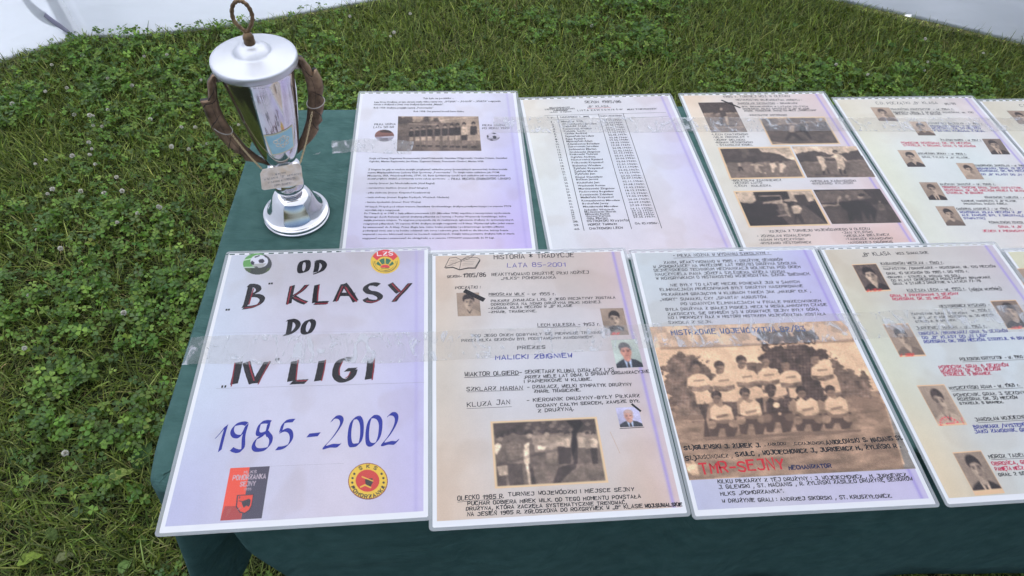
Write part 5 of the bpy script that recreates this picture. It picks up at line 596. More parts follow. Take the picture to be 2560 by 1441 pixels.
# single clover flowers
fm = mat('clover_floret', (.62, .60, .50), .8); LK(fm, ramp(fm, noise(fm, 260, 3), [(.3, (.50, .45, .33)), (.55, (.82, .80, .72)), (.8, (.84, .78, .76))]), bsdf(fm).inputs['Base Color'])
sm_ = mat('flower_stalk', (.08, .15, .04), .6)
def flower():
    V, F = [], []
    for i in range(46):                       # florets: small spread petals round a ball
        ph = i * 2.39996; zz = 1 - 1.55 * i / 45; r = math.sqrt(max(0, 1 - zz * zz)); d = Vector((r * cos(ph), r * sin(ph), zz))
        s = d.orthogonal().normalized(); w = d.cross(s); a = d * .0024; b = d * (.0068 + .0012 * sin(i * 5.1)) + Vector((0, 0, .0008))
        k = len(V); V += [a - s * .0006, a + s * .0006, b + s * .0020, b + w * .0014 + d * .0008, b - s * .0020]; F.append((k, k + 1, k + 2, k + 3, k + 4))
        V += [a - w * .0006, a + w * .0006, b + w * .0017, b - w * .0017]; F.append((k + 5, k + 6, k + 7, k + 8))
    return V, F
FV, FF = flower()
for i, (fx, fy) in enumerate(FLOWER_SPOTS):
    lbl = 'small white clover flower head standing above the leaves of the lawn'
    if i == 0:
        f0 = thing('clover_flower', lbl, 'clover flower', (fx, fy, .052), 'white clover flowers in the lawn')
        fh = mesh('flower_head', FV, FF, fm, f0); SV, SF = sweep([(0, 0, 0), (.002, .001, -.02), (.004, 0, -.056)], .0007, 5); fs = mesh('stalk', SV, SF, sm_, f0); r = f0
    else:
        r = f0.copy(); COL.objects.link(r)
        for ch in (fh, fs): c = ch.copy(); COL.objects.link(c); c.parent = r
    s = random.uniform(.6, 1.0); r.location = (fx, fy, .05 + random.uniform(-.006, .008)); r.rotation_euler = (random.uniform(-.4, .4), random.uniform(-.4, .4), random.uniform(0, 6)); r.scale = (s, s, s)
# broad weed leaves
WD = ['serrated dark green weed leaf beside the left hanging edge of the tablecloth', 'pale yellowish curled leaf beside the left hanging edge of the tablecloth', 'yellow green pointed leaf in the lawn at the lower left corner', 'small brownish weed leaf in the grass right of the yellow green pointed leaf',
      'rounded pale green leaf near the bottom of the lawn left of the tablecloth', 'small broad leaf in the clover left of the tablecloth', 'narrow weed leaf in the strawy grass at the left edge', 'large plantain leaf in the grass before the right tent wall hem', 'smaller plantain leaf right of the large plantain leaf',
      'broad leaf close to the rising hem at the top right', 'small drooping leaf in the straw below the clover at left', 'lone weed leaf just left of the large plantain leaf']
wcol = [(.05, .10, .03), (.26, .32, .08), (.22, .30, .05), (.17, .19, .08), (.16, .26, .07), (.06, .13, .03), (.08, .12, .03), (.06, .13, .03), (.07, .14, .04), (.08, .16, .04), (.08, .13, .04), (.06, .12, .03)]
for i, (wx, wy, L_, a) in enumerate(WEED_SPOTS):
    m = mat('weed_leaf_skin', wcol[i], .75, spec=.2); nf = noise(m, 120, 3); LK(m, ramp(m, nf, [(.3, tuple(c * .65 for c in wcol[i])), (.7, tuple(c * 1.25 for c in wcol[i]))]), bsdf(m).inputs['Base Color']); bump(m, nf, .5, .002)
    V, F = [], []; K = 14
    for k in range(K + 1):
        t = k / K; ww = L_ * .30 * math.sin(pi * min(1, t * 1.02) ** .75) * (1 + .16 * (k % 2)) + .001; zz = .030 + .016 * math.sin(pi * t) - .012 * t
        for s in (-1, -.5, 0, .5, 1): V.append((L_ * (t - .5), ww * s, zz + abs(s) * .006 + .003 * math.sin(t * 17 + s * 3)))
    for k in range(K):
        for j in range(4): b = k * 5 + j; F.append((b, b + 1, b + 6, b + 5))
    o = mesh('weed_leaf', V, F, m, smooth=True); L_ = L_; o.scale = (.66, .55, .6); o.location = (wx, wy, 0.004); o.rotation_euler = (random.uniform(-.3, .3), random.uniform(-.25, .25), radians(a))
    tag(o, WD[i], 'leaf')

# ------------------------------------------------------------------ tent: walls, roof, legs
tm = mat('white_tent_fabric', (.88, .89, .92), .7, spec=.3); b = bsdf(tm)
wv = noise(tm, 6, 3, stretch=(1, 1, 3)); bump(tm, wv, .35, .02)
tr = N(tm, 'ShaderNodeBsdfTranslucent'); tr.inputs[0].default_value = (.79, .83, .91, 1); mx = N(tm, 'ShaderNodeMixShader'); mx.inputs[0].default_value = .5
LK(tm, b.outputs[0], mx.inputs[1]); LK(tm, tr.outputs[0], mx.inputs[2]); LK(tm, mx.outputs[0], tm.node_tree.nodes['Material Output'].inputs[0])
tent = thing('canopy_tent', 'white fabric tent whose side walls hang behind the table with arched hems', 'tent', (0, 0, 0))
TX0, TX1, TY0, TY1, TH = -1.72, 2.9, -.9, 2.80, 2.05
def interp(x, X, Y): return float(np.interp(x, X, Y))
BX = [-1.434, -1.24, -.86, -.56, -.26, .1, .75, 1.4, 1.79, 1.95, 2.10, 2.30, 2.51, 2.6]; BY = [2.605, 2.60, 2.69, 2.80, 2.91, 2.99, 3.04, 3.0, 2.91, 2.82, 2.74, 2.66, 2.555, 2.5]; BZ = [.002, .002, .004, .006, .008, .01, .01, .01, .014, .020, .022, .012, .006, .004]
def wall(name, pts_hem, pts_top, nz=26, wav=.012):
    n = len(pts_hem); rows = []
    for k in range(nz + 1):
        t = (k / nz) ** 1.5; row = []
        for i, (a, c) in enumerate(zip(pts_hem, pts_top)):
            p = np.array(a) * (1 - t) + np.array(c) * t; row.append(p)
        rows.append(row)
    A = np.array(rows); nrm = np.cross(A[0, -1] - A[0, 0], [0, 0, 1.]); nrm /= np.linalg.norm(nrm)
    s = np.linspace(0, 1, n)[None, :]; t = np.linspace(0, 1, nz + 1)[:, None]
    L_ = np.linalg.norm(A[0, -1] - A[0, 0])
    wv_ = (fbm(s * L_ * 1.3 + t * 1.5, t * 3 + s * .8, 2.0, 8) - .5) * 2 * wav * (.4 + t) + .35 * wav * np.sin((s * L_ * 2.2 + t * 1.4) * 2 * pi) * t
    A = A + wv_[..., None] * nrm
    # hem fold: turned-in strip along the bottom
    V, F = loft([[tuple(p) for p in r] for r in A], closed=False)
    o = mesh(name, V, F, tm, tent, smooth=True)
    so = o.modifiers.new('thick', 'SOLIDIFY'); so.thickness = .0008
    return o
nb = 90; hx = np.linspace(-1.434, 2.6, nb); hem = [(x, interp(x, BX, BY), interp(x, BX, BZ)) for x in hx]
top = [(TX0 + (TX1 - TX0) * i / (nb - 1), TY1, TH) for i in range(nb)]
back = wall('back_wall', hem, top)
sy = np.concatenate([np.linspace(2.605, 2.2, 12), np.linspace(2.1, TY0, 40)])
hemL = [(float(np.interp(-y_, [-2.605, -2.435, -2.25, -2.0, 3.6], [-1.434, -1.675, -1.80, -1.86, -1.90])), y_, .004) for y_ in sy]
topL = [(TX0, TY1 + (TY0 - TY1) * (2.605 - y_) / (2.605 - TY0), TH) for y_ in sy]
left = wall('left_wall', hemL, topL)
hemR = [(2.6 + .3 * min(1, (2.605 - y_) / .6), min(y_, 2.5), .004) for y_ in sy]
topR = [(TX1, y_ + (TY1 - 2.605) * max(0, 1 - (2.605 - y_)), TH) for y_ in sy]
wall('right_wall', hemR, topR)
# grey-lilac strip up the corner seam: painted shade of the wall's fold
sm2 = mat('grey_lilac_fold_shade', (.30, .29, .40), .8)
se = [(-1.430, 2.59, .0), (-1.478, 2.585, .063), (-1.535, 2.585, .1445), (-1.585, 2.60, .28), (-1.64, 2.65, .6), (-1.68, 2.70, 1.2), (-1.70, 2.76, 2.0)]
cen = cr_interp(se, 40); V = []; 
for i, p in enumerate(cen):
    w_ = .002 + .011 * min(1, i / 8); V += [(p[0] - w_, p[1] - .012, p[2] - .004), (p[0], p[1] - .022, p[2]), (p[0] + w_, p[1] - .014, p[2] + .004)]
mesh('corner_fold_shade', V, [(3 * i + j, 3 * i + j + 1, 3 * i + j + 4, 3 * i + j + 3) for i in range(39) for j in (0, 1)], sm2, tent, smooth=True)
# roof
V = [(TX0 - .05, TY0 - .05, TH), (TX1 + .05, TY0 - .05, TH), (TX1 + .05, TY1 + .05, TH), (TX0 - .05, TY1 + .05, TH), ((TX0 + TX1) / 2, (TY0 + TY1) / 2, 2.95)]
mesh('roof', V, [(0, 1, 4), (1, 2, 4), (2, 3, 4), (3, 0, 4)], tm, tent)
lm = mat('painted_steel_leg', (.55, .56, .58), .4, metal=.6)
for lx, ly_ in ((TX0 - .0, TY1 + .03), (TX1, TY1 + .03), (TX0, TY0), (TX1, TY0)):
    V, F = sweep([(lx, ly_, 0), (lx, ly_, TH)], .018, 12); mesh('tent_leg', V, F, lm, tent, smooth=True)

# ------------------------------------------------------------------ folding table and its cloth
wm = mat('pale_plastic_table', (.45, .45, .43), .5); lgm = mat('grey_table_leg', (.18, .18, .19), .4, metal=.7)
table = thing('folding_table', 'folding table hidden under the dark green tablecloth', 'table', (.9, .71, 0))
def box(name, x0, x1, y0, y1, z0, z1, m, par, bev=.003):
    V = [(x, y, z) for z in (z0, z1) for y in (y0, y1) for x in (x0, x1)]
    o = mesh(name, V, [(0, 2, 3, 1), (4, 5, 7, 6), (0, 1, 5, 4), (2, 6, 7, 3), (0, 4, 6, 2), (1, 3, 7, 5)], m, par)
    if bev: b = o.modifiers.new('bevel', 'BEVEL'); b.width = bev; b.segments = 2
    return o
box('tabletop', -1.222, 1.5, -.350, .350, .715, .744, wm, table)
for lx in (-1.1, 1.3):
    for ly2 in (-.28, .28): box('table_leg', lx - .015, lx + .015, ly2 - .015, ly2 + .015, 0, .715, lgm, table)
cm = mat('dark_green_cloth', (.03, .085, .085), .9, spec=.15, Sheen_Weight=.03, Sheen_Roughness=.5)
bsdf(cm).inputs['Sheen Tint'].default_value = (.55, .8, .85, 1)
w1 = noise(cm, 900, 2); w2 = noise(cm, 5, 4, stretch=(1, 2.2, 1), dist=1.2)
LK(cm, ramp(cm, noise(cm, 40, 5), [(.3, (.040, .092, .084)), (.7, (.060, .124, .114))]), bsdf(cm).inputs['Base Color'])
b1 = bump(cm, w1, .7, .0009); b2 = N(cm, 'ShaderNodeBump'); b2.inputs['Strength'].default_value = .8; b2.inputs['Distance'].default_value = .022
LK(cm, w2, b2.inputs['Height']); LK(cm, b2.outputs[0], b1.inputs['Normal'])
# paired rows: edge of the table top (x, y) and the hem under it (x, y, z)
K = [((-.343, 1.078), (-.37, 1.09, .30)), ((-.347, .99), (-.41, 1.0, .30)), ((-.350, .90), (-.37, .90, .29)), ((-.354, .80), (-.42, .80, .30)), ((-.357, .70), (-.375, .70, .28)),
     ((-.361, .60), (-.425, .60, .29)), ((-.364, .50), (-.38, .50, .27)), ((-.367, .42), (-.42, .42, .25)), ((-.366, .385), (-.445, .375, .22)), ((-.363, .362), (-.452, .335, .20)),
     ((-.354, .350), (-.43, .345, .22)), ((-.340, .345), (-.37, .40, .30)), ((-.325, .344), (-.315, .43, .44)), ((-.312, .343), (-.285, .41, .55)), ((-.305, .343), (-.292, .35, .625)),
     ((-.295, .343), (-.285, .328, .60)), ((-.27, .343), (-.262, .322, .525)), ((-.235, .343), (-.228, .318, .435)), ((-.19, .343), (-.18, .318, .398)), ((-.12, .343), (-.11, .322, .384)),
     ((0, .343), (.01, .330, .36)), ((.12, .343), (.12, .320, .335)), ((.25, .343), (.25, .332, .315)), ((.38, .343), (.38, .322, .295)), ((.52, .343), (.52, .333, .27)), ((.70, .343), (.70, .320, .246)),
     ((.9, .343), (.9, .334, .22)), ((1.1, .343), (1.1, .322, .20)), ((1.35, .343), (1.35, .334, .18)), ((1.7, .343), (1.7, .322, .18)), ((2.42, .343), (2.44, .33, .18))]
NS = 420; Te = cr_interp([k[0] for k in K], NS); He = cr_interp([k[1] for k in K], NS)
nrmv = []
for i in range(NS):
    d = Te[min(i + 1, NS - 1)] - Te[max(i - 1, 0)]; d = d / (np.linalg.norm(d) + 1e-9); nrmv.append(np.array([d[1], -d[0]]))
    if i and False: pass
R = .009; rows = []
for i in range(NS):
    e = Te[i]; n_ = nrmv[i] if nrmv[i][0] * -1 + nrmv[i][1] * -1 > -.2 else -nrmv[i]
    h_ = He[i]; col = [(e[0] - n_[0] * .03, e[1] - n_[1] * .03, .7505), (e[0] - n_[0] * R, e[1] - n_[1] * R, .7505)]
    for a in (25, 50, 75, 90): col.append((e[0] - n_[0] * R + n_[0] * R * sin(radians(a)), e[1] - n_[1] * R + n_[1] * R * sin(radians(a)), .7505 - R + R * cos(radians(a))))
    s = np.array(col[-1]); 
    for k in range(1, 15):
        t = k / 14; f = t ** 1.12; p = s * (1 - f) + h_ * f
        p[2] = s[2] * (1 - t) + h_[2] * t; rip = .0035 * sin(e[0] * 23 + t * 2.2) * sin(pi * min(1, t * 1.3) * .5) if e[0] > -.2 else 0
        p[1] += rip - (.0016 if t > .93 and e[0] > -.2 else 0); col.append(tuple(p))
    hm = np.array(col[-1]); col.append(tuple(hm + np.array([0, .004, -.001]))); col.append(tuple(hm + np.array([0, .005, .02])))
    rows.append(col)
V, F = loft(rows, closed=False)
k0 = len(V); NX, NY = 90, 50
for j in range(NY + 1):
    for i in range(NX + 1):
        yy = .360 + (1.064 - .360) * j / NY; xl = float(np.interp(yy, [.385, .42, .7, .99, 1.078], [-.350, -.352, -.342, -.332, -.328])); xx = xl + (2.4 - xl) * (i / NX) ** 2.2; open_ = max(0, min(1, (-.295 - xx) / .03)) * max(0, min(1, (yy - .73) / .04)) + max(0, min(1, (-.19 - xx) / .02)) * max(0, min(1, (yy - .88) / .04)); V.append((xx, yy, .7502 + .0022 * min(1, open_) * (fbm(np.array([xx * 3 + yy * 6]), np.array([yy * 14 - xx * 22]), 1.3, 61)[0])))
for j in range(NY):
    for i in range(NX): a = k0 + j * (NX + 1) + i; F.append((a, a + 1, a + NX + 2, a + NX + 1))
k1 = len(V)     # back drop
bk = [[(x, 1.045, .7505), (x, 1.070, .7505), (x, 1.0765, .7475), (x, 1.079, .742), (x, 1.084 + .012 * sin(x * 17), .55), (x, 1.088 + .02 * sin(x * 17), .32)] for x in np.linspace(-.343, 2.42, 120)]
V2, F2 = loft(bk, closed=False); V += V2; F += [tuple(i + k1 for i in f) for f in F2]
cloth = mesh('tablecloth', V, F, cm, smooth=True)
tag(cloth, 'dark green tablecloth draped over the table under the posters', 'tablecloth')

# ------------------------------------------------------------------ pens, glyphs
GL = dict(A='02 29 42|14 34', B='02 09 29 38 47 36 06|36 45 43 32 02', C='48 39 19 08 03 12 32 43', D='02 09 29 47 44 22 02', E='49 09 02 42|06 36', F='49 09 02|06 36', G='48 39 19 08 03 12 32 43 45 25',
 H='02 09|42 49|06 46', I='02 09', J='19 49 43 32 12 03', K='02 09|49 05|16 42', L='09 02 42', M='02 09 25 49 42', N='02 09 42 49', O='19 08 03 12 32 43 48 39 19', P='02 09 39 48 46 35 05', Q='19 08 03 12 32 43 48 39 19|24 51',
 R='02 09 39 48 46 35 05|25 42', S='48 39 19 08 07 16 35 44 43 32 12 03', T='09 49|29 22', U='09 03 12 32 43 49', V='09 22 49', W='09 12 26 32 49', X='09 42|49 02', Y='09 25 49|25 22', Z='09 49 02 42|15 35',
 r='02 07|05 17 27', u='07 03 12 22 33|37 32', o='17 06 03 12 22 33 36 27 17', k='02 09|27 04 32', t='19 13 22|07 27', i='02 07|09 0a', z='07 37 02 32', d='39 32|36 17 06 03 12 33', j='17 11 00|19 1a', e='05 35 36 27 17 06 03 12 32', w='07 12 25 32 47',
 s='36 27 07 16 34 22 02', n='02 07|05 17 27 36 32', c='36 27 17 06 03 12 32', a='36 17 06 03 12 33|37 32', l='09 02', y='07 24|47 10', h='02 09|05 17 36 32', m='02 07|06 17 26 22|26 37 46 42', p='00 07|06 27 36 33 12', g='36 17 06 03 12 33|37 31 10', b='09 02|06 27 36 33 12', f='29 18 12|06 26',
 q='', v='07 12 27', x='07 32|37 02')
GL.update({'0': '19 08 03 12 32 43 48 39 19', '1': '07 29 22', '2': '08 19 39 48 47 02 42', '3': '09 49 26 45 43 32 12 03', '4': '29 04 44|36 32', '5': '49 09 06 36 45 43 32 02', '6': '39 08 03 12 32 43 45 36 06', '7': '09 49 12',
 '8': '16 07 08 19 39 48 47 36 16 05 03 12 32 43 45 36', '9': '46 16 07 08 19 39 48 44 32 12', '.': '02 03', ',': '13 00', ':': '03 04|07 08', '-': '05 35', '/': '01 4a', '(': '2a 08 03 20', ')': '0a 28 23 00', '„': '03 01|23 21', '”': '09 07|29 27', '*': '05 49|45 09|2a 24', '•': '05 06 16 15', '+': '05 45|27 23', ' ': '', '–': '05 45', '“': '09 07|29 27'})
for ch, base, acc in (('Ł', 'L', '05 27'), ('Ż', 'Z', '2a 2b'), ('Ź', 'Z', '2a 3b'), ('Ó', 'O', '2a 3b'), ('Ń', 'N', '2a 3b'), ('Ś', 'S', '2a 3b'), ('Ć', 'C', '2a 3b'), ('Ę', 'E', '42 31 40'), ('Ą', 'A', '42 31 40'), ('Č', 'C', '1b 2a 3b'), ('ę', 'e', '32 21 30'), ('ś', 's', '18 29'), ('ł', 'l', '05 17')): GL[ch] = GL[base] + '|' + acc
def glyph(ch):
    s = GL.get(ch, GL.get(ch.upper(), '05 45'))
    return [[(int(p[0], 36), int(p[1], 36) - 2) for p in st.split()] for st in s.split('|') if st.split()]
INK = dict(k='15141d', n='1c2a92', v='524c9c', p='c42252', r='cc2634', b='123f80', d='1c2450', g='77757f', e='8c2436', o='c2a080')
INKM = {}
def ink(c):
    if c not in INKM: INKM[c] = mat('ink_' + {'k': 'black', 'n': 'blue', 'v': 'violet', 'p': 'pink', 'r': 'red', 'b': 'deep_blue', 'd': 'navy', 'g': 'grey', 'e': 'dark_red', 'o': 'tan'}[c], srgb(INK[c]), .7)
    return INKM[c]
def pen(path, w, V, F):
    """constant width stroke with square ends, in millimetres"""
    P = [np.array(p, float) for p in path]
    if len(P) < 2: return
    L_ = []
    for i, p in enumerate(P):
        a = P[max(i - 1, 0)]; b = P[min(i + 1, len(P) - 1)]; d = b - a; d /= (np.linalg.norm(d) + 1e-9); n = np.array([-d[1], d[0]])
        k = 1.0
        if 0 < i < len(P) - 1:
            d0 = (p - a) / (np.linalg.norm(p - a) + 1e-9); k = 1 / max(.55, abs(d0[0] * d[0] + d0[1] * d[1]))
        e = d * w * .4 * (-1 if i == 0 else (1 if i == len(P) - 1 else 0))
        L_ += [p + e + n * w / 2 * k, p + e - n * w / 2 * k]
    k = len(V); pen.n += 1; V += [(q_[0], q_[1], (pen.n % 48) * .0012) for q_ in L_]
    for i in range(len(P) - 1): F.append((k + 2 * i, k + 2 * i + 1, k + 2 * i + 3, k + 2 * i + 2))
pen.n = 0
def write(txt, x0, y0, x1, y1, cap, w, V, F, jit=1.0):
    adv = []; X = 0
    for ch in txt:
        g = glyph(ch); mx = max([p[0] for s in g for p in s], default=0); adv.append(X); X += (mx + 1.95) if g else 4.2
    if X < 1: return
    X -= 1.95; d = np.array([x1 - x0, y1 - y0]); L_ = np.linalg.norm(d); d /= L_; n = np.array([d[1], -d[0]]); sx = L_ / max(X, 1); sy = cap / 7
    for ch, ax in zip(txt, adv):
        js = 1 + random.gauss(0, .05) * jit; jr = random.gauss(0, .035) * jit; jy = random.gauss(0, .2) * jit
        for st in glyph(ch):
            pts = []
            for (gx_, gy_) in st:
                a = ax + gx_ + random.gauss(0, .07) * jit + gy_ * (jr + .04 * jit); b = gy_ * js + jy + random.gauss(0, .07) * jit
                pts.append((x0 + d[0] * a * sx + n[0] * b * sy, y0 + d[1] * a * sx + n[1] * b * sy))
            pen(pts, w, V, F)
def typed(txt, x0, y0, x1, y1, cap, V, F):
    cu = bpy.data.curves.new('t', 'FONT'); cu.body = txt; cu.resolution_u = 1; cu.offset = .022; o = bpy.data.objects.new('t', cu); COL.objects.link(o)
    me = bpy.data.meshes.new_from_object(o.evaluated_get(bpy.context.evaluated_depsgraph_get()))
    co = np.empty(len(me.vertices) * 3, np.float32); me.vertices.foreach_get('co', co); co = co.reshape(-1, 3)
    fs = [tuple(p.vertices) for p in me.polygons]
    bpy.data.objects.remove(o); bpy.data.curves.remove(cu); bpy.data.meshes.remove(me)
    if not len(co): return
    w = co[:, 0].max() - co[:, 0].min(); d = np.array([x1 - x0, y1 - y0]); L_ = np.linalg.norm(d); d /= L_; n = np.array([d[1], -d[0]]); k = len(V)
    a = (co[:, 0] - co[:, 0].min()) * L_ / w; b = co[:, 1] / .73 * cap
    V.extend(list(np.stack([x0 + d[0] * a + n[0] * b, y0 + d[1] * a + n[1] * b, 0 * a], 1))); F.extend([tuple(i + k for i in f) for f in fs])

# ------------------------------------------------------------------ printed pictures: a fine grid whose vertices carry the ink colours
def grey(g): g = g / 100; g = .5 + (g - .5) * 1.15; return np.clip(np.array([24 + (228 - 24) * g, 17 + (200 - 17) * g, 21 + (172 - 21) * g]) / 255, .06, 1)
class Print:
    def __init__(s, w, h, c=.5): s.w, s.h = w, h; s.a = np.ones((h, w, 3)) * c; s.X, s.Y = np.meshgrid((np.arange(w) + .5) / w, (np.arange(h) + .5) / h)
    warp = 0
    def mask(s, P):
        if s.warp: wx_ = (fbm(s.X * 30, s.Y * 24, 1.1, 21, 4) - .5) * s.warp; wy_ = (fbm(s.X * 30, s.Y * 24, 1.1, 55, 4) - .5) * s.warp
        else: wx_ = wy_ = 0
        m = np.zeros((s.h, s.w)); P = np.array(P, float)
        for ox, oy in ((-.25, -.25), (.25, -.25), (-.25, .25), (.25, .25)):
            X = s.X + ox / s.w + wx_; Y = s.Y + oy / s.h + wy_; k = np.zeros((s.h, s.w), bool)
            for (xa, ya), (xb, yb) in zip(P, np.roll(P, -1, 0)):
                if ya == yb: continue
                k ^= ((ya > Y) != (yb > Y)) & (X < (xb - xa) * (Y - ya) / (yb - ya) + xa)
            m += k * .25
        return m
    def col(s, c): return grey(c) if not isinstance(c, str) else np.array([int(c[i:i + 2], 16) / 255 for i in (0, 2, 4)])
    def poly(s, P, c, a=1): m = (s.mask(P) * a)[..., None]; s.a = s.a * (1 - m) + s.col(c) * m
    def ell(s, x, y, rx, ry, c, a=1, soft=.15):
        d = np.sqrt(((s.X - x) / rx) ** 2 + ((s.Y - y) / ry) ** 2); m = (np.clip((1 - d) / soft + .5, 0, 1) * a)[..., None]; s.a = s.a * (1 - m) + s.col(c) * m
    def noise(s, sc, amp, seed=0): n = fbm(s.X * s.w / 30, s.Y * s.h / 30, sc, seed); s.a = s.a * (1 + (n - .5)[..., None] * amp)
    def grain(s, amp, seed=0): s.a = s.a * (1 + np.random.default_rng(seed).normal(0, amp, (s.h, s.w, 1)))
    def blur(s, k=.5):
        for ax_ in (0, 1): s.a = s.a * (1 - k) + (np.roll(s.a, 1, ax_) + np.roll(s.a, -1, ax_)) * k / 2
    def text(s, t, x0, y0, x1, y1, cap, c, w):
        V, F = [], []; write(t, x0, y0, x1, y1, cap, w, V, F, 0)
        for f in F: s.poly([V[i][:2] for i in f], c, 1)
def portrait(p):
    w, h = p['res']; S = Print(w, h); s = p['s']; r = np.random.default_rng(s); g = lambda k, d=None: p.get(k, d)
    bgc = g('bgc') or g('bg', 60); sk = g('skin') or 74 - (4 if not g('light') else -4); hc = g('hairc') or g('hair', 12); cc = g('clc') or g('cl', 30)
    S.a[:] = S.col(bgc); S.a *= (1.08 - .25 * (S.X if s % 2 else 1 - S.X) * S.Y)[..., None]
    dx = .5 + r.uniform(-.03, .03); dy = .40 + r.uniform(-.02, .02); fw, fh = .185 + r.uniform(-.015, .015), .225 + r.uniform(-.01, .015); big = 1.12 if g('big') else 1
    fw *= big; fh *= big; sd = 1 if s % 2 else -1
    S.poly([(-.02, 1.02), (.02, .86), (.22, .74), (dx - .1, .68), (dx + .1, .68), (.78, .73), (.98, .85), (1.02, 1.02)], cc)
    dk = 12 if not g('bgc') else '9a6a5c'
    S.poly([(dx - .11, .5), (dx + .11, .5), (dx + .13, .72), (dx, .80), (dx - .13, .72)], sk); S.poly([(dx - .11, .56), (dx + .11, .56), (dx + .10, .66), (dx - .10, .66)], 22 if not g('bgc') else '9a6a5c', .45)
    if g('tie') == 1: S.poly([(dx - .14, .69), (dx, .84), (dx + .14, .69), (dx + .10, 1.0), (dx - .08, 1.0)], 84 if not g('bgc') else 'b8c4dc'); S.poly([(dx - .035, .82), (dx + .035, .82), (dx + .05, 1.0), (dx - .05, 1.0)], 10)
    if g('tie') == 2: S.poly([(dx - .13, .68), (dx, .90), (dx + .13, .68), (dx + .09, .72), (dx, .82), (dx - .09, .72)], 78 if (isinstance(cc, int) and cc < 50) else 14); S.poly([(dx - .09, .7), (dx, .84), (dx + .09, .7)], sk)
    if g('scarf'): S.poly([(.2, .72), (dx, .62), (.85, .72), (.8, .85), (dx, .78), (.3, .88)], 8)
    S.ell(dx, dy - .075, fw * 1.12, fh * .92, hc, 1, .1); S.ell(dx - sd * .03, dy - .12, fw * 1.10, fh * .78, hc, 1, .15)
    S.ell(dx, dy + .05, fw, fh * 1.02, sk, 1, .12); S.ell(dx + sd * .10, dy + .08, fw * .55, fh * .9, 34 if not g('bgc') else 'a06c5e', .42, .8); S.ell(dx - sd * .05, dy + .06, fw * .4, fh * .5, 90 if not g('bgc') else 'e0a898', .35, .8)
    S.poly([(dx - fw * 1.08, dy + .01), (dx - fw * 1.0, dy - .15), (dx, dy - .25), (dx + fw * 1.0, dy - .15), (dx + fw * 1.08, dy + .01), (dx + fw * .88, dy - .07), (dx + sd * .06, dy - .125), (dx - fw * .86, dy - .09)], hc)
    for k in (-1, 1): S.ell(dx + k * fw * 1.02, dy + .06, .022, .05, sk, .9, .4)
    ey = dy + .015
    for k in (-1, 1):
        S.poly([(dx + k * .035, ey - .045), (dx + k * .14, ey - .05), (dx + k * .15, ey - .025), (dx + k * .035, ey - .02)], 8 if not g('bgc') else hc, .8); S.ell(dx + k * .085, ey + .012, .045, .018, 10, .75, .5)
    S.poly([(dx - .01, ey), (dx + .02, ey), (dx + sd * .045, ey + .10), (dx - .02, ey + .105)], 30 if not g('bgc') else 'a87060', .45); S.ell(dx, dy + .165, .06, .014, 18 if not g('bgc') else '8a4a44', .8, .5); S.ell(dx, dy + .20, .05, .01, 40, .3, .5)
    if g('mus'): S.poly([(dx - .09, dy + .15), (dx, dy + .125), (dx + .09, dy + .15), (dx + .07, dy + .165), (dx - .07, dy + .165)], 6)
    hm_ = (S.a.mean(2, keepdims=True) < .3); S.a = np.where(hm_, S.a * (.7 + .9 * fbm(S.X * 26, S.Y * 14, 1.0, s)[..., None]), S.a * (.90 + .2 * fbm(S.X * 5, S.Y * 5, 1.0, s + 3)[..., None])); S.blur(.6); S.grain(.045, s)
    if g('rim'):
        cr_ = 'dcb892'; e = .035; bt = .12 if g('rim') == 2 else .06
        for P in ([(0, 0), (1, 0), (1, e), (0, e)], [(0, 0), (e, 0), (e, 1), (0, 1)], [(1 - e, 0), (1, 0), (1, 1), (1 - e, 1)], [(0, 1 - bt), (1, 1 - bt), (1, 1), (0, 1)]): S.poly(P, cr_)
    if g('red') == 1:
        for k in range(7): a = r.uniform(.02, .6); S.poly([(a, .88 + r.uniform(0, .08)), (a + .14, .88), (a + .10, .95), (a - .02, 1.0)], 'd8453e', .55)
    if g('red') == 2:
        for k in range(9):
            t = 3.3 + k * .32; S.ell(.42 + .32 * cos(t), 1.0 + .2 * sin(t), .035, .022, 'e0505c', .9, .5)
            S.ell(.42 + .26 * cos(t), 1.0 + .15 * sin(t), .02, .012, 'e0505c', .8, .5)
        S.poly([(.3, .93), (.6, .92), (.6, .95), (.3, .96)], 'e0505c', .8)
        for k in range(5): t = 2.5 + k * .35; S.ell(1.02 + .14 * cos(t), .95 + .16 * sin(t), .025, .02, 'e0505c', .8, .5)
    return S
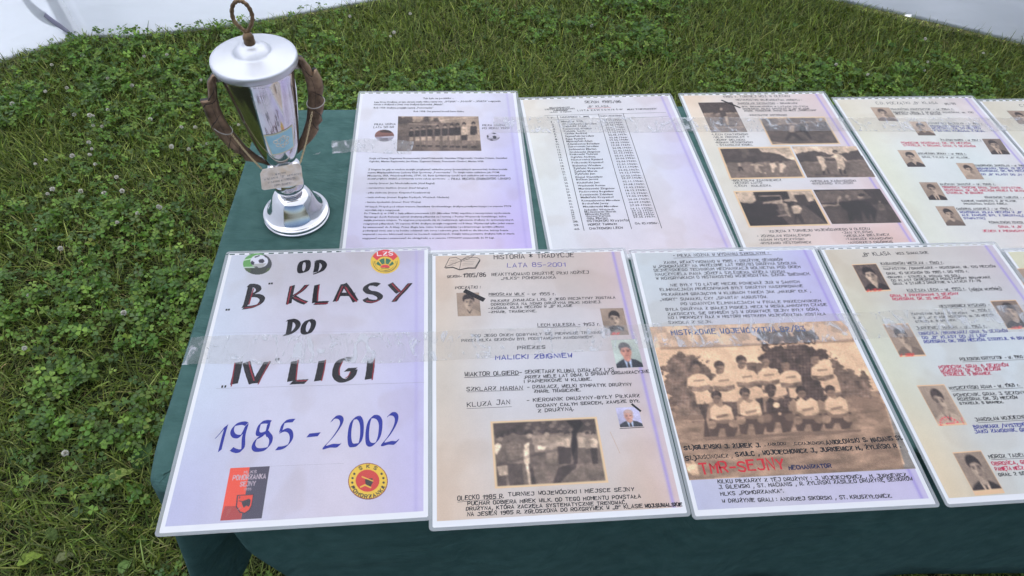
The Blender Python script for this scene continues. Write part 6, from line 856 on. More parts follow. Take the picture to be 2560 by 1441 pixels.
def make_print(p):
    if p['k'] == 'portrait': return portrait(p)
    w, h = p['res']; S = Print(w, h)
    for oi, op in enumerate(p['ops']):
        c, a, q_ = op[0], op[1], op[2:]; S.warp = (.11 if oi < 20 and oi > 3 else 0) if p['k'] == 'team' else (.07 if p['k'] == 'photo' and not p.get('txt') and 1 <= oi < 4 else 0); S.poly([(q_[i] / 500, q_[i + 1] / 500) for i in range(0, len(q_), 2)], c, a / 100)
    for t in p.get('txt', []): S.text(t[0], *t[1:6], t[6], t[7])
    if p.get('ring'):
        for wd, a0, a1, rr in (('SKS', 118, 62, .36), ('POMORZANKA', 205, 335, .455)):
            n = len(wd)
            for i, ch in enumerate(wd):
                a = radians(a0 + (a1 - a0) * i / (n - 1)); up = 1 if wd == 'SKS' else -1; cx_, cy_ = .5 + rr * cos(a), .5 - rr * sin(a); tx, ty = (sin(a) * up, cos(a) * up)
                V, F = [], []; hw = .032; write(ch, cx_ - tx * hw, cy_ - ty * hw, cx_ + tx * hw, cy_ + ty * hw, .085, .022, V, F, 0)
                for f in F: S.poly([V[k][:2] for k in f], '2e2c2c', 1)
    if p['k'] == 'team':
        X, Y = S.X * w, S.Y * h; net = ((((X + .35 * Y) % 5) < 1.2) | ((Y % 5) < 1.2)) & (S.Y > .17) & (S.Y < .62)
        lum = S.a.mean(2, keepdims=True); far = (lum[..., 0] < .40) & (S.X > .03); S.a = np.where((net & far)[..., None], S.a * .80 + .12, S.a)
        g = (S.Y > .62)[..., None]; n = fbm(S.X * 8, S.Y * 22, 1.6, 3, 4)[..., None]; S.a = np.where(g & (lum > .42), S.a * (.66 + .62 * n), S.a)
        n2 = fbm(S.X * 30, S.Y * 26, 1.2, 9, 3)[..., None]; tr_ = (S.Y < .62)[..., None] & (lum < .40); S.a = np.where(tr_, S.a * (.55 + .9 * n2), S.a)
        S.a *= np.array([1.01, .955, .905]); S.a = np.clip((S.a - .33) * 1.2 + .35, .07, .95)
        n3 = fbm(S.X * 14, S.Y * 9, 1.4, 2, 3)[..., None]; e = (S.Y < .155)[..., None] & (lum > .45); S.a = np.where(e, S.a * (.88 + .18 * (n3 > .5)), S.a)
    elif p['k'] == 'photo' and not p.get('txt'):
        S.noise(2.2, .5, len(p['ops'])); S.noise(9, .35, 3)
    if p['k'] in ('photo', 'team') and not p.get('txt'): S.a = S.a * (.86 + .28 * fbm(S.X * 16, S.Y * 14, 1.3, 17, 4)[..., None]); S.blur(.5); S.grain(.045, 5)
    if p.get('rim'):
        ex = .028; ey = .028 * w / h
        for P in ([(0, 0), (1, 0), (1, ey), (0, ey)], [(0, 0), (ex, 0), (ex, 1), (0, 1)], [(1 - ex, 0), (1, 0), (1, 1), (1 - ex, 1)], [(0, 1 - ey), (1, 1 - ey), (1, 1), (0, 1)]): S.poly(P, 'd9bb94')
    return S
prm = mat('printed_picture', rough=.6); at_ = N(prm, 'ShaderNodeAttribute'); at_.attribute_name = 'tint'; LK(prm, at_.outputs['Color'], bsdf(prm).inputs['Base Color'])
pprm = mat('printed_paper', rough=.65); at_ = N(pprm, 'ShaderNodeAttribute'); at_.attribute_name = 'tint'
nz_ = ramp(pprm, noise(pprm, 700, 3), [(.3, (.93, .93, .93)), (.7, (1, 1, 1))]); mxx = N(pprm, 'ShaderNodeMixRGB'); mxx.blend_type = 'MULTIPLY'; mxx.inputs[0].default_value = 1
LK(pprm, at_.outputs['Color'], mxx.inputs[1]); LK(pprm, nz_, mxx.inputs[2]); LK(pprm, mxx.outputs[0], bsdf(pprm).inputs['Base Color'])
def lin(a): a = np.clip(a, 0, 1); return np.where(a <= .04045, a / 12.92, ((a + .055) / 1.055) ** 2.4)

# ------------------------------------------------------------------ laminated posters
whm = mat('white_paper', (.80, .81, .84), .6)
def film(name, veil, rough):
    m = bpy.data.materials.new(name); m.use_nodes = True; nt = m.node_tree; nt.nodes.remove(nt.nodes['Principled BSDF']); out = nt.nodes['Material Output']
    fr = N(m, 'ShaderNodeFresnel'); fr.inputs[0].default_value = 1.24; tr = N(m, 'ShaderNodeBsdfTransparent'); gl = N(m, 'ShaderNodeBsdfGlossy'); gl.inputs['Roughness'].default_value = rough; mx = N(m, 'ShaderNodeMixShader')
    df = N(m, 'ShaderNodeBsdfDiffuse'); df.inputs[0].default_value = (.62, .66, .70, 1); m2 = N(m, 'ShaderNodeMixShader'); m2.inputs[0].default_value = veil
    LK(m, tr.outputs[0], m2.inputs[1]); LK(m, df.outputs[0], m2.inputs[2]); LK(m, fr.outputs[0], mx.inputs[0]); LK(m, m2.outputs[0], mx.inputs[1]); LK(m, gl.outputs[0], mx.inputs[2]); LK(m, mx.outputs[0], out.inputs[0])
    bp = N(m, 'ShaderNodeBump'); bp.inputs['Strength'].default_value = .5; bp.inputs['Distance'].default_value = .004; LK(m, noise(m, 14, 3), bp.inputs['Height']); LK(m, bp.outputs[0], gl.inputs['Normal']); LK(m, bp.outputs[0], fr.inputs['Normal'])
    return m, m2, df, tr
FILM = film('clear_laminate', .0, .06)[0]; RIM = film('laminate_rim', .50, .12)[0]
PW, PH, RX = 305., 428., 5.0
HOLE = [(5.2 + 14.3 * k, 5.2 + 14.3 * k + 7.8) for k in range(21)]; HV0, HV1 = 4.6, 6.9
def sheet(name, parent, u0, v0, u1, v1, z, m, r=0, th=None, holes=True, mats=None):
    """flat sheet in poster millimetres with the comb holes cut out and rounded corners"""
    V, F = [], []
    def q(a, b, c, d): k = len(V); V.extend([(a, b), (c, b), (c, d), (a, d)]); F.append((k, k + 3, k + 2, k + 1))
    if holes:
        q(u0 + r, v0, u1 - r, HV0) if r else q(u0, v0, u1, HV0)
        xs = [u0] + [x for h in HOLE for x in h if u0 < x < u1] + [u1]
        for i in range(0, len(xs) - 1, 2): q(xs[i], HV0, xs[i + 1], HV1)
        t = HV1
    else: t = v0 + r; 
    if not r: q(u0, t, u1, v1)
    else: q(u0, t, u1, v1 - r); q(u0 + r, v1 - r, u1 - r, v1); 
    if r and not holes: q(u0 + r, v0, u1 - r, v0 + r)
    if r:
        for cx_, cy_, a0 in ((u1 - r, v1 - r, 0), (u0 + r, v1 - r, 90), (u0 + r, v0 + r if not holes else HV0, 180), (u1 - r, v0 + r if not holes else HV0, 270)):
            k = len(V); V.append((cx_, cy_)); ry = r if not (holes and a0 >= 180) else HV0 - v0
            for j in range(7): a = radians(a0 + 15 * j); V.append((cx_ + r * cos(a), cy_ + ry * sin(a)))
            for j in range(6): F.append((k, k + 2 + j, k + 1 + j))
    o = mesh(name, [(x / 1000, -y / 1000, z) for x, y in V], F, m, parent)
    return o
def ratio(c):
    r = np.array(lin(np.array(c) / 255.)) / np.array(lin(np.array((222, 229, 244)) / 255.)) * .84; g = r.mean()
    return (r * .72 + g * np.array([.985, 1.0, 1.03]) * .28) * np.array([.985, 1.0, 1.0]) * 1.07
def printed(name, parent, pal, z, strip, seed, margins):
    u0, v0, u1, v1 = margins; nu, nv = 96, 120; u = np.linspace(0, 1, nu); v = np.linspace(0, 1, nv)
    if strip: u = np.sort(np.concatenate([u, np.linspace(.93, .995, 24)])); nu = len(u)
    U, Vv = np.meshgrid(u, v); P = np.array([[ratio(c) for c in row] for row in pal])          # rows x cols
    fy = Vv * (len(pal) - 1); fx = U * (len(pal[0]) - 1); j = np.minimum(fy.astype(int), len(pal) - 2); i = np.minimum(fx.astype(int), len(pal[0]) - 2); a = (fx - i)[..., None]; b = (fy - j)[..., None]; a = a * a * (3 - 2 * a); b = b * b * (3 - 2 * b)
    C = (P[j, i] * (1 - a) + P[j, i + 1] * a) * (1 - b) + (P[j + 1, i] * (1 - a) + P[j + 1, i + 1] * a) * b
    C = C * (1 + .10 * (fbm(U * 4, Vv * 6, 1.5, seed) - .5)[..., None]) * (1 + .05 * (fbm(U * 20, Vv * 28, 1.7, seed + 5) - .5)[..., None])
    st_ = fbm(U * 5, Vv * 7, .9, seed + 9); C = C * (1 - .07 * np.clip((st_ - .56) * 12, 0, 1)[..., None] * np.array([.7, 1, 1.3]))   # faint stains with an edge
    if strip:
        c0 = .958 + .012 * Vv; k = np.exp(-((U - c0) / .0085) ** 2)[..., None] * strip; C = C * (1 - k) + ratio((140, 118, 226)) * k
        k2 = np.clip((U - .86) / .14, 0, 1)[..., None] ** 2 * .35 * strip; C = C * (1 - k2) + ratio((176, 168, 232)) * k2
    X = (u0 + (u1 - u0) * U) / 1000; Y = -(v0 + (v1 - v0) * Vv) / 1000
    q_ = np.array([[jj * nu + ii, (jj + 1) * nu + ii, (jj + 1) * nu + ii + 1, jj * nu + ii + 1] for jj in range(nv - 1) for ii in range(nu - 1)])
    return mesh(name, np.stack([X.ravel(), Y.ravel(), np.full(X.size, z)], 1), q_, pprm, parent, colors=C.reshape(-1, 3))
PAL = {
 'F1': [[(186, 196, 226), (188, 186, 208), (184, 180, 204), (180, 176, 224)], [(182, 196, 230), (188, 190, 226), (190, 190, 226), (178, 176, 234)], [(172, 176, 228), (186, 186, 222), (196, 188, 218), (182, 174, 230)]],
 'F2': [[(206, 184, 170), (196, 186, 186), (186, 172, 172), (200, 176, 180)], [(196, 186, 178), (192, 194, 212), (190, 192, 212), (196, 182, 196)], [(206, 182, 164), (198, 186, 186), (198, 184, 182), (210, 180, 168)]],
 'F3': [[(182, 196, 214), (186, 196, 220), (182, 190, 226), (170, 168, 232)], [(190, 196, 210), (190, 192, 222), (184, 182, 228), (180, 172, 232)], [(176, 180, 224), (190, 188, 220), (186, 182, 226), (186, 178, 228)]],
 'F4': [[(198, 188, 172), (196, 190, 188), (192, 188, 194), (188, 178, 190)], [(200, 204, 186), (192, 202, 214), (190, 204, 220), (190, 196, 216)], [(216, 196, 162), (196, 202, 208), (196, 198, 212), (196, 186, 196)]],
 'F5': [[(206, 206, 176), (204, 206, 196), (200, 200, 200), (200, 190, 200)], [(204, 208, 186), (196, 206, 212), (196, 204, 214), (196, 196, 214)], [(206, 200, 176), (200, 204, 206), (200, 200, 206), (200, 190, 200)]],
 'B1': [[(206, 210, 234), (204, 206, 232), (204, 206, 236), (196, 200, 240)], [(200, 204, 236), (200, 202, 234), (200, 198, 232), (178, 176, 238)], [(190, 186, 234), (196, 190, 232), (200, 186, 228), (178, 160, 240)]],
 'B2': [[(216, 212, 208), (204, 206, 220), (204, 204, 222), (204, 196, 222)], [(204, 212, 220), (198, 206, 230), (200, 204, 230), (190, 186, 236)], [(200, 206, 226), (202, 198, 222), (206, 198, 222), (200, 186, 222)]],
 'B3': [[(226, 204, 184), (210, 200, 200), (208, 196, 202), (208, 184, 190)], [(206, 204, 196), (202, 206, 220), (200, 202, 222), (206, 192, 206)], [(206, 198, 196), (212, 190, 190), (212, 186, 192), (220, 184, 184)]],
 'B4': [[(214, 208, 192), (210, 206, 202), (206, 202, 204), (208, 196, 210)], [(208, 214, 198), (202, 212, 222), (198, 212, 222), (204, 204, 216)], [(206, 212, 206), (204, 206, 214), (206, 196, 204), (214, 188, 190)]],
 'B5': [[(206, 200, 184), (206, 202, 196), (204, 200, 200), (204, 194, 204)], [(204, 206, 196), (200, 208, 218), (198, 208, 218), (204, 204, 216)], [(204, 206, 200), (204, 206, 214), (206, 196, 204), (214, 188, 190)]]}
LAB = {
 'F1': 'laminated poster with big black marker letters and the blue years 1985 - 2002',
 'F2': 'laminated beige handwritten poster with a drawn open book and one framed crowd photo',
 'F3': 'laminated poster with the large sepia photo of a football team and red block letters',
 'F4': 'front row laminated poster with framed portrait photos beside black, pink and blue handwriting',
 'F5': 'mostly cut off laminated poster at the right end of the front row',
 'B1': 'back row laminated poster of typed paragraphs around a lined up team photo and two balls',
 'B2': 'laminated poster with a typed list of names and dates between dotted columns',
 'B3': 'laminated poster with six old match photos and short handwritten captions',
 'B4': 'back row laminated poster with seven small portraits and coloured handwriting',
 'B5': 'mostly cut off laminated poster at the right end of the back row'}
ORDER = ['B1', 'B2', 'B3', 'B4', 'B5', 'F1', 'F2', 'F3', 'F4', 'F5']; POST = {}
for pi_, n in enumerate(ORDER):
    px_, py_, th = POSTER_POSE[n]; zb = (.7509 if n[0] == 'B' else .7519) + pi_ * .00002
    root = thing('laminated_poster', LAB[n], 'poster', (px_, py_, zb), 'laminated posters laid out in two rows', th); POST[n] = root
    sheet('laminate_pouch', root, 0, 0, PW, PH, .0009, FILM, r=RX)
    # milky rim: four strips outside the paper
    V, F = [], []
    for (a, b, c, d) in ((0, 6.9, 4, PH - 5), (PW - 4, 6.9, PW, PH - 5), (5, PH - 4, PW - 5, PH), (5, 0, PW - 5, 3.4)):
        k = len(V); V += [(a / 1000, -b / 1000, .0008), (a / 1000, -d / 1000, .0008), (c / 1000, -d / 1000, .0008), (c / 1000, -b / 1000, .0008)]; F.append((k, k + 1, k + 2, k + 3))
    for cx_, cy_, a0 in ((PW - 5, PH - 5, 0), (5, PH - 5, 90), (5, 5, 180), (PW - 5, 5, 270)):
        k = len(V); V.append((cx_ / 1000, -cy_ / 1000, .0008))
        for j in range(7): a = radians(a0 + 15 * j); V.append(((cx_ + 5 * cos(a)) / 1000, -(cy_ + 5 * sin(a)) / 1000, .0008))
        for j in range(6): F.append((k, k + 2 + j, k + 1 + j))
    mesh('laminate_rim', V, F, RIM, root)
    # thickness band round the pouch
    per = [(5, 0), (PW - 5, 0), (PW - 1.5, 1.5), (PW, 5), (PW, PH - 5), (PW - 1.5, PH - 1.5), (PW - 5, PH), (5, PH), (1.5, PH - 1.5), (0, PH - 5), (0, 5), (1.5, 1.5)]
    Vv, Ff = loft([[(a / 1000, -b / 1000, z) for a, b in per] for z in (.0001, .0009)]); mesh('pouch_edge', Vv, Ff, RIM, root)
    sheet('paper', root, 4, 3.4, PW - 4, PH - 4, .0003, whm)
    top = 7.8 if n != 'F1' else 7.6
    printed('printed_sheet', root, PAL[n], .00036, {'F1': .28, 'B1': .3, 'B2': .6}.get(n, .8), 40 + pi_, (9, top, PW - 9.5, PH - 11.5))
# lettering
groups = {}
for (n, st_, x0, y0, x1, y1, cap, txt, c, w) in LETTERING: groups.setdefault((n, c, st_), []).append(('t', x0, y0, x1, y1, cap, txt, w))
for (n, w, c, qs) in RULES:
    for q_ in qs: groups.setdefault((n, c, 'h'), []).append(('r', q_, w))
for (n, c, st_), items in groups.items():
    V, F = [], []
    for it in items:
        if it[0] == 'r': pen([(it[1][0], it[1][1]), (it[1][2], it[1][3])], it[2], V, F)
        elif st_ == 't': typed(it[6], *it[1:6], V, F)
        else: write(it[6], *it[1:5], it[5] * .94, (.86 if n[0] == 'F' else .82) * it[7] ** .85, V, F)
    # sort out anything beyond the sheet
    mesh('typed_text' if st_ == 't' else 'handwriting', [(a / 1000, -b / 1000, .00052 + z_ / 1000) for a, b, z_ in V], F, ink(c), POST[n])
bygrp = {}
for c, nib, r, P in BIG_STROKES: bygrp.setdefault(c, []).append((nib, r, P))
for c, items in bygrp.items():
    V, F = [], []
    for si, (nib, r, P) in enumerate(items):
        m_ = max(12, len(P) * 5); Q = cr_interp(P, m_) if len(P) > 2 else [np.array(P[0]) * (1 - t) + np.array(P[1]) * t for t in np.linspace(0, 1, 8)]
        nb_ = np.array(nib); L_ = np.linalg.norm(nb_); nd = nb_ / L_; k = len(V)
        for i, p in enumerate(Q):
            a = Q[max(i - 1, 0)]; b = Q[min(i + 1, len(Q) - 1)]; d = b - a; d = d / (np.linalg.norm(d) + 1e-9); nrm = np.array([-d[1], d[0]]); 
            wv2 = abs(nrm @ nb_) + r; s_ = 1 + .06 * sin(i * 1.7 + P[0][0]); j = nb_ * math.tanh((nrm @ nb_) / (.22 * L_)); e = j + nrm * r * s_
            V += [(*(p + e), (si % 12) * .002 + i * .0003), (*(p - e), (si % 12) * .002 + i * .0003)]
        for i in range(len(Q) - 1): F.append((k + 2 * i, k + 2 * i + 1, k + 2 * i + 3, k + 2 * i + 2))
    zz = {'k': .00054, 'e': .00062, 'n': .00054}[c]
    o = mesh('brush_lettering', [(a / 1000, -b / 1000, zz + z_ / 1000) for a, b, z_ in V], F, ink(c), POST['F1']); 
    o['label'] = {'k': 'thick black brush letters', 'e': 'thin dark red strokes along the black letters', 'n': 'blue brush written years'}[c]
# pictures
for p in PICTURES:
    S = make_print(p); w, h = S.w, S.h; q_ = p['q']; X, Y = np.meshgrid(np.linspace(0, 1, w), np.linspace(0, 1, h)); O = np.array(q_[:2]); e1 = np.array(q_[2:4]); e2 = np.array(q_[4:6])
    PX = O[0] + X * e1[0] + Y * e2[0]; PY = O[1] + X * e1[1] + Y * e2[1]
    F = np.array([[j * w + i, (j + 1) * w + i, (j + 1) * w + i + 1, j * w + i + 1] for j in range(h - 1) for i in range(w - 1)])
    if p['k'] == 'round':
        cxy = (X.ravel()[F].mean(1) - .5) ** 2 + (Y.ravel()[F].mean(1) - .5) ** 2; F = F[cxy < .25]
    else:
        cp = PX.ravel()[F].mean(1); F = F[cp < PW - 8]
    nm = {'portrait': 'portrait_photo', 'photo': 'photo_print', 'team': 'team_photo', 'round': 'round_emblem'}[p['k']]
    mesh(nm, np.stack([PX.ravel() / 1000, -PY.ravel() / 1000, np.full(PX.size, .00044)], 1), F, prm, POST[p['n']], colors=np.clip(lin(S.a) * 1.1, 0, .85).reshape(-1, 3))

# ------------------------------------------------------------------ clear adhesive tape
tpm, tveil, tdf, ttr = film('clear_tape', .2, .12); ttr.inputs[0].default_value = (.99, .975, .95, 1)
tn = noise(tpm, 55, 5, .6, stretch=(1, .5, 1), dist=1.5); LK(tpm, ramp(tpm, tn, [(.40, (.09,) * 3), (.52, (.12,) * 3), (.57, (.24,) * 3), (.62, (.48,) * 3)]), tveil.inputs[0]); tdf.inputs[0].default_value = (.62, .64, .68, 1)
def tape(label, topl, botl, z, zl=None):
    n = 160; A = cr_interp([(*p, 0) for p in topl], n); B = cr_interp([(*p, 0) for p in botl], n); rings = []
    for i in range(n):
        row = []
        for j in range(9):
            p = A[i] * (1 - j / 8) + B[i] * (j / 8); zz = z + .00025 * sin(p[0] * 60 + j) * sin(p[0] * 17 + j * .9)
            if zl is not None: t = min(1, max(0, (zl - p[0]) / .008)); zz = zz * (1 - t) + .7509 * t
            row.append((p[0], p[1] + .0007 * sin(p[0] * 40 + j * .3), zz))
        rings.append(row)
    V, F = loft(rings, closed=False); o = mesh('clear_tape', V, F, tpm, smooth=True); return tag(o, label, 'tape', 'clear tape strips holding the posters down')
tape('long clear tape strip running across the whole front row of posters', [(-.357, .564), (-.2, .560), (-.038, .557), (.091, .557), (.222, .555), (.40, .561), (.571, .562), (.843, .565), (1.4, .57)], [(-.360, .519), (-.2, .512), (-.043, .507), (.087, .511), (.249, .514), (.40, .512), (.571, .514), (.843, .517), (1.4, .52)], .75315, -.341)
tape('short clear tape strip from beside the trophy base onto the typed poster', [(-.335, .975), (-.25, .980), (-.164, .984), (-.11, .982), (-.062, .975)], [(-.330, .935), (-.25, .943), (-.162, .948), (-.11, .944), (-.066, .940)], .75245, -.172)
tape('clear tape strip across the back row from the typed list to the right', [(.085, 1.045), (.141, 1.043), (.438, 1.036), (.748, 1.030), (1.024, 1.025), (1.5, 1.02)], [(.080, .998), (.137, .995), (.428, .992), (.736, .988), (1.02, .982), (1.5, .977)], .75255)

# ------------------------------------------------------------------ trophy
TC = (-.2437, .7967); DV = Vector((-.2925, .9563, 0)); RV = Vector((.9563, .2925, 0))
def ax(s, z, o=0): # point in the plane of the handles: s along the handles, o towards the viewer
    return Vector((RV.x * s - DV.x * o, RV.y * s - DV.y * o, z))
trophy = thing('trophy_cup', 'tall chrome trophy cup with bronze leaf handles standing on the green cloth', 'trophy', (TC[0], TC[1], .7512))
chm = mat('worn_chrome', (.80, .80, .82), .07, metal=1)
LK(chm, ramp(chm, noise(chm, 30, 6, .65), [(.35, (.05,) * 3), (.6, (.12,) * 3), (.8, (.30,) * 3)]), bsdf(chm).inputs['Roughness'])
LK(chm, ramp(chm, noise(chm, 24, 6, .7, dist=.6), [(.3, (.70, .70, .72)), (.62, (.62, .61, .63)), (.78, (.40, .37, .36))]), bsdf(chm).inputs['Base Color'])
ldm = mat('dull_chrome_lid', (.70, .70, .73), .22, metal=.75); LK(ldm, ramp(ldm, noise(ldm, 26, 6, .65), [(.3, (.30,) * 3), (.7, (.46,) * 3)]), bsdf(ldm).inputs['Roughness'])
sp = N(ldm, 'ShaderNodeTexVoronoi'); sp.inputs['Scale'].default_value = 260; tcc = N(ldm, 'ShaderNodeTexCoord'); LK(ldm, tcc.outputs['Object'], sp.inputs[0])
r1 = ramp(ldm, sp.outputs['Distance'], [(.04, (.25, .22, .22)), (.08, (.54, .55, .585))]); r2 = ramp(ldm, noise(ldm, 40, 4), [(.62, (0,) * 3), (.66, (1,) * 3)]); mxl = N(ldm, 'ShaderNodeMixRGB'); mxl.inputs[1].default_value = (.54, .55, .585, 1)
LK(ldm, r2, mxl.inputs[0]); LK(ldm, r1, mxl.inputs[2]); LK(ldm, mxl.outputs[0], bsdf(ldm).inputs['Base Color'])
brm = mat('aged_bronze', (.20, .13, .09), .48, metal=.55); LK(brm, ramp(brm, noise(brm, 35, 6, .65), [(.28, (.05, .034, .022)), (.5, (.19, .125, .08)), (.75, (.34, .235, .145))]), bsdf(brm).inputs['Base Color']); bump(brm, noise(brm, 160, 5), .35, .001)
blk = mat('blackened_bronze', (.018, .014, .012), .5, metal=.4)
rgm = mat('brown_gilt_ring', (.17, .11, .06), .42, metal=.6); LK(rgm, ramp(rgm, noise(rgm, 70, 5), [(.3, (.06, .04, .028)), (.6, (.20, .13, .07)), (.8, (.42, .30, .16))]), bsdf(rgm).inputs['Base Color'])
gdm = mat('pale_gold_chain', (.62, .50, .30), .35, metal=.9); stm = mat('steel_wire', (.35, .33, .30), .3, metal=.9)
def lpart(name, prof, m, n=96, par=trophy):
    V, F = lathe(prof, n); return mesh(name, V, F, m, par, smooth=True)
lpart('foot', [(0, .0004), (.0500, .0004), (.0512, .0012), (.0514, .0030), (.0500, .0042), (.0492, .0046), (.0492, .0068), (.0504, .0078), (.0506, .0094), (.0494, .0106), (.0470, .0112), (.0445, .0122), (.0425, .0142), (.0402, .0178), (.0380, .0220), (.0358, .0270), (.0336, .0325), (.0312, .0380), (.0286, .0430), (.0252, .0470), (.0205, .0498), (.0130, .0512), (.0080, .0520), (.0, .0522)], chm)
lpart('stem_bead', [(0, .0515), (.010, .0518), (.0165, .0535), (.0210, .0580), (.0228, .0630), (.0232, .0670), (.0226, .0720), (.0205, .0780), (.0170, .0830), (.0115, .0865), (.0080, .0880), (0, .0885)], chm)
lpart('collar', [(0, .0875), (.0085, .0880), (.0095, .0905), (.0120, .0935), (.0175, .0955), (.0225, .0975), (.0238, .0992), (.0230, .1006), (.0180, .1012), (.0100, .1035), (.006, .106), (0, .107)], chm)
lpart('cup_body', [(0, .1035), (.0080, .1040), (.0135, .1065), (.0185, .1115), (.0220, .1180), (.0250, .1260), (.0280, .1360), (.0305, .1460), (.0330, .1580), (.0352, .1700), (.0378, .1860), (.0402, .2020), (.0424, .2180), (.0444, .2340), (.0460, .2500), (.0470, .2620), (.0476, .2700), (.0482, .2715), (.0482, .2740), (.0, .2741)], chm)
lpart('lid', [(0, .2742), (.0486, .2742), (.0492, .2706), (.0528, .2704), (.0538, .2716), (.0540, .2780), (.0534, .2804), (.0522, .2812), (.0480, .2820), (.0400, .2836), (.0320, .2850), (.0262, .2862), (.0238, .2868), (.0228, .2884), (.0205, .2915), (.0165, .2946), (.0120, .2962), (.0085, .2968), (.0082, .2975), (0, .2976)], ldm)
lpart('knob', [(0, .2974), (.0066, .2975), (.0070, .2990), (.0066, .3040), (.0069, .3052), (.0066, .3075), (.0054, .3105), (.0036, .3130), (0, .3140)], rgm, 40)
# rope ring on the lid: pointed at its foot
NR = 96; ringp = []
for i in range(NR):
    a = 2 * pi * i / NR - pi / 2; s = .0112 * cos(a); zz = .3345 + .0185 * sin(a); f = max(0, -sin(a)); ringp.append(ax(s * (1 - .45 * f ** 3), zz - .0025 * f ** 4, 0))
V, F = sweep(ringp, [.0024] * NR, 14, True)
for k in range(len(V)):
    i, j = divmod(k, 14); i %= NR; c = ringp[i]; V[k] = c + (V[k] - c) * (1 + .13 * sin(i * 2 * pi * 16 / NR + j * 2 * pi / 14 * 2))
mesh('rope_ring', V, F, rgm, trophy, smooth=True)
# leaf handles
inL = [(-.047, .262), (-.0529, .2587), (-.0537, .2465), (-.0575, .230), (-.0586, .2157), (-.0580, .203), (-.0567, .1911), (-.0513, .1704), (-.0428, .1466), (-.0306, .1255), (-.0189, .1101), (-.010, .104)]
outL = [(-.0485, .266), (-.0555, .2635), (-.0640, .2540), (-.0665, .241), (-.0695, .2290), (-.0745, .2292), (-.0800, .2295), (-.0787, .2195), (-.0789, .2080), (-.0781, .1985), (-.0775, .1870), (-.0745, .1755), (-.0715, .1655), (-.0675, .1585), (-.0655, .1495), (-.0608, .1465), (-.0590, .1395), (-.0512, .1325), (-.0500, .1225), (-.0410, .1190), (-.0320, .1155), (-.0200, .1075), (-.010, .1015)]
inR = [(.047, .268), (.0505, .2657), (.0549, .2511), (.0575, .238), (.0581, .2275), (.0568, .208), (.0536, .1936), (.0475, .1698), (.0377, .1488), (.0247, .1280), (.016, .115), (.010, .106)]
outR = [(.049, .271), (.0590, .2665), (.0660, .2520), (.0685, .2385), (.0705, .2455), (.0735, .2470), (.0752, .2405), (.0775, .2325), (.0780, .2195), (.0755, .2100), (.0733, .2044), (.0755, .1975), (.0738, .1900), (.0705, .1800), (.0670, .1738), (.0672, .1650), (.0600, .1590), (.0595, .1510), (.0540, .1430), (.0480, .1370), (.0390, .1300), (.0233, .1190), (.010, .1035)]
def resamp(P, n):
    P = np.array(P); d = np.concatenate([[0], np.cumsum(np.linalg.norm(np.diff(P, axis=0), axis=1))]); d /= d[-1]; t = np.linspace(0, 1, n); return np.stack([np.interp(t, d, P[:, 0]), np.interp(t, d, P[:, 1])], 1)
for I, O_, sg in ((inL, outL, -1), (inR, outR, 1)):
    n = 150; A = resamp(I, n); B = resamp(O_, n); rings = []
    OO = np.array(O_); sd_ = np.concatenate([[0], np.cumsum(np.linalg.norm(np.diff(OO, axis=0), axis=1))]); sd_ /= sd_[-1]
    dist = np.abs(OO[:, 0]); nt = [sd_[i] for i in range(2, len(O_) - 2) if dist[i] < dist[i - 1] and dist[i] <= dist[i + 1]] + [sd_[i] for i in (4, 10, 14, 17) if i < len(O_)]
    nt = sorted(set([0.] + [round(float(v), 3) for v in nt] + [1.])); nt = [v for i, v in enumerate(nt) if i == 0 or v - nt[i - 1] > .05]
    # pair by height so that ribs run across the leaf
    for i in range(n):
        a, b = A[i], B[i]; row = [ax(a[0], a[1], -.0030), ax(a[0], a[1], 0)]
        for k in range(1, 7):
            t = k / 7; p = a * (1 - t) + b * t; s_i = i / (n - 1) + .06 * (1 - t); jn = int(np.searchsorted(nt, min(s_i, .999), side='right')) - 1; fr_ = (s_i - nt[jn]) / (nt[min(jn + 1, len(nt) - 1)] - nt[jn] + 1e-6); bulge = .0034 * sin(pi * t) + .0020 * (t ** 1.5) * (1 - min(1, fr_)) - .0012 * (abs(t - .5) < .1); row.append(ax(p[0], p[1], bulge))
        row += [ax(b[0], b[1], -.0005), ax(b[0] - sg * .0004, b[1], -.0025), ax(b[0] - sg * .0012, b[1], -.0060)]
        rings.append(row)
    V, F = loft(rings, closed=False); o = mesh('leaf_handle', V, F, None, trophy, smooth=True, mats=[brm, blk], midx=[1 if (k % 10) in (0, 8, 9) else 0 for k in range(len(F))]); so = o.modifiers.new('thick', 'SOLIDIFY'); so.thickness = .0009
    V, F = [], []                      # blackened grooves between the leaf lobes, and the midrib
    def on(i, t): p = A[i] * (1 - t) + B[i] * t; return ax(p[0], p[1], .0034 * sin(pi * t) + .0017)
    def addt(a): k_ = len(V); V.extend(a[0]); F.extend([tuple(q_ + k_ for q_ in f) for f in a[1]])
    for v in nt[1:-1]:
        i1 = int(v * (n - 1)); i0 = max(3, i1 - 16); addt(sweep([on(int(i1 + (i0 - i1) * f), 1 - .86 * f) for f in np.linspace(0, 1, 7)], [.0007 * (1 - .7 * f) for f in np.linspace(0, 1, 7)], 6))
    addt(sweep([on(i, .42) for i in range(4, n - 6, 4)], .00022, 5))
    mesh('leaf_groove', V, F, blk, o, smooth=True)
    V, F = sweep([ax(sg * .0455, .2565, 0), ax(sg * .0520, .2575, 0)], .0042, 20); mesh('handle_pin', V, F, stm, trophy, smooth=True)
    V, F = sweep([ax(sg * .0520, .2575, 0), ax(sg * .0530, .2577, 0)], .0055, 20); mesh('handle_washer', V, F, brm, trophy, smooth=True)
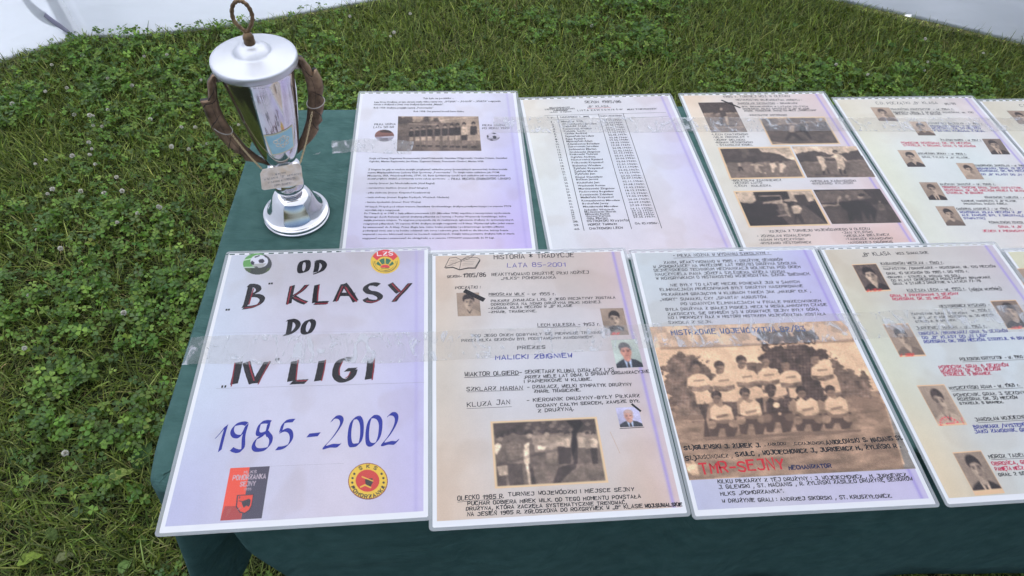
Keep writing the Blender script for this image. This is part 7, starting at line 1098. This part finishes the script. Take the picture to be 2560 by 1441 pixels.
# small round screw on the left side, sticker on the cup
def cup_r(z): return float(np.interp(z, [.104, .118, .126, .136, .146, .158, .17, .186, .202, .218, .234, .25, .262], [.008, .022, .025, .028, .0305, .033, .0352, .0378, .0402, .0424, .0444, .046, .047]))
skm = mat('blue_sticker_paper', (.30, .55, .68), .5); LK(skm, ramp(skm, noise(skm, 60, 5), [(.3, (.26, .50, .62)), (.7, (.40, .62, .70))]), bsdf(skm).inputs['Base Color'])
skb = mat('yellowed_sticker_edge', (.62, .58, .42), .5); A0 = math.atan2(-.9563, .2925)     # towards the viewer
def onc(a, z, off):
    r = cup_r(z) + off; an = A0 + a / .037; return (r * cos(an), r * sin(an), z)
def patch(name, a0, a1, z0, z1, off, m, par, tilt=.0):
    rows = [[onc(a0 + (a1 - a0) * i / 14, z0 + (z1 - z0) * j / 14 + tilt * (i / 14), off) for i in range(15)] for j in range(15)]
    V, F = loft(rows, closed=False); return mesh(name, V, F, m, par, smooth=True)
stk = patch('sticker', -.0150, .0265, .1450, .1855, .0004, skb, trophy, .004); patch('sticker_print', -.0128, .0243, .1475, .1832, .0006, skm, stk, .0038)
cxs, czs = .0065, .1700
V, F = [], []
def addm(a): k = len(V); V.extend(a[0]); F.extend([tuple(i + k for i in f) for f in a[1]])
for dx_, dz_ in ((-.0085, .0015), (-.0062, -.0052), (0, -.0082), (.0060, -.0050), (.0082, .0018)):
    addm(sweep([onc(cxs + dx_ + .0029 * cos(t), czs + dz_ + .0029 * sin(t), .0008) for t in np.linspace(0, 2 * pi, 17)[:-1]], .00055, 5, True))
for P in ([(-.0075, .0045), (-.002, .007), (.003, .010)], [(-.003, -.001), (-.001, .0055), (.001, .001)], [(.003, .0105), (.0045, .006), (.003, .003)], [(.0, .006), (.004, .0085), (.007, .0075)]): addm(sweep([onc(cxs + a, czs + b, .0008) for a, b in P], .00055, 5))
mesh('sticker_emblem', V, F, mat('cream_print', (.70, .62, .52), .5), stk)
# worn black engraving marks
V, F = [], []
for P in ([(-.004, .214), (-.002, .1925)], [(-.0015, .209), (.0005, .193)], [(.0065, .206), (.0105, .189)], [(.009, .207), (.0125, .193)], [(.0005, .1385), (.0005, .1355), (.0015, .1345), (.0020, .1385)], [(.0038, .1385), (.0043, .1345), (.0052, .1385)]): addm(sweep([onc(a, b - .0 , .0001) for a, b in P], .00016, 4))
wx = -.013
for ch in 'MINCIAL':
    for st_ in glyph(ch): addm(sweep([onc(wx + a * .00045, .2500 + b * .00035, .0001) for a, b in st_], .00012, 4))
    wx += .0036
mesh('worn_engraving', V, F, mat('dark_engraving', (.16, .14, .17), .6), trophy)['kind'] = 'stuff'
# ------------------------------------------------------------------ engraved plate on its chains
pl = thing('engraved_plate', 'small cream metal plate hanging on two gold chains in front of the trophy stem', 'plate', (TC[0], TC[1], .7512))
q4 = [(-.0331, .1240), (.0238, .1215), (.0197, .0858), (-.0383, .0908)]; OFF = .0285
def pq(u, v, o=0):
    a = np.array(q4[0]) * (1 - u) + np.array(q4[1]) * u; b = np.array(q4[3]) * (1 - u) + np.array(q4[2]) * u; p = a * (1 - v) + b * v; return ax(p[0], p[1], OFF + .004 * v + o)
out_ = [(.07, 0), (.93, 0), (1, .14), (1, 1), (.05, 1), (0, .93), (0, .2)]
pm = mat('cream_lacquered_plate', (.60, .52, .42), .45, metal=.2); LK(pm, ramp(pm, noise(pm, 60, 5), [(.35, (.62, .52, .42)), (.55, (.78, .69, .61)), (.8, (.68, .52, .34))]), bsdf(pm).inputs['Base Color'])
V = [pq(u, v) for u, v in out_] + [pq(u, v, -.0012) for u, v in out_]; n = len(out_); F = [tuple(range(n)), tuple(range(n, 2 * n))[::-1]] + [(i, n + i, n + (i + 1) % n, (i + 1) % n) for i in range(n)]
mesh('plate', V, F, pm, pl)
V, F = [], []
for txt, u0, u1, vv, hh in (('I miejsce', .28, .62, .36, .095), ('w klasie "B" seniorow', .08, .98, .52, .10), ('w sezonie 1985/86', .16, .84, .70, .10), ('OZPN Suwalki', .30, .74, .90, .10)):
    x = 0; adv = []
    for ch in txt: adv.append(x); x += 5.6
    for ch, a0_ in zip(txt, adv):
        for st_ in glyph(ch if ch != '"' else '”'): addm(sweep([pq(u0 + (u1 - u0) * (a0_ + a) / x, vv - .02 * (a0_ / x) - b / 7 * hh, .0003) for a, b in st_], .00018, 4))
mesh('engraved_text', V, F, mat('grey_engraving', (.20, .19, .22), .6), pl)
for e_, sgn, hoopc in (((-.0304, .1275), -1, (-.0545, .1790)), ((.0225, .1225), 1, (.0555, .1900))):
    a = ax(e_[0], e_[1], OFF + .001); b = ax(hoopc[0], hoopc[1], .0110); d = b - a; L_ = d.length; nl = int(L_ / .0030); V, F = [], []
    for i in range(nl):
        t0 = (i + .5) / nl; c = a + d * t0 + Vector((0, 0, -.004 * sin(pi * t0))); dd = d.normalized(); s = dd.orthogonal().normalized(); 
        if i % 2: s = dd.cross(s)
        s = (s + dd.cross(s) * .5).normalized(); pts = [c + dd * (.0025 * cos(t)) + s * (.00125 * sin(t)) for t in np.linspace(0, 2 * pi, 13)[:-1]]; addm(sweep(pts, .00042, 6, True))
    mesh('chain', V, F, gdm, pl, smooth=True)
    hc = ax(sgn * .0640, .1825 if sgn < 0 else .1965, -.001); tl = -.5 if sgn < 0 else .15; e1_ = (RV * cos(tl * (1)) + Vector((0, 0, sin(tl)))).normalized(); e2_ = (-DV * .9 + Vector((0, 0, -.35))).normalized()
    V, F = sweep([hc + e1_ * (.0125 * cos(t)) + e2_ * (.0095 * sin(t)) for t in np.linspace(0, 2 * pi, 41)[:-1]], .0008, 8, True); mesh('wire_hoop', V, F, stm, pl, smooth=True)
